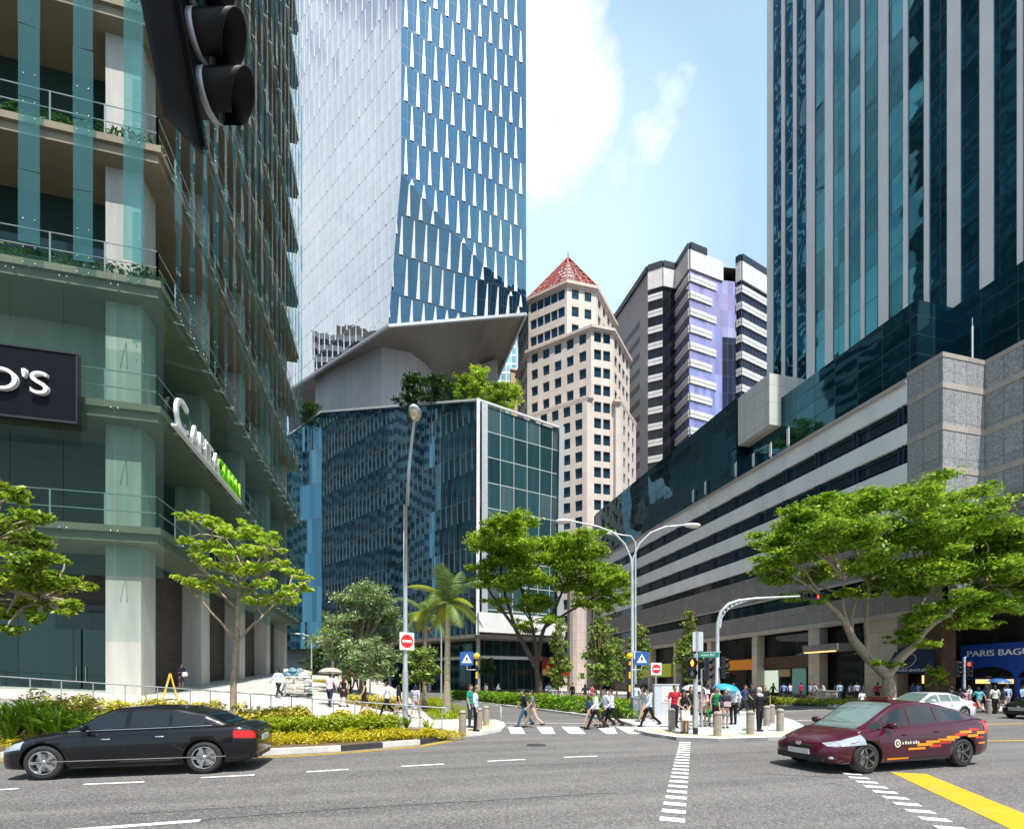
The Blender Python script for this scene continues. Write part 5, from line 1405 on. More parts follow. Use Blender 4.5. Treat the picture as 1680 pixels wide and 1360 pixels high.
# --- palms
def palm(label, base, trunk, crown_r, n, seed, ymix=.2, sheath=.9, r=.13, flower=False):
    rng = random.Random(seed); t = thing('palm_tree', label, 'palm', base)
    h = Vector(trunk); mb = MB()
    mb.tube([(0,0,-.2), (0,0,.15), h*.33, h*.66, h], [r*1.7, r*1.5, r*1.05, r*.95, r*.85], 10)
    for k in range(14):
        p = h*(k/14); mb.tube([p, p+Vector((0,0,.03))], [r*1.12]*2, 10, 0, False)
    mb.build('trunk', M['bark_pale'], t)
    m = MB(); m.tube([h, h+Vector((0,0,sheath*.5)), h+Vector((0,0,sheath))], [r*.9, r*.8, r*.35], 8); m.build('crownshaft', M['palm_sheath'], t)
    c = h+Vector((0,0,sheath*.9))
    for k in range(n):
        az = 2*PI*k/n+rng.uniform(-.25,.25); el = rng.choice((1.25,1.0,.75,.45,.15,-.1))+rng.uniform(-.12,.12); Lf_ = crown_r*rng.uniform(.85,1.15)
        d = Vector((math.cos(az)*math.cos(el), math.sin(az)*math.cos(el), math.sin(el))); pts = []; p = c.copy(); st = 9
        for i in range(st+1):
            pts.append(p.copy()); p += d*(Lf_/st); d.z -= (.11+.09*max(0, math.cos(el))); d.normalize()
        m = MB(); m.tube(pts, [.03*(1-.8*i/st)+.004 for i in range(st+1)], 4, 0)
        for i in range(1, st*4):
            u = i/(st*4); a = pts[int(u*st)].lerp(pts[min(st, int(u*st)+1)], (u*st) % 1)
            tan = (pts[min(st, int(u*st)+1)]-pts[int(u*st)]).normalized(); side = tan.cross(Vector((0,0,1))).normalized(); upv = side.cross(tan)
            for s_ in (-1, 1):
                ln = crown_r*.30*math.sin(PI*min(1, .12+u*.88))**.7+.05
                tip = a+(side*s_*.8+tan*.55-Vector((0,0,.28+.2*rng.random()))).normalized()*ln
                w = tan*.035
                m.add([a-w, a+w, tip], [(0,1,2)])
        m.build('frond', M['lf_palm_y'] if rng.random() < ymix else M['lf_palm'], t)
    if flower:
        m = MB()
        for k in range(26):
            az = rng.uniform(0, 2*PI); q = h+Vector((math.cos(az)*.55, math.sin(az)*.55, rng.uniform(-.45,0)))
            m.tube([h+Vector((0,0,-.05)), h.lerp(q, .6)+Vector((0,0,.15)), q], [.02,.015,.01], 4)
        m.build('flower_stalks', M['palm_flower'], t)
    return t
M['palm_sheath'] = mat('palm_sheath', (.30,.36,.05), .5, var=.2); M['palm_flower'] = mat('palm_flower', (.55,.38,.14), .7)
b = gnd(733, 1174); b.z = .12
palm('nearer tall palm with yellow-green drooping fronds', b, px_rel(b, 735, 1015, 27.1), 2.3, 15, 61, .5, 1.0, .17)
b = gy(696, 33); b.z = .13
palm('palm with pale flower stalks left of the taller palm', b, px_rel(b, 698, 1030, 33), 2.5, 13, 62, .15, 1.1, .13, True)
b = gy(548, 36); b.z = .8
palm('low palm half hidden left of the bushy tree', b, px_rel(b, 545, 1060, 36), 2.0, 11, 63, .3, .8, .1)

# --- hedges and planting of the left bed
def leaf_stuff(name, boxes, n, size, m, label=None, cat=None, kind=None, up=.7, seed=1, width=.45, parent=None):
    rng = np.random.default_rng(seed)
    V = leaf_arrays(boxes, n, size, up, width, .35, .15, rng)
    o = quads_mesh(name, V, m, parent); tag(o, label, cat, None, kind)
    return o
def run(px0, py0, px1, py1, Y0, Y1, step, r, rz, z0, jit=.1, seed=1):
    rng = random.Random(seed); out = []; a, b_ = gy(px0, Y0), gy(px1, Y1); n = max(2, int((b_-a).length/step))
    for i in range(n+1):
        p = a.lerp(b_, i/n); out.append((p.x+rng.uniform(-jit,jit), p.y+rng.uniform(-jit,jit), z0+rz*.8+rng.uniform(-.06,.08), r*rng.uniform(.85,1.15), r*rng.uniform(.85,1.15), rz*rng.uniform(.85,1.2)))
    return out
# row of variegated shrubs along the ramp, each one a thing
for k, (px, Y, w, h) in enumerate(((60,15.0,.9,1.25), (100,14.8,.7,1.15), (142,15.2,.85,1.3), (205,15.6,.7,1.05), (232,15.8,.8,1.1), (275,16.0,.75,1.02), (315,16.2,.8,1.0), (352,16.3,.75,.95), (408,16.5,.7,.9), (440,16.6,.7,.85), (472,16.7,.65,.82), (500,16.8,.6,.78), (560,16.8,.5,.75), (605,17.0,.5,.7))):
    p = gy(px, Y); rng = random.Random(k); p.z = .12
    c = [(p.x+rng.uniform(-.4,.4)*w, p.y+rng.uniform(-.3,.3)*w, .12+h*rng.uniform(.35,.95), w*.45, w*.45, h*.32) for _ in range(9)]
    lab = ['yellow variegated shrub beside the strap leaved plants at far left', 'small yellow shrub second from the left end of the row', 'big yellow variegated shrub third in the row', 'yellow shrub just left of the paving gap', 'yellow shrub right of the paving gap below the columns', 'yellow shrub below the folding board', 'yellow shrub below the woman in purple dress', 'yellow shrub left of the slender trunk', 'yellow shrub right of the slender trunk', 'yellow-green shrub in the row below the walking man in blue shirt', 'yellow-green shrub in the row below the cart', 'low yellow-green shrub near the end of the row', 'thin upright shrub below the pink shirted man', 'last thin shrub of the row near the lamp post'][k]
    t = thing('yellow_shrub', lab, 'shrub', (p.x, p.y, .1), 0, 'yellow shrubs along the ramp')
    cc = [(x-p.x, y-p.y, z-.1, a, b_, d) for x, y, z, a, b_, d in c]
    quads_mesh('foliage', leaf_arrays(cc, 1500, .17, 1.0, .34, .3, .1, np.random.default_rng(k)), M['lf_yshrub'], t)
    m = MB()
    for q in cc[:5]: limb(m, (0,0,0), q[:3], .014, .006, .08, 3, 4, rng)
    m.build('stems', M['bark'], t)
# clipped hedge, bright green
a, b_ = gy(432, 14.6), gy(648, 15.9)
bx = []
for i in range(26):
    p = a.lerp(b_, i/25)
    for zc in (.28, .5, .68): bx.append((p.x, p.y+random.uniform(-.1,.3), .12+zc*.82, .26, .38, .2))
o = leaf_stuff('clipped_hedge', bx, 15000, .085, M['lf_hedge'], 'bright yellow-green clipped hedge behind the kerb left of the lamp post', 'hedge', seed=71, up=.6)
# green hedge on the far side of the slip road
bx = []
for (ax, ay), (cx_, cy_) in zip(HL[:-1], HL[1:]):
    n = max(3, int(math.hypot(cx_-ax, cy_-ay)/.6)); ddx, ddy = (cx_-ax), (cy_-ay); l = math.hypot(ddx, ddy); nx_, ny_ = ddy/l, -ddx/l
    if nx_ < 0: nx_, ny_ = -nx_, -ny_
    for i in range(n):
        t = i/n
        if ax == HL[0][0] or (ax == HL[1][0] and t < .2): continue
        p = (ax+ddx*t+nx_*.95, ay+ddy*t+ny_*.95)
        for zc in (.22,.5,.75): bx.append((p[0]+random.uniform(-.3,.3), p[1]+random.uniform(-.3,.3), .1+zc, .5, .5, .26))
o = leaf_stuff('green_hedge', bx, 26000, .17, M['lf_green'], 'long leafy green hedge along the far kerb of the slip road', 'hedge', seed=72, up=.6)
# low yellow border in the verge and in front of the clipped hedge
bx = run(425,0,745,0,13.6,15.9,.22,.3,.16,.1,.14,81)+run(430,0,700,0,14.1,15.4,.3,.3,.2,.1,.15,82)
leaf_stuff('ground_cover', bx, 9000, .10, M['lf_cover'], kind='stuff', seed=73, width=.25)
bx = []
rng = random.Random(3)
for k in range(150):
    u, v = rng.random(), rng.random(); bx.append((2.0+1.3*u+v*1.2, 23.6+v*24, .2, .5, .7, .16))
leaf_stuff('ground_cover', bx, 9000, .14, M['lf_hedge'], kind='stuff', seed=74, width=.3)
bx = run(20,0,430,0,13.0,13.7,.3,.35,.16,.08,.3,83)+run(0,0,430,0,14.0,14.6,.35,.4,.2,.08,.3,84)
leaf_stuff('ground_cover', bx, 7000, .11, M['lf_cover'], kind='stuff', seed=75, width=.25)
# low clipped hedges across the plaza
for lb, p0, Y0, p1, Y1, zz_, h, sd in (('low yellow hedge across the plaza behind the women in black', 575, 27, 655, 25, .35, .75, 1), ('short clipped hedge at the back of the plaza left of the pink shirted man', 512, 44, 545, 43, 1.3, .7, 2)):
    a, b_ = gy(p0, Y0), gy(p1, Y1); bx = []
    for i in range(18):
        p = a.lerp(b_, i/17)
        for zc in (.3,.6,.9): bx.append((p.x, p.y, zz_+zc*h, .3, .35, .2))
    leaf_stuff('low_hedge', bx, 6000, .12, M['lf_yshrub'], lb, 'hedge', seed=90+sd, up=.6)
# strap leaved plants at far left and tufts near the lamp post
def blades(label, px, Y, n, h, spread, m, seed, w=.05, name='strap_plant', grp=None):
    p = gy(px, Y); p.z = .12; rng = random.Random(seed); mb = MB()
    for k in range(n):
        az = rng.uniform(0, 2*PI); b0 = Vector((math.cos(az), math.sin(az), 0))*rng.uniform(0,.12)*spread; hh = h*rng.uniform(.6,1.1); out = spread*rng.uniform(.3,1.0)
        side = Vector((-math.sin(az), math.cos(az), 0)); prev = None; st = 6
        for i in range(st+1):
            t = i/st; c = p+b0+Vector((math.cos(az)*out*t**1.4, math.sin(az)*out*t**1.4, hh*(t-.42*t**3)*1.15)); ww = w*(1-t**2.2)*(.6+.6*min(1,t*4))+.003
            cur = (c-side*ww, c+side*ww)
            if prev: mb.add([prev[0], prev[1], cur[1], cur[0]], [(0,1,2,3)], 0, True)
            prev = cur
    t = thing(name, label, 'plant', p, 0, grp)
    o = wp(mb, 'leaves', m, t); return o
for k, (px, Y, h, lb) in enumerate(((18,13.9,1.65,'tall strap leaved plant at the left edge of the bed'), (55,14.2,1.8,'tallest strap leaved plant near the left edge'), (95,13.8,1.5,'strap leaved plant third from the left edge'), (130,14.0,1.3,'strap leaved plant above the car bonnet'), (165,13.9,1.1,'low strap leaved plant right of its taller neighbours'), (-20,13.8,1.6,'strap leaved plant cut by the left picture edge'))):
    blades(lb, px, Y, 115, h, 1.0, M['lf_strap'], 200+k, .03, grp='strap leaved plants in the left bed')
blades('spiky yellow-green tuft left of the lamp post foot', 622, 16.2, 22, .8, .6, M['lf_yshrub'], 210, .035, 'spiky_tuft')
blades('spiky pale tuft right of the lamp post foot', 703, 16.9, 18, .75, .6, M['lf_young'], 211, .03, 'spiky_tuft')
blades('small leafy clump behind the lamp post foot', 667, 18.2, 30, .7, .35, M['lf_green'], 212, .04, 'spiky_tuft')
# planted strip in front of the right-hand shops
PLk = [g2(1236,1153), g2(1300,1157), g2(1420,1161), g2(1480,1160)]
kerbstones('planter_kerb', PLk, .2, [M['kerb_black'], M['kerb_white']], 2.2)
bx = []
for (ax, ay), (cx_, cy_) in zip(PLk[:-1], PLk[1:]):
    for i in range(10):
        t = i/10; bx.append((ax+(cx_-ax)*t, ay+(cy_-ay)*t+.9, .35, .8, .6, .35))
leaf_stuff('ground_cover', bx, 6000, .2, M['lf_hedge'], kind='stuff', seed=76, width=.35)
# ================================================================ street furniture
M['sign_blue'] = mat('sign_blue', (.02,.10,.36), .35, var=.05); M['sign_red'] = mat('sign_red', (.66,.02,.02), .35, var=.05); M['sign_face'] = mat('sign_face', (.82,.82,.80), .4, var=.03)
M['sign_greenplate'] = mat('sign_greenplate', (.01,.22,.17), .4, var=.05)
M['beacon_yellow'] = mat('beacon_yellow', (.85,.52,.02), .3, var=.04); M['stripe_yellow'] = mat('stripe_yellow', (.78,.50,.02), .5, var=.08)
M['lamp_glass'] = mat('lamp_glass', (.62,.52,.36), .12, .3, var=.2, scale=8)
M['bollard'] = mat('bollard', (.34,.29,.245), .75, var=.2, scale=6, fine=.5)
M['cabinet'] = mat('cabinet', (.22,.25,.27), .5, var=.15, scale=2, fine=.1)
M['red_lamp'] = emis('red_lamp', (1.0,.05,.03), 2.2); M['orange_man'] = emis('orange_man', (1.0,.30,.02), 4.0); M['off_lens'] = mat('off_lens', (.05,.045,.04), .15)
M['green_lens'] = mat('green_lens', (.01,.10,.08), .12); M['visor_black'] = mat('visor_black', (.0035,.0035,.004), .45, var=.2, spec=.25)
def facing(deg):                                       # local -Y looks towards the viewer at 0, turned counter-clockwise
    return R(-YAW+deg)
def disc(m, c, r, n=24, mi=0, ry=None):                # disc in the local XZ plane looking to -Y
    m.poly([(c[0]+r*math.cos(2*PI*k/n), c[1], c[2]+(ry or r)*math.sin(2*PI*k/n)) for k in range(n)], mi)
def plate(m, c, w, h, t=.012, mi=0, rad=.05):
    n = 5; pts = []
    for sx_, sz_, a0 in ((1,-1,-PI/2), (1,1,0), (-1,1,PI/2), (-1,-1,PI)):
        for i in range(n):
            a = a0+PI/2*i/(n-1); pts.append((c[0]+sx_*(w/2-rad)+rad*math.cos(a), c[2]+sz_*(h/2-rad)+rad*math.sin(a)))
    k = len(pts)
    vs = [(x, c[1]-t/2, z) for x, z in pts]+[(x, c[1]+t/2, z) for x, z in pts]
    m.add(vs, [tuple(range(k)), tuple(reversed(range(k, 2*k)))]+[(i, i+k, (i+1)%k+k, (i+1)%k) for i in range(k)], mi)
def no_entry(t, z, w=.62, y=-.06, x=0.0):
    m = MB(); plate(m, (x,y,z), w, w*1.12, .012, 0, .03); o = m.build('sign_plate', M['sign_face'], t)
    m = MB(); disc(m, (x,y-.009,z), w*.43); m.build('red_disc', M['sign_red'], o)
    m = MB(); m.quad((x-w*.33,y-.012,z-w*.075), (x+w*.33,y-.012,z-w*.075), (x+w*.33,y-.012,z+w*.075), (x-w*.33,y-.012,z+w*.075)); m.build('white_bar', M['sign_face'], o)

# tall lamp post with the no entry sign
b = gnd(665, 1199); b.z = .1
t = thing('lamp_post', 'tall grey lamp post with globe head and no entry sign in the left planting', 'street lamp', b)
def r_(px, py, Y): return at(px, py, Y)-b
mb = MB(); Y0 = G2C(b.x, b.y)[1]
pts = [(0,0,-.1), (0,0,2.2), (0,0,6.0), (0,0,8.6)]
top = [Vector((0,0,8.6)), r_(668,830,Y0-.05), r_(671,770,Y0-.25), r_(676,720,Y0-.6), r_(680,690,Y0-.95)]
mb.tube([pts[0], pts[1]], [.115,.11], 12); mb.tube([pts[1], Vector((0,0,2.3)), Vector((0,0,5)), *top], [.11,.09,.085,.075,.07,.062,.055,.05], 12)
mb.build('pole', M['galv'], t)
m = MB(); e = r_(681,676,Y0-1.25); m.ell(e, (.22,.42,.16), 16, 10, 0, Matrix.Rotation(R(-YAW), 3, 'Z')); m.build('lamp_head', M['galv'], t)
m = MB(); m.ell(e-Vector((0,0,.09)), (.19,.34,.2), 16, 10, 0, Matrix.Rotation(R(-YAW), 3, 'Z')); m.build('lamp_glass', M['lamp_glass'], t)
s_ = thing('no_entry_sign', 'square no entry sign strapped to the tall lamp post', 'road sign', (b.x, b.y, b.z+0), facing(38))
no_entry(s_, zz(1052, Y0)-b.z, .60, -.14, 0)
m = MB(); m.box(-.02,-.14,zz(1052,Y0)-b.z-.15,.02,-.05,zz(1052,Y0)-b.z-.11); m.box(-.02,-.14,zz(1052,Y0)-b.z+.11,.02,-.05,zz(1052,Y0)-b.z+.15); m.build('bracket', M['galv'], s_)

# double armed lamp post behind the cabinet
b = gy(1038, 26); b.z = .1; Y0 = 26
t = thing('lamp_post', 'double armed street lamp rising behind the grey cabinet', 'street lamp', b)
mb = MB(); mb.tube([(0,0,-.1), (0,0,1.0), (0,0,1.05), r_(1037,930,26)], [.13,.125,.105,.07], 12); mb.build('pole', M['galv'], t)
for sgn, lab, tip in ((-1, 'left', (935,854)), (1, 'right', (1126,861))):
    p0 = r_(1037,935,26); e = r_(tip[0], tip[1], 26)
    mid = [r_(1037+sgn*2,915,26), r_(1037+sgn*12,892,26), r_(1037+sgn*30,874,26), r_(1037+sgn*55,864,26)]
    m = MB(); m.tube([p0, *mid, e], [.06,.055,.05,.045,.042,.04], 8); arm = m.build('arm', M['galv'], t)
    Mx = Matrix.Rotation(R(-YAW), 3, 'Z')
    m = MB(); c = e+Mx @ Vector((sgn*.32,0,-.02)); m.ell(c, (.46,.17,.12), 16, 8, 0, Mx); m.ell(e+Mx@Vector((sgn*.02,0,0)), (.16,.08,.08), 10, 6, 0, Mx); m.build('lamp_head', M['white_metal'], t)
    m = MB(); m.ell(c-Vector((0,0,.08))+Mx@Vector((sgn*.08,0,0)), (.30,.13,.09), 14, 8, 0, Mx); m.build('lamp_glass', M['lamp_glass'], t)
m = MB(); m.box(-.02,-.2,3.0,.35,.1,3.4); m.build('speaker_box', M['white_metal'], t)
m = MB(); m.cyl((-.0,-.12,0), (0,-.12,3), .02, 6); m.build('conduit', M['dark_metal'], t)
b2 = gy(1042.5, 34); t = thing('lamp_post', 'thin distant lamp post directly behind the double armed lamp', 'street lamp', b2)
mb = MB(); mb.tube([(0,0,0), (0,0,zz(890,34)), Vector((0,0,zz(880,34)))+Vector((-.35,0,0)), at(1010,876,34)-b2], [.09,.06,.05,.04], 8); mb.build('pole', M['galv'], t)
m = MB(); m.ell(at(1004,875,34)-b2, (.42,.16,.1), 12, 6, 0, Matrix.Rotation(R(-YAW), 3, 'Z')); m.build('lamp_head', M['white_metal'], t)
for px, Y, py, dx, lb in ((511,55,1040,-14,'thin curved lamp post behind the recycling cart'), (724,48,1010,-10,'thin grey lamp post between the palm trunks')):
    b2 = gy(px, Y); z0 = zp(b2.x, b2.y) if px < 600 else 0; b2.z = z0
    t = thing('lamp_post', lb, 'street lamp', b2); h = zz(py, Y)-z0; s_ = Y/800
    mb = MB(); mb.tube([(0,0,0), (0,0,h*.8), (dx*.2*s_,0,h*.94), (dx*s_,0,h)], [.09,.07,.06,.045], 8); mb.build('pole', M['galv'], t)
    m = MB(); m.ell((dx*1.5*s_,0,h), (.35,.14,.08), 10, 6); m.build('lamp_head', M['white_metal'], t)

# zebra crossing beacons and signs
def beacon(px, py_base, Y, py_globe, label):
    b = gy(px, Y); b.z = .1; t = thing('zebra_beacon', label, 'beacon', b, facing(0), 'zebra crossing beacons')
    zg = zz(py_globe, Y)-.1; n = 9; hseg = (zg-.12)/n
    for k in range(n):
        m = MB(); m.cyl((0,0,k*hseg), (0,0,(k+1)*hseg), .055, 12); m.build('pole_band', M['stripe_yellow'] if k % 2 == 0 else M['black'], t)
    m = MB(); m.ell((0,0,zg), .165, 18, 12); m.build('globe', M['beacon_yellow'], t)
    m = MB(); m.cyl((0,0,zg-.24), (0,0,zg-.13), .075, 12); m.build('collar', M['black'], t)
    return t, zg
def zebra_sign(px, py, Y, post_dx, label, fdeg=0):
    c = at(px, py, Y); t = thing('crossing_sign', label, 'road sign', (c.x, c.y, c.z), facing(fdeg), 'zebra crossing signs')
    m = MB(); plate(m, (0,0,0), .66, .66, .014, 0, .05); o = m.build('sign_plate', M['sign_blue'], t)
    m = MB(); m.poly([(-.25,-.0095,-.21), (.25,-.0095,-.21), (0,-.0095,.24)]); m.build('white_triangle', M['sign_face'], o)
    m = MB(); y = -.013                                  # walking figure
    disc(m, (0,y,.085), .028, 10)
    m.poly([(-.03,y,.05), (-.035,y,-.05), (.03,y,-.05), (.03,y,.05)])
    m.poly([(-.005,y,-.045), (.03,y,-.045), (.085,y,-.165), (.05,y,-.165)]); m.poly([(-.03,y,-.045), (.0,y,-.045), (-.05,y,-.165), (-.085,y,-.165)])
    m.poly([(.02,y,.045), (.03,y,.02), (.075,y,-.03), (.065,y,-.05)][::-1]); m.poly([(-.03,y,.045), (-.075,y,-.04), (-.06,y,-.05), (-.02,y,.01)])
    m.build('walking_figure', M['black'], o)
    m = MB(); m.tube([(0,.02,-.2), (0,.02,-.55), (post_dx,.02,-.55)], .022, 8); m.build('bracket', M['galv'], t)
beacon(782, 1192, 24, 1076, 'striped beacon post with yellow globe left of the crossing')
zebra_sign(766, 1080, 24, .46, 'blue zebra crossing sign left of the left beacon', 3)
beacon(1033, 1170, 24, 1076, 'striped beacon post with yellow globe above the grey cabinet')
zebra_sign(1053, 1080, 24, -.5, 'blue zebra crossing sign right of the right beacon', -3)
# second no entry sign
b = gy(1076, 27); b.z = .11; t = thing('no_entry_sign', 'no entry sign on a thin pole above the white notice cabinet', 'road sign', b, facing(5)); z = zz(1097, 27)-.11
no_entry(t, z, .60); m = MB(); m.cyl((0,0,0), (0,0,z+.3), .035, 10); m.build('pole', M['galv'], t)
# grey cabinet and white notice cabinet
b = gy(1046, 23.6); b.z = .11; t = thing('utility_cabinet', 'grey steel utility cabinet at the right foot of the crossing', 'cabinet', b, facing(8))
m = MB(); m.box(-.31,-.2,.06,.31,.2,1.0); m.box(-.34,-.23,.995,.34,.23,1.05); m.box(-.33,-.22,0,.33,.22,.06); m.build('body', M['cabinet'], t)
m = MB(); m.box(-.28,-.215,.12,-.01,-.2,.94); m.box(.01,-.215,.12,.28,-.2,.94); o = m.build('doors', M['cabinet'], t)
m = MB(); m.box(.025,-.235,.5,.05,-.215,.62); m.build('handle', M['steel'], o)
b = gy(1092, 25.6); b.z = .11; t = thing('notice_cabinet', 'white cabinet with printed notices beside the man in red', 'cabinet', b, facing(-6))
m = MB(); m.box(-.62,-.3,0,.62,.3,1.62); m.box(-.65,-.33,1.62,.65,.33,1.67); m.build('body', mat('offwhite', (.50,.53,.56), .5, var=.1, scale=2), t)
m = MB(); m.box(-.25,-.315,.7,.55,-.302,1.55); m.build('notice', M['sign_face'], t)
m = MB()
for z, w0, w1 in ((1.45,-.2,.1), (1.38,-.15,.3), (1.15,-.1,.4), (1.06,-.1,.45), (1.02,-.1,.42), (.98,-.1,.45)): m.box(w0,-.319,z,w1,-.3165,z+.022)
m.build('printing', M['grey_metal'], t)
m = MB(); m.poly([(-.2,-.318,.74), (.5,-.318,.74), (.1,-.318,.84), (-.15,-.318,.9)]); m.build('pink_wave', mat('pink_print', (.7,.3,.36), .5), t)

# traffic signals
def visor(m, c, r, ln, M3, mi=0):
    """tunnel visor: open cylinder (with thickness) cut away below, axis local -Y"""
    n = 20; vs = []
    for layer, rr_ in ((0, r), (1, r*.94)):
        for y_ in (0, -1):
            for k in range(n+1):
                a = R(-60)+R(300)*k/n
                yy = 0 if y_ == 0 else -ln*(.72+.28*math.sin(a)) if True else 0
                vs.append(Vector(c)+M3 @ Vector((rr_*math.cos(a), yy, rr_*math.sin(a))))
    q = n+1; fs = []
    for k in range(n):
        fs += [(k, k+1, q+k+1, q+k), (2*q+k, 3*q+k, 3*q+k+1, 2*q+k+1), (q+k, q+k+1, 3*q+k+1, 3*q+k)]
    m.add(vs, fs, mi, True)
def signal_head(t, c, M3, lenses, vertical=True, pitch=.30, r=.105, board=None, vis=.2):
    n = len(lenses); c = Vector(c); hx, hz = (.17, pitch*n/2+.03) if vertical else (pitch*n/2+.03, .17)
    m = MB(); m.obox(c, (hx*2,.16,hz*2), 0, 0, M3); m.build('housing', M['dark_metal'], t)
    if board:
        m = MB(); m.obox(c+M3@Vector((0,-.0,0)), (board[0],.012,board[1]), 0, 0, M3); m.build('backboard', M['black'], t)
    for k, lm in enumerate(lenses):
        o = (n-1)/2-k; p = c+M3 @ (Vector((0,-.082,o*pitch)) if vertical else Vector((-o*pitch,-.082,0)))
        m = MB(); m.lathe(p, [(0,.0),(r*.6,.02),(r,.0)], 18, 0, M3 @ Matrix.Rotation(R(90), 3, 'X')); m.build('lens', lm, t)
        m = MB(); visor(m, p, r*1.12, vis, M3); m.build('visor', M['visor_black'], t)
# big signal close to the camera, hanging in at the top
hc = at(323, 66, 2.75)
t = thing('traffic_signal', 'close-up black traffic signal with hooded lamps hanging in at top left', 'traffic light', hc)
ph_ = R(23)
def cv(X, Y, Z): x, y = c2w(X, Y); return Vector((x, y, Z))
M3 = Matrix((cv(0, math.cos(ph_), math.sin(ph_)), cv(-1, 0, 0), cv(0, -math.sin(ph_), math.cos(ph_)))).transposed()
def big_signal():
    pitch = .228
    m = MB(); m.obox(M3 @ Vector((0,.06,.13)), (.25,.13,.80), 0, 0, M3); m.build('housing', M['visor_black'], t)
    m = MB(); m.obox(M3 @ Vector((-.275,.035,.22)), (.33,.02,1.5), 0, 0, M3); m.obox(M3 @ Vector((-.125,.02,.22)), (.03,.05,1.46), 0, 0, M3); m.build('backboard', M['visor_black'], t)
    for i, lm in enumerate((M['off_lens'], M['off_lens'], M['green_lens'])):
        p = M3 @ Vector((0,-.012,-pitch+i*pitch))
        m = MB(); m.lathe(p, [(0,.03),(.06,.02),(.10,.0)], 24, 0, M3 @ Matrix.Rotation(R(90), 3, 'X')); m.build('lens', lm, t)
        m = MB(); m.lathe(p, [(.094,-.006),(.114,-.006),(.114,.03),(.105,.03)], 24, 0, M3 @ Matrix.Rotation(R(90), 3, 'X')); m.build('lens_rim', M['grey_metal'], t)
        m = MB(); visor(m, p-M3 @ Vector((0,.03,0)), .113, .235, M3); m.build('visor', M['visor_black'], t)
    m = MB(); top = M3 @ Vector((-.1,.08,1.05)); m.cyl(M3 @ Vector((-.1,.08,.5)), top, .045, 10); m.tube([top, top+Vector((-1.2,-.5,.35)), top+Vector((-3.6,-1.6,.5)), top+Vector((-4.2,-1.9,.2)), top+Vector((-4.4,-2.0,-.8)), Vector((top.x-4.45,top.y-2.02,-hc.z))], [.05,.06,.08,.09,.095,.11], 10)
    m.build('mast_arm', M['galv'], t)
big_signal()
# cantilever mast with curved plate
b = gy(1177, 25.0); b.z = .11; t = thing('signal_mast', 'grey signal mast with a curved perforated bracket reaching to the right', 'traffic light', b)
def r_(px, py, Y=25.0): return at(px, py, Y)-b
mb = MB(); mb.tube([(0,0,0), (0,0,1.9), (0,0,1.92), r_(1177,1040)], [.13,.125,.105,.095], 12); mb.tube([r_(1177,1040), r_(1177.5,1022), r_(1183,1003), r_(1195,991), r_(1212,985), r_(1240,981.5), r_(1312,978)], [.095,.09,.085,.08,.07,.06,.045], 10); mb.build('pole', M['galv'], t)
# perforated web inside the curve: a flat strip with real round dark holes
outer = [r_(1177,1030), r_(1178,1014), r_(1185,1001), r_(1196,991), r_(1212,985.5), r_(1232,983)]
inner = [r_(1182.5,1030), r_(1184.5,1014), r_(1190.5,1004), r_(1200,996), r_(1213.5,990), r_(1232,984)]
m = MB(); yv = Vector((*c2w(0,-.03),0))
for i in range(5):
    for s_ in (-1,1): m.quad(outer[i]+yv*s_, outer[i+1]+yv*s_, inner[i+1]+yv*s_, inner[i]+yv*s_)
    m.quad(inner[i]-yv, inner[i+1]-yv, inner[i+1]+yv, inner[i]+yv)
o = m.build('curved_bracket', M['galv'], t)
m = MB(); Mx = Matrix.Rotation(R(-YAW), 3, 'Z') @ Matrix.Rotation(R(90), 3, 'X')
for px, py, r in ((1180,1022,.035),(1182,1013,.045),(1186,1006,.055),(1191,1000,.065),(1197,995,.06),(1204,991.2,.05),(1211,988.3,.04),(1219,986,.032)):
    m.lathe(r_(px, py)-Vector((*c2w(0,.04),0)), [(0,0),(r,0)], 14, 0, Mx)
m.build('bracket_holes', M['black'], o)
sg = thing('traffic_signal', 'horizontal traffic signal with the red lamp lit at the end of the curved mast', 'traffic light', at(1330,978,25))
signal_head(sg, (0,0,0), Matrix.Rotation(facing(12), 3, 'Z'), (M['off_lens'], M['off_lens'], M['red_lamp']), False, .33, .115, None, .16)
# pedestrian signal pole
b = gnd(1141, 1204, .11); Yp = G2C(b.x, b.y)[1]
t = thing('signal_pole', 'grey pedestrian signal pole with black foot in front of the waiting crowd', 'traffic light', b)
m = MB(); m.cyl((0,0,.22), (0,0,zz(1072,Yp)-.11), .075, 14); m.build('pole', M['galv'], t); m = MB(); m.cyl((0,0,0), (0,0,.22), .082, 14); m.build('foot', M['black'], t)
m = MB(); m.cyl((.05,0,zz(1074,Yp)-.11), (.05,0,zz(1035,Yp)-.11), .022, 8); m.build('upper_pole', M['galv'], t)
ps = thing('pedestrian_signal', 'pedestrian signal showing the red-orange standing man', 'traffic light', at(1134.5,1096,Yp-.05), facing(0))
m = MB(); m.box(-.15,-.06,-.36,.15,.12,.36); m.build('housing', M['dark_metal'], ps)
for zc, red in ((.175, True), (-.17, False)):
    m = MB(); disc(m, (0,-.064,zc), .13, 24); m.build('lens', mat('ped_red', (.30,.012,.008), .2) if red else M['off_lens'], ps)
    m = MB(); visor(m, (0,-.062,zc), .142, .16, Matrix.Identity(3)); m.build('visor', M['visor_black'], ps)
m = MB(); y = -.068
disc(m, (0,y,.262), .026, 12); m.poly([(-.048,y,.232), (-.055,y,.15), (-.03,y,.15), (-.026,y,.078), (.026,y,.078), (.03,y,.15), (.055,y,.15), (.048,y,.232)][::-1]); m.build('standing_man', M['orange_man'], ps)
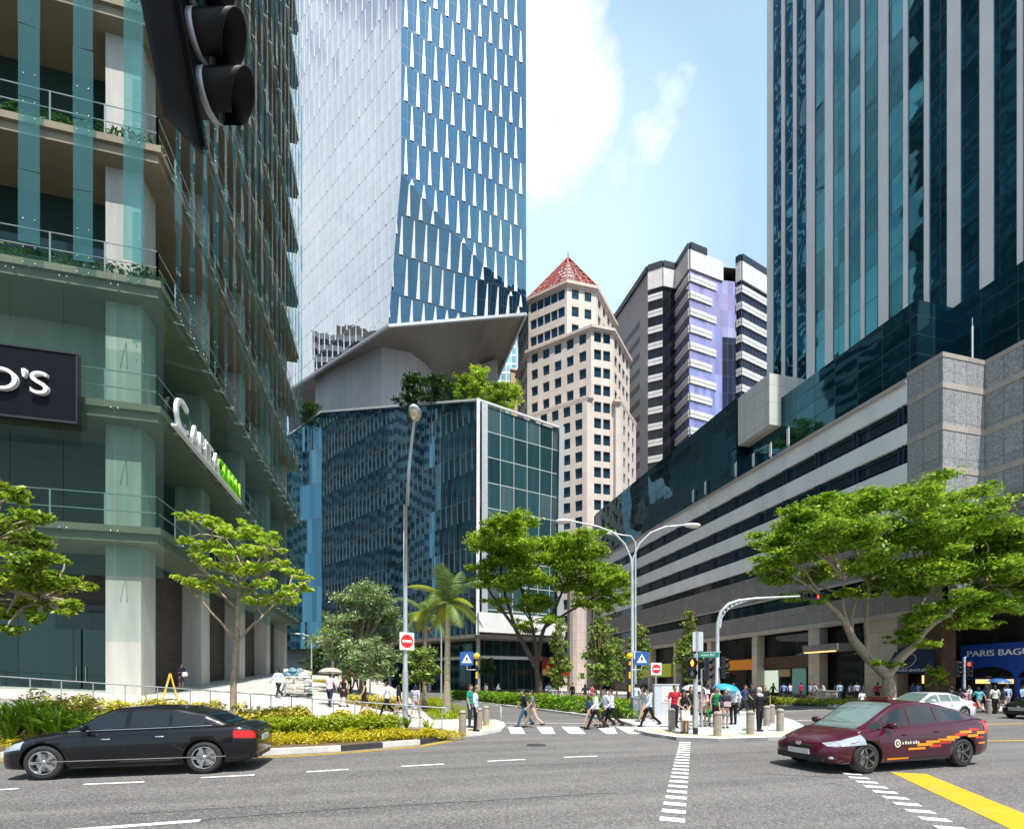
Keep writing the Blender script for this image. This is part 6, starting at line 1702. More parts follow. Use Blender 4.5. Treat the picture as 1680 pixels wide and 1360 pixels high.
m = MB(); disc(m, (.0,y,-.1), .02, 10); m.poly([(-.03,y,-.13), (-.07,y,-.25), (-.02,y,-.2), (.02,y,-.25), (.04,y,-.24), (.01,y,-.17), (.03,y,-.13)]); m.build('walking_man', M['grey_metal'], ps)
bs = thing('blank_sign', 'plain pale back of a road sign above the pedestrian signal', 'road sign', at(1145.5,1052,Yp), facing(0)); m = MB(); plate(m, (0,.03,0), .36, .66, .012, 0, .03); m.build('plate', mat('signback', (.60,.60,.63), .45, .2, var=.05), bs); m = MB(); m.box(-.02,-.01,-.34,.02,.02,.34); m.build('rib', M['galv'], bs)
ns = thing('street_sign', 'small green street name plate between signal pole and curved mast', 'road sign', at(1162,1074,Yp), facing(-14)); m = MB(); m.box(-.34,-.012,-.085,.34,.012,.085); m.build('plate', M['sign_greenplate'], ns)
m = MB(); m.box(-.4,-.015,.085,.4,.015,.105); m.build('rail', M['galv'], ns)
text('lettering', 'wana Rd', .125, M['sign_face'], ns, (-.24,-.016,-.04), (1,0,0), (0,0,1), .004)
for px, py, Y, fd, lb in ((1160,1097,19.2,72,'dark traffic signal seen from the side left of the curved mast'), (1187,1095,21.5,60,'dark traffic signal seen from the side right of the curved mast')):
    c = at(px, py, Y); s2 = thing('traffic_signal', lb, 'traffic light', c, 0, 'side-on traffic signals')
    signal_head(s2, (0,0,0), Matrix.Rotation(facing(fd), 3, 'Z'), (M['off_lens'],)*3, True, .29, .1, (.42,.98), .2)
    m = MB(); m.tube([(-.05,.1,0), (-.15,.12,0), (-.15,.12,-c.z+.11)], .04, 8); m.build('pole', M['galv'], s2)
# signals by the bakery
b = gy(1582, 31); b.z = .05; t = thing('signal_pole', 'thin signal pole in front of the blue bakery', 'traffic light', b); m = MB(); m.cyl((0,0,0), (0,0,zz(1079,31)), .07, 10); m.cyl((0,0,zz(1079,31)), (.16,0,zz(1079,31)), .03, 6); m.build('pole', M['galv'], t)
for px, fd, ln, lb in ((1571,25,(M['off_lens'],)*3,'unlit traffic signal left of the bakery signal pole'), (1588.5,-25,(M['red_lamp'],M['off_lens'],M['off_lens']),'traffic signal with red lamp lit right of the bakery signal pole')):
    s2 = thing('traffic_signal', lb, 'traffic light', at(px,1097,31)); signal_head(s2, (0,0,0), Matrix.Rotation(facing(fd), 3, 'Z'), ln, True, .30, .11, (.44,1.0), .2)
    m = MB(); m.cyl((0,.1,.3), (at(1582,1097,31)-at(px,1097,31))+Vector((0,.1,.3)), .025, 6); m.build('bracket', M['galv'], s2)
# bollards
proto = None
for px, py, lb, z in ((1102,1198,'leftmost granite bollard on the traffic island',.11), (1177,1207,'granite bollard right of the pedestrian signal pole',.11), (1231,1204.5,'granite bollard before the woman in grey headscarf',.11), (1258,1190,'granite bollard behind the woman in grey headscarf',.11), (1280,1199,'granite bollard nearest the taxi',.11), (1124,1201.5,'granite bollard at the feet of the man in red',.11),
                      (759,1203.5,'nearest granite bollard left of the crossing',.1), (786,1196,'granite bollard behind the two waiting men',.1), (797.5,1190,'farthest granite bollard left of the crossing',.1), (1622,1170,'single granite bollard before the bakery',.1), (1266,1186,'small granite bollard farthest on the island',.11)):
    b = gnd(px, py, z)
    if proto is None:
        proto = thing('bollard', lb, 'bollard', b, 0, 'granite bollards'); o = proto
        m = MB(); m.lathe((0,0,0), [(.125,0),(.125,.66),(.12,.7),(.0,.7)], 18); m.build('shaft', M['bollard'], proto)
        m = MB(); m.lathe((0,0,0), [(.118,.701),(.13,.702),(.132,.74),(.11,.79),(.06,.815),(0,.82)], 18); m.build('cap', M['bollard'], proto)
    else:
        o = copy_tree(proto); o['label'] = lb
    o.location = b
# hand rail of the ramp
t = thing('hand_rail', 'thin grey metal hand rail along the ramp behind the planting', 'railing', (1.84, 18.6, .1)); mb = MB()
RLp = [Vector((x, y-.02, zp(x, y))) for x, y in RL]
pts = []
for a, b_ in zip(RLp[:-1], RLp[1:]):
    for k in range(6): pts.append(a.lerp(b_, k/6))
pts.append(RLp[-1])
for p in pts: p.z = zp(p.x, p.y)
hh = lambda i: .78+.12*min(1, i/8)
for k, p in enumerate(pts):
    m = MB(); m.cyl(p-Vector((0,0,.05)), p+Vector((0,0,hh(k))), .02, 8); wp(m, 'post', M['grey_metal'], t)
m = MB(); m.tube([pts[0]+Vector((.12,-.02,hh(0)-.22)), pts[0]+Vector((.16,-.02,hh(0)-.08)), pts[0]+Vector((.1,-.01,hh(0)))]+[p+Vector((0,0,hh(k))) for k, p in enumerate(pts)], .024, 8); wp(m, 'rail', M['grey_metal'], t)
# little rail and hoops by the slip road, left side
t = thing('grab_rail', 'short grey hoop rail on the grass verge by the slip road', 'railing', gnd(812,1188)); m = MB(); b = t.location
m.tube([gnd(822,1187)+Vector((0,0,.0))-b, gnd(822,1187)+Vector((0,0,.8))-b, gnd(742,1172)+Vector((0,0,.8))-b, gnd(742,1172)-b], .022, 8); m.build('rail', M['grey_metal'], t)
# folding board
b = at(279, 1138, 23.0); b.z = zp(b.x, b.y)
t = thing('folding_board', 'yellow framed folding notice board standing beside the concrete column', 'sign', b, facing(-52))
def panel_board(sgn):
    ang = R(13)*sgn; Mx = Matrix.Rotation(ang, 3, 'X')
    P = lambda x, y, z: Mx @ Vector((x,y,z-1.25))+Vector((0,0,1.25))
    m = MB()
    for x in (-.33,.33): m.beam(P(x,0,0), P(x,0,1.25), .045)
    m.beam(P(-.33,0,1.25), P(.33,0,1.25), .045); m.beam(P(-.33,0,.12), P(.33,0,.12), .045); m.build('frame', M['beacon_yellow'], t)
    m = MB(); 
    for yy in (-.012*1,): m.add([P(-.3,yy,.14),P(.3,yy,.14),P(.3,yy,1.22),P(-.3,yy,1.22),P(-.3,.012,.14),P(.3,.012,.14),P(.3,.012,1.22),P(-.3,.012,1.22)], [(0,1,2,3),(7,6,5,4),(0,4,5,1),(2,6,7,3),(1,5,6,2),(0,3,7,4)])
    m.build('panel', M['sign_face'], t)
    if sgn < 0:
        m = MB(); 
        for x0, x1, z0, z1 in ((-.15,.12,1.02,1.1), (-.22,.22,.9,.98)): m.quad(P(x0,-.016,z0), P(x1,-.016,z0), P(x1,-.016,z1), P(x0,-.016,z1))
        m.build('print', M['black'], t)
        m = MB(); m.quad(P(-.25,-.016,.18), P(.25,-.016,.18), P(.25,-.016,.55), P(-.25,-.016,.55)); m.build('print', M['banner_art'], t)
panel_board(-1); panel_board(1)
# small wall pictogram on the column
# recycling cart heaped with bags, and its parasol
b = at(489, 1143, 28.5); b.z = zp(b.x, b.y)
t = thing('recycling_cart', 'hand cart heaped with pale recycling boxes and bags on the plaza', 'cart', b, facing(20))
m = MB()
m.box(-.75,-.4,.2,.75,.4,.26)
for x in (-.7,.7):
    for y in (-.36,.36): m.cyl((x,y,.2), (x,y,1.15), .02, 8)
for y in (-.36,.36): m.cyl((-.7,y,1.15), (.7,y,1.15), .02, 8); m.cyl((-.7,y,.7), (.7,y,.7), .015, 8)
m.tube([(-.7,-.36,1.0), (-1.0,-.36,1.05), (-1.0,.36,1.05), (-.7,.36,1.0)], .02, 8); m.build('frame', M['steel'], t)
for x in (-.55,.55):
    for y in (-.33,.33):
        m = MB(); m.cyl((x,y-.03,.1), (x,y+.03,.1), .1, 14); m.build('wheel', M['rubber'], t)
rng = random.Random(2); bag_m = [mat('bag_white', (.62,.63,.62), .4, var=.15, scale=4), mat('bag_teal', (.10,.22,.26), .4, var=.3, scale=4), mat('box_tan', (.55,.50,.42), .7, var=.1), mat('bag_blue', (.25,.33,.36), .4, var=.3, scale=4)]
for k, (x, y, z, r, mi) in enumerate(((-.4,0,.48,.30,2), (.1,0,.48,.30,2), (.5,.05,.46,.26,0), (-.42,.05,.88,.28,2), (.08,-.05,.9,.28,2), (.5,0,.9,.25,0), (-.5,0,1.25,.24,1), (-.12,.05,1.28,.25,1), (.3,-.05,1.25,.24,0), (-.3,0,1.52,.2,1), (.1,.1,1.5,.2,3), (.55,0,1.2,.18,3), (-.62,.1,1.5,.16,0))):
    m = MB()
    if mi == 2: m.obox((x,y,z), (r*1.4,r*1.7,r*1.25), rng.uniform(-.1,.1))
    else:
        m.ell((x,y,z), (r*1.15,r*1.1,r*.8), 9, 6); m.v = [(a+rng.uniform(-.055,.055), c+rng.uniform(-.055,.055), d+rng.uniform(-.05,.05)) for a, c, d in m.v]; m.s = [False]*len(m.s)
    bo = m.build('box' if mi == 2 else 'bag', bag_m[mi], None, None); bo.parent = t
# umbrellas held by people (things of their own)
def umbrella(label, c, r, m_, deg=0, tilt=0, shaft=.75, flat=.42):
    t = thing('umbrella', label, 'umbrella', c, R(deg)); t.rotation_euler = (R(tilt), 0, R(deg))
    n = 8; rings = 6; vs = [(0,0,r*flat)]; fs = []; N_ = n*4
    for i in range(1, rings+1):
        a = i/rings
        for k in range(N_):
            th = 2*PI*k/N_; sc_ = 1-.06*abs(math.cos(th*n/2))*a*a*0-(.055*(1-abs(math.cos(th*n/2))))*a
            vs.append((r*math.sin(a*1.35)/math.sin(1.35)*math.cos(th)*sc_, r*math.sin(a*1.35)/math.sin(1.35)*math.sin(th)*sc_, r*flat*(math.cos(a*1.35)-math.cos(1.35))/(1-math.cos(1.35))))
    fs += [(0, 1+k, 1+(k+1)%N_) for k in range(N_)]
    for i in range(rings-1): fs += [(1+i*N_+k, 1+(i+1)*N_+k, 1+(i+1)*N_+(k+1)%N_, 1+i*N_+(k+1)%N_) for k in range(N_)]
    m = MB(); m.add(vs, fs, 0, True); m.build('canopy', m_, t)
    m = MB(); m.cyl((0,0,-shaft), (0,0,r*flat+.06), .009, 8); m.tube([(0,0,-shaft+.02), (0,0,-shaft-.06), (.03,0,-shaft-.1), (.06,0,-shaft-.07)], .013, 6); m.build('shaft', M['dark_metal'], t)
    m = MB()
    for k in range(n):
        th = 2*PI*k/n; m.cyl((0,0,r*flat*.55), (r*.72*math.cos(th), r*.72*math.sin(th), r*flat*.42), .005, 4)
    m.build('ribs', M['steel'], t)
    return t
M['umb_grey'] = mat('umb_grey', (.45,.47,.50), .5, var=.08, scale=4); M['umb_blue'] = mat('umb_blue', (.03,.32,.55), .45, var=.12, scale=3); M['umb_pat'] = mat('umb_pat', (.55,.47,.44), .6, var=.45, scale=9); M['umb_navy'] = mat('umb_navy', (.02,.10,.30), .5, var=.1); M['umb_cream'] = mat('umb_cream', (.60,.57,.44), .6, var=.1)
umbrella('grey umbrella over the women behind the signal pole', at(1139,1131,21.3), .52, M['umb_grey'], 0, 8)
umbrella('bright blue umbrella over the woman in green top', at(1191,1130,20.3), .52, M['umb_blue'], 20, 10, .62)
umbrella('patterned pink-grey umbrella over the man in pink shirt', at(542,1103,25.0), .58, M['umb_pat'], 0, -6, .7)
umbrella('cream umbrella open above the recycling cart', at(494,1104,29.5), .62, M['umb_cream'], 0, 0, 1.0, .35)
umbrella('dark blue umbrella in the crowd by the bakery', at(1640,1119,29.5), .55, M['umb_navy'], 0, 6, .65)
# bits along the far pavement: bench-like planters, bike, parasols
t = thing('concrete_planter', 'square concrete planter box before the right-hand entrance', 'planter', gy(1357, 46)); t.location.z = .13
m = MB(); m.box(-.7,-.5,0,.7,.5,.85); m.box(-.75,-.55,.85,.75,.55,.95); m.build('box', M['granite_lip'], t)
t = thing('bicycle', 'parked bicycle leaning beside the tree at the right-hand entrance', 'bicycle', gy(1436, 40), facing(30)); t.location.z = .13
m = MB()
for a, c in (((0,0,.33),(.42,0,.75)), ((0,0,.33),(-.12,0,.85)), ((-.12,0,.8),(.42,0,.8)), ((-.5,0,.33),(0,0,.33)), ((-.5,0,.33),(-.12,0,.8)), ((.55,0,.33),(.42,0,.95)), ((.42,-.25,.98),(.42,.25,.98))): m.cyl(a, c, .018, 6)
m.build('frame', M['dark_metal'], t)
for x in (-.5,.55):
    m = MB(); m.tube([(x+.32*math.cos(a), 0, .33+.32*math.sin(a)) for a in np.linspace(0, 2*PI, 25)], .02, 6, 0, False)
    for a in np.linspace(0, 2*PI, 12, endpoint=False): m.cyl((x,0,.33), (x+.31*math.cos(a),0,.33+.31*math.sin(a)), .003, 3)
    m.build('wheel', M['rubber'], t)
m = MB(); m.ell((-.14,0,.9), (.13,.07,.04), 10, 6); m.build('saddle', M['black'], t)
# chairs, sign stand and low wall behind the hedge, left of the pink pillar
for px, lb in ((903,'white folding stand behind the hedge left of the sapling'), (918,'white folding stand directly behind the sapling')):
    t = thing('folding_stand', lb, 'stand', gy(px, 41), facing(0), 'white folding stands'); t.location.z = .12
    m = MB()
    for s_ in (-1,1):
        m.beam((s_*.1,-.25,1.15), (s_*.45,-.3,0), .05); m.beam((s_*.1,.0,1.15), (s_*.45,.35,0), .05); 
    m.beam((-.4,-.3,.35), (.4,-.3,.35), .05); m.beam((-.27,-.28,.75), (.27,-.28,.75), .05); m.build('frame', M['white_metal'], t)
t = thing('granite_bench', 'pale stone block bench behind the hedge right of the sapling', 'bench', gy(951, 40), facing(5)); t.location.z = .11
m = MB(); m.box(-1.2,-.3,0.35,1.2,.3,.5); m.build('seat', M['granite_lip'], t); m = MB(); m.box(-1.0,-.25,0,-.7,.25,.35); m.box(.7,-.25,0,1.0,.25,.35); m.build('legs', M['granite_lip'], t)
t = thing('litter_bin', 'olive litter bin behind the hedge left of the white stands', 'bin', gy(892, 39), facing(0)); t.location.z = .12
m = MB(); m.box(-.28,-.28,.05,.28,.28,.95); m.build('body', mat('olive_bin', (.30,.28,.06), .6, var=.2), t); m = MB(); m.box(-.31,-.31,.95,.31,.31,1.03); m.build('lid', M['dark_metal'], t)
# ================================================================ vehicles
M['car_black'] = mat('car_black', (.004,.0045,.006), .3, .0, var=.05, spec=.15, coat=.75)
M['car_maroon'] = mat('car_maroon', (.052,.003,.012), .28, .0, var=.05, spec=.2, coat=.7)
M['car_white'] = mat('car_white', (.62,.63,.65), .25, .0, var=.03, coat=1.0)
M['car_glass'] = mat('car_glass', (.006,.010,.010), .02, .0, var=.1, spec=.9)
M['car_glass_light'] = mat('car_glass_light', (.10,.15,.14), .03, .0, var=.1, spec=1.0)
M['chrome'] = mat('chrome', (.75,.76,.78), .12, 1.0, var=.02)
M['alloy'] = mat('alloy', (.48,.48,.48), .3, .85, var=.1)
M['headlamp'] = mat('headlamp', (.42,.46,.50), .08, .4, var=.2, scale=14)
M['taillamp'] = mat('taillamp', (.50,.012,.012), .12, var=.2, scale=8)
M['trim'] = mat('trim', (.012,.012,.013), .5, var=.1)
M['plate_white'] = mat('plate_white', (.55,.55,.55), .4); M['decal_orange'] = mat('decal_orange', (.85,.30,.01), .3, var=.05); M['decal_red'] = mat('decal_red', (.60,.03,.02), .3); M['decal_white'] = mat('decal_white', (.65,.60,.52), .35)
def interp(st, x, k):
    if x <= st[0][0]: return st[0][k]
    for a, b in zip(st[:-1], st[1:]):
        if a[0] <= x <= b[0]:
            t = (x-a[0])/(b[0]-a[0]); t = t*t*(3-2*t)*.5+t*.5
            return a[k]+(b[k]-a[k])*t
    return st[-1][k]
def hull_prof(st, x):
    z0, zs, zt, w, ws = (interp(st, x, k) for k in range(1, 6)); h = zs-z0
    return [(0,z0), (w*.80,z0), (w*.955,z0+.05*h), (w*.985,z0+.16*h), (w,z0+.40*h), (w*1.0,z0+.62*h), (w*.985,z0+.80*h), (ws*1.04,zs-.05*h), (ws*.97,zs+.00*h), (ws*.80,zs+(zt-zs)*.75), (ws*.45,zt-.005), (0,zt)]
def hull_y(st, x, z):
    pr = hull_prof(st, x)
    for (ya, za), (yb, zb) in zip(pr[1:-1], pr[2:]):
        if za <= z <= zb: return ya+(yb-ya)*(z-za)/max(1e-6, zb-za)
    return pr[5][0]
def green_prof(g, x):
    zb, zr, wb, wr = (interp(g, x, k) for k in range(1, 5)); h = zr-zb
    return [(wb+.005,zb-.05), (wb,zb), (wb+(wr-wb)*.55,zb+.52*h), (wr+.015,zb+.86*h), (wr-.05,zb+.955*h), (wr*.6,zb+.99*h), (0,zr)]
def loft(m, xs, prof, mi=0, closed=True):
    rings = []
    for x in xs:
        pr = prof(x); rings.append([(x,-y,z) for y, z in pr]+[(x,y,z) for y, z in reversed(pr[:-1] if pr[-1][0] == 0 else pr)])
    n = len(rings[0]); vs = [v for r in rings for v in r]; fs = []
    for i in range(len(rings)-1):
        for k in range(n-1): fs.append((i*n+k, i*n+k+1, (i+1)*n+k+1, (i+1)*n+k))
    m.add(vs, fs, mi, True)
    return rings
def car(name, label, loc, rz, st, g, wheels, wr, paint, glass, style):
    t = thing(name, label, 'car', loc, rz)
    xs = np.linspace(st[0][0], st[-1][0], 64)
    m = MB(); rings = loft(m, xs, lambda x: hull_prof(st, x))
    n = len(rings[0]); 
    for r, rev in ((rings[0], False), (rings[-1], True)):
        m.add(r, [tuple(range(n)) if rev else tuple(reversed(range(n)))], 0, True)
    # wheel wells cut out
    me = m.mesh('tmp', [paint, M['trim']]); o = link('body', me)
    bm = bmesh.new(); bm.from_mesh(me); bmesh.ops.remove_doubles(bm, verts=bm.verts, dist=.0004); bmesh.ops.recalc_face_normals(bm, faces=bm.faces); bm.to_mesh(me); bm.free()
    cutm = MB()
    for wx in wheels:
        for s_ in (-1, 1): cutm.cyl((wx, s_*.60, wr), (wx, s_*1.2, wr), wr+.055, 32)
    cut = cutm.build('cut', [M['trim']])
    bm = bmesh.new(); bm.from_mesh(cut.data); bmesh.ops.remove_doubles(bm, verts=bm.verts, dist=.0004); bmesh.ops.recalc_face_normals(bm, faces=bm.faces); bm.to_mesh(cut.data); bm.free()
    md = o.modifiers.new('b', 'BOOLEAN'); md.operation = 'DIFFERENCE'; md.object = cut; md.solver = 'EXACT'
    dg = bpy.context.evaluated_depsgraph_get(); me2 = bpy.data.meshes.new_from_object(o.evaluated_get(dg))
    bpy.data.objects.remove(o); bpy.data.objects.remove(cut)
    me2.materials.clear(); me2.materials.append(paint); me2.materials.append(M['trim']); me2.name = 'body'
    for p in me2.polygons:                              # inside of the wells
        c = p.center
        inw = any((c.x-wx)**2+(c.z-wr)**2 <= (wr+.058)**2 and abs(c.y) < .9 for wx in wheels) and not (abs(p.normal.y) > .8 and abs(c.y) > .7)
        p.material_index = 1 if (inw or c.z < interp(st, c.x, 1)+.012) else 0
        p.use_smooth = not inw
    body = link('body', me2, t)
    # cabin
    gx = np.linspace(g[0][0], g[-1][0], 40)
    m = MB(); loft(m, gx, lambda x: green_prof(g, x)); m.build('roof', paint, t)
    def gpatch(nm, xa, xb, s0, s1, mat_, side, off=.006, nx=14, ns=4):
        """pane on the cabin side, between x stations and heights (0 belt - 1 roof edge)"""
        m = MB(); vs = []
        for i in range(nx+1):
            x = xa+(xb-xa)*i/nx; pr = green_prof(g, x)[1:4]; h0, h1 = pr[0][1], pr[2][1]
            for j in range(ns+1):
                s_ = s0+(s1-s0)*j/ns; z = h0+(h1-h0)*s_
                y = pr[0][0]+(pr[1][0]-pr[0][0])*min(1, s_/.605) if s_ < .605 else pr[1][0]+(pr[2][0]-pr[1][0])*(s_-.605)/.395
                vs.append((x, side*(y+off), z))
        fs = [(i*(ns+1)+j, (i+1)*(ns+1)+j, (i+1)*(ns+1)+j+1, i*(ns+1)+j+1) for i in range(nx) for j in range(ns)]
        m.add(vs, fs, 0, True); return m.build(nm, mat_, t)
    for side in (-1, 1):
        for xa, xb in style['side']: gpatch('window', xa, xb, .10, .90, glass, side)
    def screen(nm, xa, xb, mat_):
        m = MB(); vs = []; nx, ny = 10, 12
        for i in range(nx+1):
            x = xa+(xb-xa)*i/nx; pr = green_prof(g, x); top = pr[6][1]; wmax = pr[4][0]-.015
            for j in range(ny+1):
                y = -wmax+2*wmax*j/ny; ay = abs(y)
                z = pr[5][1]+(pr[6][1]-pr[5][1])*(1-ay/pr[5][0]) if ay <= pr[5][0] else pr[4][1]+(pr[5][1]-pr[4][1])*(1-(ay-pr[5][0])/(pr[4][0]-pr[5][0]))
                vs.append((x+(.008 if xb > 0 else -.008)*.4, y, z+.008))
        fs = [(i*(ny+1)+j, (i+1)*(ny+1)+j, (i+1)*(ny+1)+j+1, i*(ny+1)+j+1) for i in range(nx) for j in range(ny)]
        m.add(vs, fs, 0, True); return m.build(nm, mat_, t)
    screen('windscreen', *style['ws'], style.get('wsglass', glass)); screen('rear_window', *style['rw'], glass)
    def hpatch(nm, x0, x1, z0f, z1f, mat_, side, off=.006, nx=10, nz=3, parent=t):
        m = MB(); vs = []
        for i in range(nx+1):
            u = i/nx; x = x0+(x1-x0)*u
            za, zb = (z0f(u) if callable(z0f) else z0f), (z1f(u) if callable(z1f) else z1f)
            for j in range(nz+1):
                z = za+(zb-za)*j/nz; vs.append((x, side*(hull_y(st, x, z)+off), z))
        m.add(vs, [(i*(nz+1)+j, (i+1)*(nz+1)+j, (i+1)*(nz+1)+j+1, i*(nz+1)+j+1) for i in range(nx) for j in range(nz)], 0, True)
        return m.build(nm, mat_, parent)
    for side in (-1, 1):
        m = MB()
        for pts in style['seams']:
            m.tube([(x, side*(hull_y(st, x, z)+.001), z) for x, z in pts], .006, 4)
        m.build('door_seams', M['trim'], t)
        for x, z in style['handles']:
            m = MB(); y = hull_y(st, x, z); m.ell((x, side*(y+.012), z), (.095,.02,.018), 10, 6); m.build('door_handle', M['chrome'] if style['chrome'] else paint, t)
        mx, mz = style['mirror']; m = MB(); y = interp(g, mx, 3)
        m.ell((mx, side*(y+.17), mz), (.075,.12,.075), 12, 8); m.cyl((mx, side*y, mz-.05), (mx, side*(y+.1), mz-.03), .025, 6); m.build('mirror', paint, t)
        if style['chrome']:
            hpatch('chrome_strip', -1.75, 1.55, .345, .362, M['chrome'], side, .006, 24, 1)
            m = MB(); m.tube([(x, side*(interp(g, x, 3)+.012), interp(g, x, 1)+.012) for x in np.linspace(g[0][0]+.35, g[-1][0]-.25, 20)], .011, 4); m.build('window_trim', M['chrome'], t)
        hpatch('sill', wheels[1]+.42, wheels[0]-.42, lambda u: interp(st, 0, 1)+.02, lambda u: interp(st, 0, 1)+.10, M['trim'], side, .004, 12, 1)
        hl = style['headlamp']; hpatch('headlamp', hl[0], hl[1], hl[2], hl[3], M['headlamp'], side, .008, 12, 4)
        tl = style['taillamp']; hpatch('tail_lamp', tl[0], tl[1], tl[2], tl[3], M['taillamp'], side, .008, 10, 4)
    xf, xr = st[-1][0], st[0][0]
    def endbox(nm, x, y0, y1, z0, z1, d, mat_):
        m = MB(); m.box(x-d, y0, z0, x+d, y1, z1); return m.build(nm, mat_, t)
    fz = style['front']
    endbox('grille', xf-.02, -fz['gw'], fz['gw'], fz['gz'][0], fz['gz'][1], .035, M['trim'])
    if style['chrome']:
        m = MB()
        for k in range(4): z = fz['gz'][0]+(fz['gz'][1]-fz['gz'][0])*(k+.5)/4; m.box(xf+.012, -fz['gw'], z-.012, xf+.022, fz['gw'], z+.012)
        m.build('grille_bars', M['chrome'], t)
    endbox('number_plate', xf+.0, -.26, .26, fz['pz'], fz['pz']+.11, .03, M['plate_white'] if not style['chrome'] else M['trim'])
    endbox('lower_intake', xf-.05, -.56, .56, .24, .35, .06, M['trim'])
    m = MB(); m.ell((xf+.022, 0, fz['bz']), (.012,.075,.05), 14, 6); m.build('badge', M['chrome'], t)
    for s_ in (-1, 1): 
        m = MB(); m.ell((xf-.13, s_*.62, .33), (.07,.09,.05), 10, 6); m.build('fog_lamp', M['headlamp'], t)
    endbox('rear_plate', xr-.0, -.26, .26, .62, .73, .02, M['plate_white'])
    endbox('rear_bumper_trim', xr+.06, -.6, .6, .26, .36, .03, M['trim'])
    m = MB()
    for wx in wheels: m.box(wx-.42, -.62, .17, wx+.42, .62, .75)
    m.build('underbody', M['trim'], t)
    m = MB(); m.box(g[0][0]+.5, -.5, .5, g[-1][0]-.55, .5, interp(g, 0, 1)+.02); 
    for x in style['seats']:
        for y in (-.36, .36): m.ell((x, y, interp(g,0,1)+.12), (.09,.2,.26), 10, 8); m.ell((x-.02, y, interp(g,0,1)+.36), (.05,.11,.09), 8, 6)
    m.build('seats', M['trim'], t)
    for wx in wheels:
        for s_ in (-1, 1):
            yo = s_*(interp(st, wx, 4)-.015)
            Mx = Matrix(((1,0,0),(0,0,s_),(0,1,0)))
            wt = thing('wheel', None, None, (wx, yo, wr)); wt.parent = t
            m = MB(); m.lathe((0,0,0), [(wr*.66,-.20),(wr*.93,-.21),(wr,-.17),(wr,-.04),(wr*.94,-.004),(wr*.70,-.0),(wr*.67,-.02)], 36, 0, Mx); m.build('tyre', M['rubber'], wt)
            m = MB(); m.lathe((0,0,0), [(wr*.67,-.2),(wr*.65,-.03),(wr*.69,.0),(wr*.69,.008),(wr*.64,-.004)], 36, 0, Mx)
            for k in range(style['spokes']):
                a = 2*PI*k/style['spokes']
                for da in ((-.09, .09) if style['spokes'] < 8 else (0,)):
                    p = Vector((.05*math.cos(a), .05*math.sin(a), -.012)); q = Vector((wr*.66*math.cos(a+da), wr*.66*math.sin(a+da), -.008))
                    m.beam(Mx @ p, Mx @ q, .034, .03)
            m.lathe((0,0,0), [(0,.004),(.055,.0),(.06,-.03)], 16, 0, Mx); m.build('rim', style['rim'], wt)
            m = MB(); m.lathe((0,0,0), [(0,-.10),(wr*.55,-.10)], 24, 0, Mx); m.build('brake_disc', M['steel'], wt)
    return t, hpatch, gpatch
SED = [(-2.30,.40,.76,.80,.66,.62), (-2.25,.27,.90,.94,.78,.72), (-1.95,.20,.975,1.01,.86,.775), (-1.2,.18,.955,.99,.885,.80), (0,.17,.925,.95,.885,.80), (.8,.17,.90,.93,.885,.80), (1.15,.17,.88,.925,.885,.79), (1.6,.18,.815,.865,.87,.76), (1.93,.19,.74,.785,.835,.70), (2.10,.20,.66,.70,.75,.62), (2.19,.25,.57,.59,.64,.54), (2.21,.30,.50,.52,.58,.50)]
SEG = [(-1.80,.985,.99,.66,.60), (-1.2,.965,1.27,.74,.60), (-.75,.95,1.375,.775,.60), (-.1,.935,1.40,.785,.60), (.3,.925,1.37,.785,.595), (1.25,.89,.895,.72,.66), (1.32,.80,.81,.70,.62)]
SST = dict(side=[(-1.30,-.72), (-.66,.02), (.10,.92)], ws=(.38,1.22), rw=(-1.76,-1.12), chrome=True, mirror=(.72,1.0), handles=[(-.55,.79), (.38,.76)],
    seams=[[(.98,.86),(1.02,.6),(.95,.24)], [(.06,.91),(.05,.6),(.06,.24)], [(-.72,.93),(-.78,.62),(-.98,.5)], [(.95,.22),(0,.205),(-.9,.22)], [(1.1,.86),(1.7,.74),(2.1,.64)], [(-1.85,.96),(-2.2,.87)]],
    headlamp=(1.78,2.17,lambda u:.60-.06*u,lambda u:.75-.14*u), taillamp=(-2.28,-1.88,lambda u:.70+.03*u,lambda u:.86+.02*u), front=dict(gw=.42,gz=(.42,.60),pz=.30,bz=.62), spokes=5, rim=M['alloy'], seats=(.1,-.85))
PRI = [(-2.21,.44,.90,.94,.70,.64), (-2.16,.28,1.02,1.07,.79,.70), (-1.85,.20,1.03,1.075,.85,.75), (-1.0,.18,.985,1.02,.872,.785), (0,.17,.925,.955,.872,.79), (.9,.17,.88,.93,.872,.78), (1.5,.18,.80,.87,.86,.73), (1.88,.19,.71,.78,.81,.65), (2.1,.20,.61,.67,.72,.55), (2.2,.25,.54,.57,.60,.46), (2.23,.30,.48,.50,.50,.40)]
PRG = [(-2.08,1.06,1.065,.62,.56), (-1.5,1.02,1.27,.71,.57), (-.8,.98,1.43,.75,.575), (-.2,.945,1.485,.765,.58), (.2,.92,1.455,.765,.575), (1.40,.865,.87,.69,.58), (1.48,.78,.79,.66,.55)]
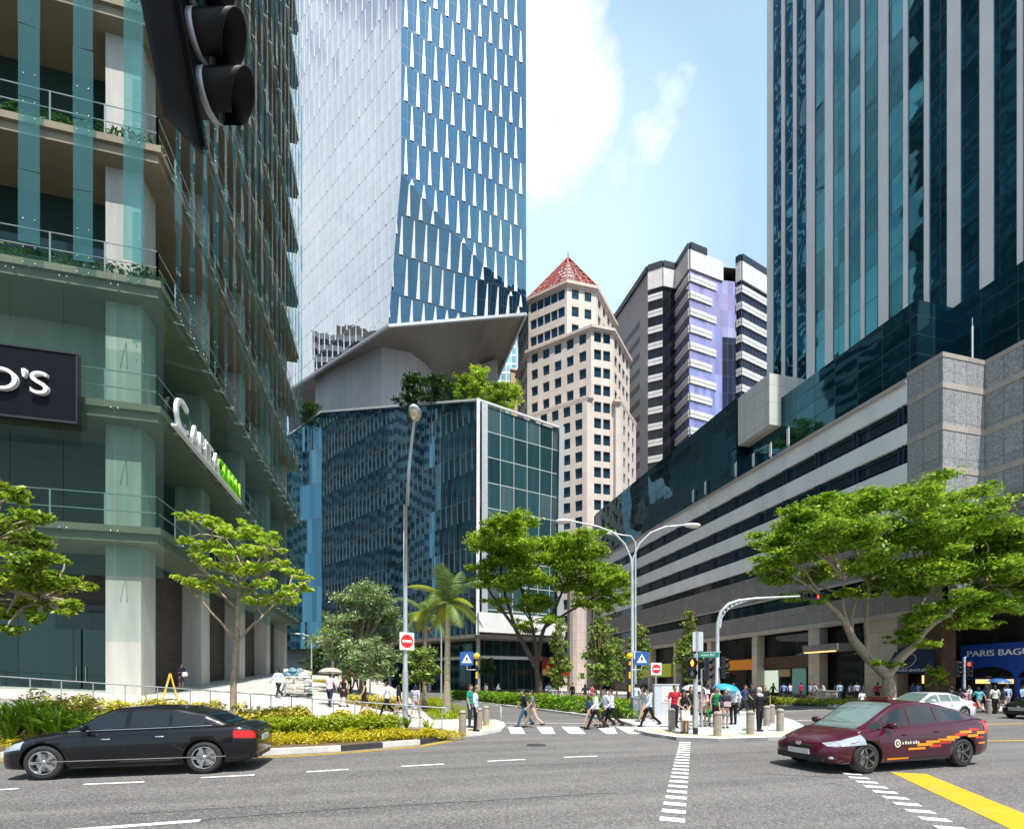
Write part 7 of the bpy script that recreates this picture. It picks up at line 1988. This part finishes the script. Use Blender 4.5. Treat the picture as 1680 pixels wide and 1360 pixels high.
PST = dict(side=[(-1.52,-.66), (-.60,.12), (.20,.78), (.86,1.14)], ws=(.30,1.34), rw=(-2.02,-1.05), chrome=False, mirror=(.82,.98), handles=[(-.50,.82), (.42,.78)],
    seams=[[(1.0,.86),(1.05,.6),(.95,.24)], [(.16,.90),(.14,.6),(.15,.24)], [(-.64,.95),(-.72,.62),(-.95,.48)], [(.95,.22),(0,.205),(-.9,.22)], [(1.15,.86),(1.7,.74),(2.05,.6)]],
    headlamp=(1.45,2.13,lambda u:.60-.04*u,lambda u:.80-.18*u), taillamp=(-2.19,-1.98,lambda u:.72,lambda u:1.0), front=dict(gw=.30,gz=(.50,.56),pz=.36,bz=.58), spokes=5, rim=mat('grey_rim', (.16,.155,.15), .35, .8), seats=(.05,-.9), wsglass=M['car_glass_light'])
car('black_sedan', 'black sedan driving left in front of the planting bed', (-5.10, 12.12, .006), R(180), SED, SEG, (1.42,-1.34), .33, M['car_black'], M['car_glass'], SST)
tx, hp, gp = car('taxi', 'maroon taxi hatchback with orange and red chequer stripes driving left', (10.95, 8.92, .006), R(180+3), PRI, PRG, (1.40,-1.30), .315, M['car_maroon'], M['car_glass'], PST)
rng = random.Random(5)                                # chequer flashes and door badge of the taxi
for side in (-1, 1):
    for k, (x0, x1, z0, z1, mm) in enumerate(((-.30,.05,.52,.56,0), (-.62,-.2,.57,.61,0), (-.55,-.3,.48,.52,1), (-.95,-.55,.60,.64,0), (-.85,-.6,.55,.59,1), (-1.1,-.8,.65,.69,0), (-1.35,-1.05,.70,.74,1), (-1.5,-1.2,.75,.79,0), (-1.7,-1.45,.66,.70,0), (-1.75,-1.5,.80,.84,1), (-2.0,-1.75,.72,.76,0), (-1.9,-1.7,.62,.65,1), (-.1,.3,.45,.475,0), (.35,.85,.26,.28,0), (-1.98,-1.8,.50,.52,0))):
        hp('stripe', x0-.03, x1+.05, z0, z1+.018, M['decal_red'] if mm else M['decal_orange'], side, .005, 4, 1)
    m = MB(); x, z = .64, .60
    for rr0, rr1 in ((.055,.085),):
        n = 22; v = [(x+r_q*math.cos(2*PI*k/n), side*(hull_y(PRI, x, z+r_q*math.sin(2*PI*k/n))+.006), z+r_q*math.sin(2*PI*k/n)) for r_q in (rr0, rr1) for k in range(n)]
        m.add(v, [(k, (k+1)%n, n+(k+1)%n, n+k) for k in range(n)])
    n = 14; m.poly([(x+.03*math.cos(2*PI*k/n), side*(hull_y(PRI, x, z)+.008), z+.03*math.sin(2*PI*k/n)) for k in range(n)])
    m.build('door_badge', M['decal_white'], tx)
    for k in range(7):
        hp('door_badge', .515-k*.072, .515-k*.072-(.05 if k % 3 else .035), .575, .575+(.065 if k % 2 else .052), M['decal_white'], side, .006, 2, 1)
m = MB(); m.box(-.10,-.26,1.475,.10,.26,1.495); m.box(-.07,-.24,1.495,.07,.24,1.56); m.build('roof_sign', mat('taxi_sign', (.16,.045,.035), .4), tx)
tx.scale = (1.06,1,1)
for k, (y0, y1, mm) in enumerate(((.26,.46,M['decal_orange']), (.05,.2,M['umb_blue']))):
    m = MB(); pr = green_prof(PRG, .46); pq = green_prof(PRG, .62); m.quad((.46,y0,pr[6][1]-.012), (.46,y1,pr[6][1]-.03), (.62,y1,pq[6][1]-.03+.006), (.62,y0,pq[6][1]-.008)); m.build('windscreen_sticker', mm, tx)
car('white_sedan', 'white sedan driving left beyond the maroon taxi', (25.2, 18.3, .006), R(180), SED, SEG, (1.42,-1.34), .33, M['car_white'], M['car_glass_light'], SST)
car('black_car', 'black car with bright grille nosing in at the right picture edge', (33.1, 17.9, .006), R(180), SED, SEG, (1.42,-1.34), .33, M['car_black'], M['car_glass'], SST)
# ================================================================ people
SKINS = [(.50,.31,.21), (.42,.25,.16), (.56,.37,.27), (.30,.17,.10)]
def cmat(c, rough=.8):
    k = 'cloth_%d_%d_%d' % tuple(int(x*200) for x in c)
    return MATS[k] if k in MATS else mat(k, c, rough, var=.14, scale=9, spec=.2)
M['eye'] = mat('eye', (.02,.012,.01), .4); M['lip'] = mat('lip', (.36,.12,.10), .5); M['hair_black'] = mat('hair_black', (.012,.009,.008), .4, var=.3, scale=30); M['hair_brown'] = mat('hair_brown', (.05,.022,.012), .4, var=.3, scale=30)
SK = [mat('skin_%s' % n, c, .55, var=.06, scale=6, spec=.3) for n, c in zip(('light','tan','fair','brown'), SKINS)]
JOBS = []                                              # (mesh builder, voxel, callback)
def V_(*a): return Vector(a)
POSES = {
 'stand': dict(l=(3,4), r=(-2,3), la=(4,12), ra=(-3,10)),
 'walk': dict(l=(27,6), r=(-20,32), la=(-24,14), ra=(22,26)),
 'walk2': dict(l=(-18,30), r=(24,5), la=(20,25), ra=(-22,12)),
 'stroll': dict(l=(16,4), r=(-12,20), la=(-10,14), ra=(12,20)),
 'hold': dict(l=(2,3), r=(-3,4), la=(14,85), ra=(18,80)),
 'phone': dict(l=(3,3), r=(-2,5), la=(0,12), ra=(24,112)),
 'umbrella': dict(l=(3,3), r=(-2,3), la=(2,12), ra=(30,108)),
 'umbwalk': dict(l=(-14,24), r=(20,5), la=(8,16), ra=(30,105)),
 'clasp': dict(l=(2,2), r=(-2,2), la=(12,42), ra=(12,42)),
}
def person(p, deg, h, label, pose='stand', top=('shirt',(.7,.72,.78),'long'), bottom=('trousers',(.02,.02,.025)), hair='short', skin=0, hairm='hair_black', vox=.015, fem=False, shoes=(.015,.012,.012), turn=0, detail=True, group=None):
    s = h/1.70; P = POSES[pose]; k = .93 if fem else 1.0
    root = Vector((0,0,.90)); hip = {-1: V_(-.085,0,.90), 1: V_(.085,0,.90)}
    lim = {}
    for sd, q in ((-1, P['l']), (1, P['r'])):
        th, kb = R(q[0]), R(q[1]); a = hip[sd]
        kn = a+V_(sd*.008, -math.sin(th)*.42, -math.cos(th)*.42); an = kn+V_(0, -math.sin(th-kb)*.40, -math.cos(th-kb)*.40); lim[sd] = [a, kn, an]
    drop = min(l[2].z for l in lim.values())-.075
    lean = R(4) if 'walk' in pose else 0
    def up(v): return Vector((v.x, v.y-math.sin(lean)*(v.z-.9), v.z))-V_(0,0,drop)
    for sd in lim: lim[sd] = [v-V_(0,0,drop) for v in lim[sd]]
    arms = {}
    for sd, q in ((-1, P['la']), (1, P['ra'])):
        sw, eb = R(q[0]), R(q[1]); a = V_(sd*.182*k, .01, 1.385); ab = .10 if eb < .8 else .03
        e = a+V_(sd*ab*1.0, -math.sin(sw)*.275, -math.cos(sw)*.27)
        inw = -sd*.10 if eb > 1.2 and pose in ('hold','clasp') else 0
        if pose == 'clasp': inw = -sd*.17
        w = e+V_(inw, -math.sin(sw+eb)*.245, -math.cos(sw+eb)*.245)
        arms[sd] = [up(a), up(e), up(w)]
    T = lambda *a: up(V_(*a))
    hc = T(0,-.015,1.585); Mh = Matrix.Rotation(R(turn), 3, 'Z')
    H_ = lambda x, y, z: hc+Mh @ V_(x,y,z)
    mats = [SK[skin], M['eye'], M['lip']]
    o = bpy.data.objects.new('person', None)
    # ---- body, one continuous surface
    b = MB()
    b.ell(T(0,0,1.26), (.150*k,.098,.19), 16, 10); b.ell(T(0,0,1.08), (.128*k,.092,.17), 14, 8); b.ell(T(0,.005,.93), (.150,.105,.12), 14, 8)
    b.cap(T(-.14*k,.005,1.375), T(.14*k,.005,1.375), .055, .055); b.cap(T(0,.0,1.40), T(0,-.01,1.52), .052, .046)
    b.ell(hc, (.073,.092,.112), 16, 12, 0, Mh); b.ell(H_(0,-.02,-.06), (.055,.066,.06), 12, 8, 0, Mh)
    if detail:
        b.cap(H_(0,-.088,.005), H_(0,-.104,-.022), .011, .015, 8)
        for sd in (-1,1): b.ell(H_(sd*.074,.005,-.005), (.012,.022,.032), 8, 6, 0, Mh)
    for sd in (-1, 1):
        a, kn, an = lim[sd]
        b.cap(a, kn, .078, .052); b.cap(kn, an, .052, .034); b.ell(kn+V_(0,.018,-.12), (.045,.048,.11), 10, 8)
        b.cap(an+V_(0,.02,-.03), an+V_(0,-.13,-.05), .034, .030)
        a, e, w = arms[sd]
        b.cap(a, e, .046, .036); b.cap(e, w, .037, .026)
        d = (w-e).normalized(); side = V_(0,1,0).cross(d); side = side.normalized() if side.length > .1 else V_(1,0,0)
        thn = d.cross(side)
        b.ell(w+d*.05, (.03,.03,.03), 10, 6); b.cap(w+d*.02, w+d*.075, .027, .03)
        if detail:
            for f, (of, ln) in enumerate(((-.030,.062), (-.010,.075), (.011,.070), (.030,.055))):
                q0 = w+d*.078+thn*of; q1 = q0+d*ln*.55-side*sd*.004; q2 = q1+d*ln*.42-side*sd*.022*(1+.2*f)
                b.cap(q0, q1, .0105, .0098, 6); b.cap(q1, q2, .0098, .0086, 6)
            b.cap(w+d*.03-thn*.026, w+d*.075-thn*.055-side*sd*.012, .0125, .0105, 6)
    def paint(me):
        for p in me.polygons:
            c = Mh.inverted() @ (p.center/s-hc)
            if c.y < -.06:
                if abs(abs(c.x)-.032) < .014 and abs(c.z-.012) < .009: p.material_index = 1
                elif abs(abs(c.x)-.032) < .018 and abs(c.z-.036) < .007: p.material_index = 1
                elif abs(c.x) < .024 and abs(c.z+.058) < .009: p.material_index = 2
    rec = dict(label=label, group=group, loc=p, rz=facing(deg), parts=[])
    JOBS.append((b, vox if detail else .022, 'person', mats, s, rec, paint, 2))
    # ---- clothing over it
    def torso(m, x, long_):
        m.ell(T(0,0,1.26), (.150*k+x,.098+x,.19), 16, 10); m.ell(T(0,0,1.08), (.130*k+x,.096+x,.17), 14, 8)
        if long_: m.ell(T(0,.005,.95), (.150+x,.108+x,.11), 14, 8)
    kind, c, sl = top[0], top[1], top[2] if len(top) > 2 else 'short'
    m = MB(); torso(m, .014, True)
    if sl != 'none':
        m.cap(T(-.145*k,.005,1.375), T(.145*k,.005,1.375), .066, .066)
        for sd in (-1, 1):
            a, e, w = arms[sd]
            if sl == 'long': m.cap(a, e, .062, .050); m.cap(e, e.lerp(w, .93), .050, .037)
            else: m.cap(a, a.lerp(e, .72), .064, .056)
    else:
        m.cap(T(-.10*k,.005,1.375), T(.10*k,.005,1.375), .05, .05)
    if kind == 'dress':
        m.lathe(T(0,.005,0)+V_(0,0,0), [(.14,1.0),(.175,.90),(.20,.75),(.215,.56),(.20,.56),(.12,.9),(.1,1.0)], 18)
        m.v = [(x, y*(.78 if z < 1.0-drop else 1), z) for x, y, z in m.v]
    JOBS.append((m, .016, kind, [cmat(c)], s, rec, None, 2))
    if kind != 'dress':
        m = MB(); bk, bc = bottom[0], bottom[1]
        if bk == 'skirt':
            m.lathe((0,.005-0,-drop), [(.135,1.01),(.165,.93),(.18,.75),(.175,.52),(.16,.52),(.10,.9),(.09,1.01)], 18); m.v = [(x, y*.82, z) for x, y, z in m.v]
        else:
            m.ell(T(0,.005,.94), (.158,.116,.115), 14, 8)
            for sd in (-1, 1):
                a, kn, an = lim[sd]
                m.cap(a, kn, .090, .068)
                if bk == 'trousers': m.cap(kn, an.lerp(kn, .06), .066, .052)
                else: m.cap(kn, kn.lerp(an, .05), .068, .066)
        JOBS.append((m, .016, bk, [cmat(bc)], s, rec, None, 2))
    m = MB()
    for sd in (-1, 1):
        an = lim[sd][2]; tilt = 0
        m.ell(an+V_(0,-.055,-.045), (.046,.135,.040), 12, 6); m.ell(an+V_(0,.02,-.02), (.042,.05,.05), 10, 6)
    JOBS.append((m, .014, 'shoes', [cmat(shoes)], s, rec, None, 1))
    m = MB()
    if hair in ('short', 'long', 'bob'):
        m.ell(H_(0,.018,.034), (.084,.094,.096), 16, 10, 0, Mh); m.ell(H_(0,.045,-.01), (.078,.064,.085), 12, 8, 0, Mh)
        if hair == 'long': m.ell(H_(0,.065,-.13), (.092,.046,.17), 12, 8, 0, Mh); [m.ell(H_(sd*.075,.01,-.08), (.022,.045,.12), 8, 6, 0, Mh) for sd in (-1,1)]
        if hair == 'bob': m.ell(H_(0,.05,-.06), (.094,.06,.10), 12, 8, 0, Mh); [m.ell(H_(sd*.078,.005,-.04), (.022,.05,.09), 8, 6, 0, Mh) for sd in (-1,1)]
        JOBS.append((m, .013, 'hair', [M[hairm]], s, rec, None, 2))
    elif hair == 'scarf':
        m.ell(H_(0,.022,.03), (.098,.104,.112), 16, 10, 0, Mh); m.ell(H_(0,.03,-.09), (.10,.085,.10), 14, 8, 0, Mh); m.ell(H_(0,-.0,-.19), (.16,.12,.09), 14, 8, 0, Mh)
        JOBS.append((m, .014, 'headscarf', [cmat((.42,.42,.44))], s, rec, None, 2))
    elif hair == 'cap':
        m.ell(H_(0,.012,.04), (.088,.10,.09), 16, 10, 0, Mh); m.ell(H_(0,-.10,.045), (.065,.075,.014), 12, 6, 0, Mh)
        JOBS.append((m, .012, 'cap', [cmat((.03,.03,.035))], s, rec, None, 2))
    bpy.data.objects.remove(o)
    return rec
def flush_people():
    tmp = []
    for m, vox, nm, mats, s, rec, fn, sm in JOBS:
        m.m = [0]*len(m.m); me = m.mesh(nm, mats); ob = bpy.data.objects.new('tmp', me); col.objects.link(ob)
        r = ob.modifiers.new('r', 'REMESH'); r.mode = 'VOXEL'; r.voxel_size = vox; r.use_smooth_shade = True
        if sm: q = ob.modifiers.new('s', 'SMOOTH'); q.iterations = sm; q.factor = .5
        tmp.append(ob)
    dg = bpy.context.evaluated_depsgraph_get()
    for ob, (m, vox, nm, mats, s, rec, fn, sm) in zip(tmp, JOBS):
        me = bpy.data.meshes.new_from_object(ob.evaluated_get(dg)); me.name = nm
        n = len(me.vertices); a = np.empty(n*3, dtype=np.float32); me.vertices.foreach_get('co', a); me.vertices.foreach_set('co', a*s)
        me.materials.clear(); [me.materials.append(x) for x in mats]
        me.polygons.foreach_set('material_index', np.zeros(len(me.polygons), dtype=np.int32)); me.polygons.foreach_set('use_smooth', np.ones(len(me.polygons), dtype=bool)); me.update()
        if fn: fn(me)
        if nm == 'person':
            o = link('person', me, None, rec['loc']); o.rotation_euler = (0,0,rec['rz']); tag(o, rec['label'], 'person', rec['group']); rec['obj'] = o
        else: link(nm, me, rec['obj'])
    for ob in tmp:
        d = ob.data; bpy.data.objects.remove(ob); bpy.data.meshes.remove(d)
W, BK_, NV = (.70,.71,.74), (.014,.014,.016), (.02,.025,.05)
PB = (.50,.60,.74)
def pl(px, Y):                                         # on the plaza
    b = gy(px, Y); b.z = zp(b.x, b.y)-.005; return b
def fl(px, py, z=.006): return gnd(px, py, z)
def bag(label, c, deg, m_, size=(.34,.12,.26), strap=.22):
    t = thing('bag', label, 'bag', c, facing(deg)); m = MB(); w, d, h = size
    m.add([(-w/2*.9,-d/2,0),(w/2*.9,-d/2,0),(w/2*.9,d/2,0),(-w/2*.9,d/2,0),(-w/2,-d/2*.7,h),(w/2,-d/2*.7,h),(w/2,d/2*.7,h),(-w/2,d/2*.7,h)], [(0,3,2,1),(4,5,6,7),(0,1,5,4),(1,2,6,5),(2,3,7,6),(3,0,4,7)])
    m.build('body', m_, t); m = MB(); m.tube([(-w*.3,0,h), (-w*.22,0,h+strap*.7), (0,0,h+strap), (w*.22,0,h+strap*.7), (w*.3,0,h)], .009, 6); m.build('handle', m_, t); return t
# facing: 0 towards the camera, 90 to the right, -90 to the left, 180 away
person(pl(297,27.5), 60, 1.58, 'woman in a purple patterned dress by the columns holding a white carton', 'hold', ('dress',(.09,.045,.11),'short'), None, 'bob', 0, fem=True)
person(pl(457,27.2), -120, 1.72, 'man in pale blue shirt and black trousers walking left across the plaza', 'walk', ('shirt',(.58,.66,.80),'long'), ('trousers',BK_), 'short', 1)
person(pl(541,24.2), 180, 1.74, 'man in pink shirt and navy trousers walking away under the patterned umbrella', 'umbwalk', ('shirt',(.68,.52,.60),'long'), ('trousers',(.02,.025,.06)), 'short', 0)
person(pl(564,24.6), 170, 1.60, 'woman in sleeveless black dress walking away beside the man in pink', 'stroll', ('dress',(.02,.014,.018),'none'), None, 'long', 0, 'hair_brown', fem=True)
person(pl(598,22.6), -75, 1.58, 'woman in black dress walking left on the ramp', 'stroll', ('dress',(.015,.013,.015),'none'), None, 'bob', 0, fem=True)
person(pl(635,22.2), -90, 1.68, 'man in white shirt and dark trousers walking left down the ramp', 'walk', ('shirt',W,'long'), ('trousers',BK_), 'short', 0)
person(pl(681,22.6), 165, 1.64, 'woman in grey-blue dress walking away right of the lamp post', 'walk', ('dress',(.38,.41,.48),'short'), None, 'bob', 0, fem=True)
person(pl(655,21.9), -100, 1.56, 'woman in black walking half hidden behind the tall lamp post', 'walk2', ('shirt',BK_,'short'), ('skirt',BK_), 'long', 0, fem=True)
person(pl(470,29.6), 150, 1.70, 'person in teal trousers bending over the left side of the recycling cart', 'stroll', ('shirt',(.50,.26,.05),'short'), ('trousers',(.05,.16,.19)), 'cap', 3)
person(pl(509,29.6), -60, 1.68, 'worker in yellow vest at the right side of the recycling cart', 'hold', ('shirt',(.62,.50,.06),'short'), ('trousers',(.05,.17,.16)), 'cap', 3)
person(pl(573,33), 30, 1.7, 'distant bare-armed person behind the woman in black dress', 'stand', ('shirt',(.28,.10,.07),'none'), ('trousers',BK_), 'short', 1)
person(pl(583,36), 175, 1.62, 'distant person in pink top near the low yellow hedge', 'walk', ('shirt',(.60,.36,.38),'short'), ('trousers',(.2,.1,.1)), 'long', 0, fem=True)
person(fl(771,1193,.1), 75, 1.70, 'man in teal polo waiting left of the crossing', 'stand', ('shirt',(.02,.22,.19),'short'), ('trousers',(.02,.045,.06)), 'short', 0)
person(fl(780,1199,.1), 85, 1.64, 'man in pale blue shirt and dark jeans waiting nearest the crossing', 'stand', ('shirt',(.52,.60,.70),'long'), ('trousers',(.018,.018,.03)), 'short', 1)
person(fl(860,1192), -80, 1.62, 'man in navy tee and jeans crossing to the left', 'walk2', ('shirt',(.02,.022,.035),'short'), ('trousers',(.03,.10,.16)), 'short', 0)
person(fl(874,1193), -85, 1.60, 'man in grey tee and beige trousers crossing to the left', 'walk', ('shirt',(.14,.14,.18),'short'), ('trousers',(.48,.36,.28)), 'short', 0)
person(fl(966,1193.5), -85, 1.40, 'woman in blue dress crossing ahead of the white-shirted men', 'walk2', ('dress',(.04,.10,.18),'short'), None, 'bob', 0, fem=True)
person(fl(978,1196.5), -85, 1.62, 'man in white shirt leading the group over the crossing', 'walk', ('shirt',W,'long'), ('trousers',(.035,.025,.025)), 'short', 0)
person(fl(994,1193.5), -80, 1.66, 'man in white shirt with tie in the middle of the crossing group', 'walk2', ('shirt',(.66,.70,.78),'long'), ('trousers',BK_), 'short', 1)
person(fl(1003.5,1194), -85, 1.66, 'man in lilac-blue shirt last of the crossing group', 'walk', ('shirt',(.58,.60,.78),'long'), ('trousers',BK_), 'short', 0)
person(fl(1065,1192,.11), -80, 1.58, 'man in blue shirt striding past the white notice cabinet', 'walk', ('shirt',(.52,.62,.78),'long'), ('trousers',(.02,.014,.014)), 'short', 0)
person(fl(1057,1183,.11), -85, 1.60, 'woman in cream and black walking behind the man in blue shirt', 'walk2', ('shirt',(.40,.40,.34),'short'), ('skirt',BK_), 'bob', 0, fem=True)
person(fl(1107,1193,.11), 10, 1.66, 'man in dark red polo waiting on the island', 'stand', ('shirt',(.42,.02,.035),'short'), ('trousers',NV), 'short', 1)
person(fl(1122,1203,.11), 5, 1.52, 'woman in black top and skirt carrying a pale bag left of the signal pole', 'clasp', ('shirt',BK_,'none'), ('skirt',BK_), 'long', 0, fem=True)
person(fl(1134,1196,.11), -10, 1.62, 'woman in black dress close behind the signal pole', 'stand', ('dress',(.014,.013,.014),'none'), None, 'long', 0, fem=True)
person(fl(1153,1191.5,.11), -15, 1.52, 'woman in pink blouse and black skirt right of the signal pole', 'hold', ('shirt',(.62,.40,.42),'long'), ('skirt',BK_), 'long', 0, 'hair_brown', fem=True)
person(fl(1160,1184,.11), 180, 1.70, 'man in white shirt with his back turned behind the woman in pink', 'stand', ('shirt',W,'short'), ('trousers',(.42,.36,.30)), 'short', 0)
person(fl(1175,1192,.11), 5, 1.60, 'woman in green sleeveless top under the blue umbrella', 'stand', ('shirt',(.012,.19,.075),'none'), ('trousers',BK_), 'long', 0, 'hair_brown', fem=True)
person(fl(1190,1194,.11), -5, 1.50, 'woman in navy top and grey skirt under the blue umbrella', 'umbrella', ('shirt',(.025,.03,.05),'short'), ('skirt',(.20,.21,.23)), 'bob', 0, fem=True)
person(fl(1168,1190,.11), 160, 1.56, 'woman in navy skirt behind the woman in green', 'stand', ('shirt',(.03,.03,.05),'short'), ('skirt',(.02,.025,.06)), 'bob', 2, fem=True)
person(fl(1203,1188,.11), 180, 1.74, 'man in white shirt and black trousers behind the blue umbrella', 'stand', ('shirt',(.62,.68,.78),'long'), ('trousers',BK_), 'short', 0)
person(fl(1221,1174,.11), 35, 1.70, 'man in navy printed tee walking behind the bollards', 'walk', ('shirt',(.05,.05,.14),'short'), ('trousers',(.02,.02,.035)), 'short', 1)
person(fl(1234,1172,.11), -20, 1.72, 'person in dark cap and jacket behind the woman in headscarf', 'phone', ('shirt',(.04,.03,.035),'short'), ('trousers',BK_), 'cap', 1)
person(fl(1246,1199,.11), 20, 1.58, 'woman in grey headscarf and black clothes near the taxi', 'phone', ('shirt',(.014,.013,.015),'long'), ('trousers',BK_), 'scarf', 0, fem=True)
person(fl(1254,1178,.11), -10, 1.62, 'woman in black with tied hair right of the headscarfed woman', 'stand', ('shirt',(.02,.018,.02),'short'), ('trousers',BK_), 'bob', 0, fem=True)
# beyond the hedge
far = [(900,40,150,1.74,'man in pale blue shirt standing behind the hedge beside the litter bin','stand',('shirt',PB,'long'),('trousers',(.1,.1,.11)),'short',False),
 (939,38,-60,1.72,'person in black jacket behind the hedge near the granite bench','stand',('shirt',(.014,.014,.018),'long'),('trousers',BK_),'short',False),
 (960,36,180,1.62,'long-haired woman in teal skirt with her back turned behind the hedge','stand',('shirt',(.02,.03,.04),'short'),('skirt',(.02,.18,.30)),'long',True),
 (971,36,120,1.62,'person in bright pink and orange top behind the crossing group','phone',('shirt',(.62,.16,.16),'short'),('trousers',(.3,.05,.1)),'short',True),
 (1043,31,170,1.74,'man in blue shirt walking away right of the beacon','walk',('shirt',PB,'short'),('trousers',BK_),'short',False),
 (1031,33,90,1.64,'woman in purple top raising her arm left of the beacon','umbrella',('shirt',(.12,.03,.14),'short'),('trousers',BK_),'long',True),
 (797,44,-60,1.7,'distant person in white striped shirt in front of the lobby glass','stand',('shirt',(.6,.5,.5),'short'),('trousers',BK_),'short',False),
 (817,58,90,1.7,'distant person in grey walking by the lobby glass','walk',('shirt',(.4,.4,.4),'long'),('trousers',BK_),'short',False)]
for px, Y, deg, h, lb, ps_, tp_, bt, hr, fm in far: person(gy(px, Y)+V_(0,0,.115), deg, h, lb, ps_, tp_, bt, hr, 0, fem=fm, detail=False)
# along the right-hand shops, in the shade
row = [(1268,47,90,(.05,.06,.06),BK_,'dark figure before the lit shop window'), (1286,50,170,(.16,.30,.55),(.03,.03,.05),'man in mid blue shirt at the cash machine'), (1297,49,-160,(.55,.45,.55),BK_,'person in pale lilac top behind the man in mid blue shirt'),
 (1314,47,-150,(.45,.03,.10),(.05,.02,.03),'woman in magenta top before the teal poster'), (1328,48,90,(.30,.42,.58),BK_,'man in blue-grey shirt at the travertine column'), (1336,47,90,(.60,.60,.62),(.1,.08,.07),'man in white top right of the travertine column'),
 (1351,49,-120,(.55,.62,.70),BK_,'man in pale shirt under the entrance canopy'), (1378,46,180,(.35,.48,.68),(.05,.09,.16),'man in light blue tee walking to the entrance'), (1374,51,150,(.25,.36,.55),BK_,'man in blue behind the light blue tee'),
 (1397,47,175,(.32,.40,.58),BK_,'man in slate blue shirt left of the pair at the entrance'), (1406,46,175,(.42,.42,.58),BK_,'man in lilac shirt in the pair at the entrance'), (1419,47,-170,(.38,.45,.60),BK_,'man in pale blue shirt beside the stone wall'),
 (1440,40,160,(.40,.02,.04),BK_,'person in red jacket beside the bicycle'), (1498,42,180,(.05,.10,.22),BK_,'man in dark blue below the awning'), (1506,42,170,(.25,.38,.68),(.03,.03,.05),'man in bright blue shirt below the awning')]
for px, Y, deg, c1, c2, lb in row:
    person(gy(px, Y)+V_(0,0,.135), deg, 1.70, lb, random.choice(('walk','stand','walk2')) , ('shirt',c1,'long'), ('trousers',c2), 'short', 0, detail=False)
person(gy(1414,31)+V_(0,0,.01), 180, 1.35, 'cyclist in white top and cap seen above the taxi roof', 'stand', ('shirt',(.66,.68,.72),'short'), ('trousers',NV), 'cap', 0, detail=False)
row = [(1562,26.5,175,(.014,.014,.018),(.02,.02,.03),'trousers','short',1.72,'person in black tee waiting behind the white sedan'), (1576,27.5,-170,(.03,.02,.03),BK_,'trousers','long',1.56,'dark-haired woman behind the rear of the white sedan'), (1583,28.5,170,(.50,.28,.32),BK_,'trousers','long',1.55,'woman in pink top left of the bakery signal pole'),
 (1588,31,90,(.60,.60,.66),(.15,.08,.2),'trousers','short',1.72,'man in white shirt by the bakery signal pole'), (1606,29.5,175,(.12,.38,.48),(.35,.20,.18),'skirt','long',1.62,'woman in turquoise top walking to the bakery'), (1618,31,180,(.02,.02,.025),BK_,'trousers','long',1.64,'woman in black among the bakery crowd'),
 (1632,28.8,175,(.60,.58,.54),BK_,'trousers','long',1.68,'woman in loose white blouse crossing to the bakery'), (1645,29.2,165,(.02,.02,.03),(.40,.41,.44),'skirt','long',1.62,'woman in black top and grey skirt under the dark blue umbrella'), (1652,30,180,(.30,.38,.58),(.2,.2,.25),'trousers','short',1.72,'man in blue shirt right of the dark blue umbrella'), (1680,33,175,(.24,.40,.66),BK_,'trousers','short',1.7,'man in blue shirt at the right picture edge')]
for px, Y, deg, c1, c2, bk, hr, h, lb in row:
    person(gy(px, Y)+V_(0,0,.012), deg, h, lb, random.choice(('walk','walk2','stand')), ('shirt',c1,'short'), (bk,c2), hr, 0, detail=False)
flush_people()
# things in their hands
Yb = 20.3
bag('pale shopping bag held by the woman in black top', fl(1121,1203,.11)+V_(*c2w(-.02,-.27),.48), 5, cmat((.62,.58,.55)), (.3,.12,.34), .2)
bag('black shoulder bag of the woman in grey headscarf', fl(1240,1197,.11)+V_(0,0,.78), 40, cmat((.014,.014,.016)), (.34,.14,.3), .45)
bag('black handbag of the woman in black dress on the plaza', pl(558,24.5)+V_(0,0,.72), 60, cmat((.02,.02,.025)), (.3,.12,.24), .35)
bag('tan clutch bag held by the woman in navy top', fl(1190,1195.5,.11)+V_(*c2w(0,-.16),.86), 0, cmat((.40,.36,.33)), (.28,.08,.17), .02)
bag('green carrier bag between the women right of the signal pole', fl(1162,1190,.11)+V_(0,0,.35), 0, cmat((.05,.25,.08)), (.26,.1,.3), .2)
pw_ = pl(297,27.5); t = thing('carton', 'white carton held out by the woman in the purple dress', 'box', pw_+V_(*c2w(.36,-.24),.86), facing(50)); m = MB(); m.box(-.13,-.07,0,.13,.07,.17); m.poly([(-.13,-.07,.171),(.13,-.07,.171),(.10,0,.22),(-.10,0,.22)]); m.poly([(.13,.07,.171),(-.13,.07,.171),(-.10,0,.22),(.10,0,.22)]); m.build('body', M['sign_face'], t)
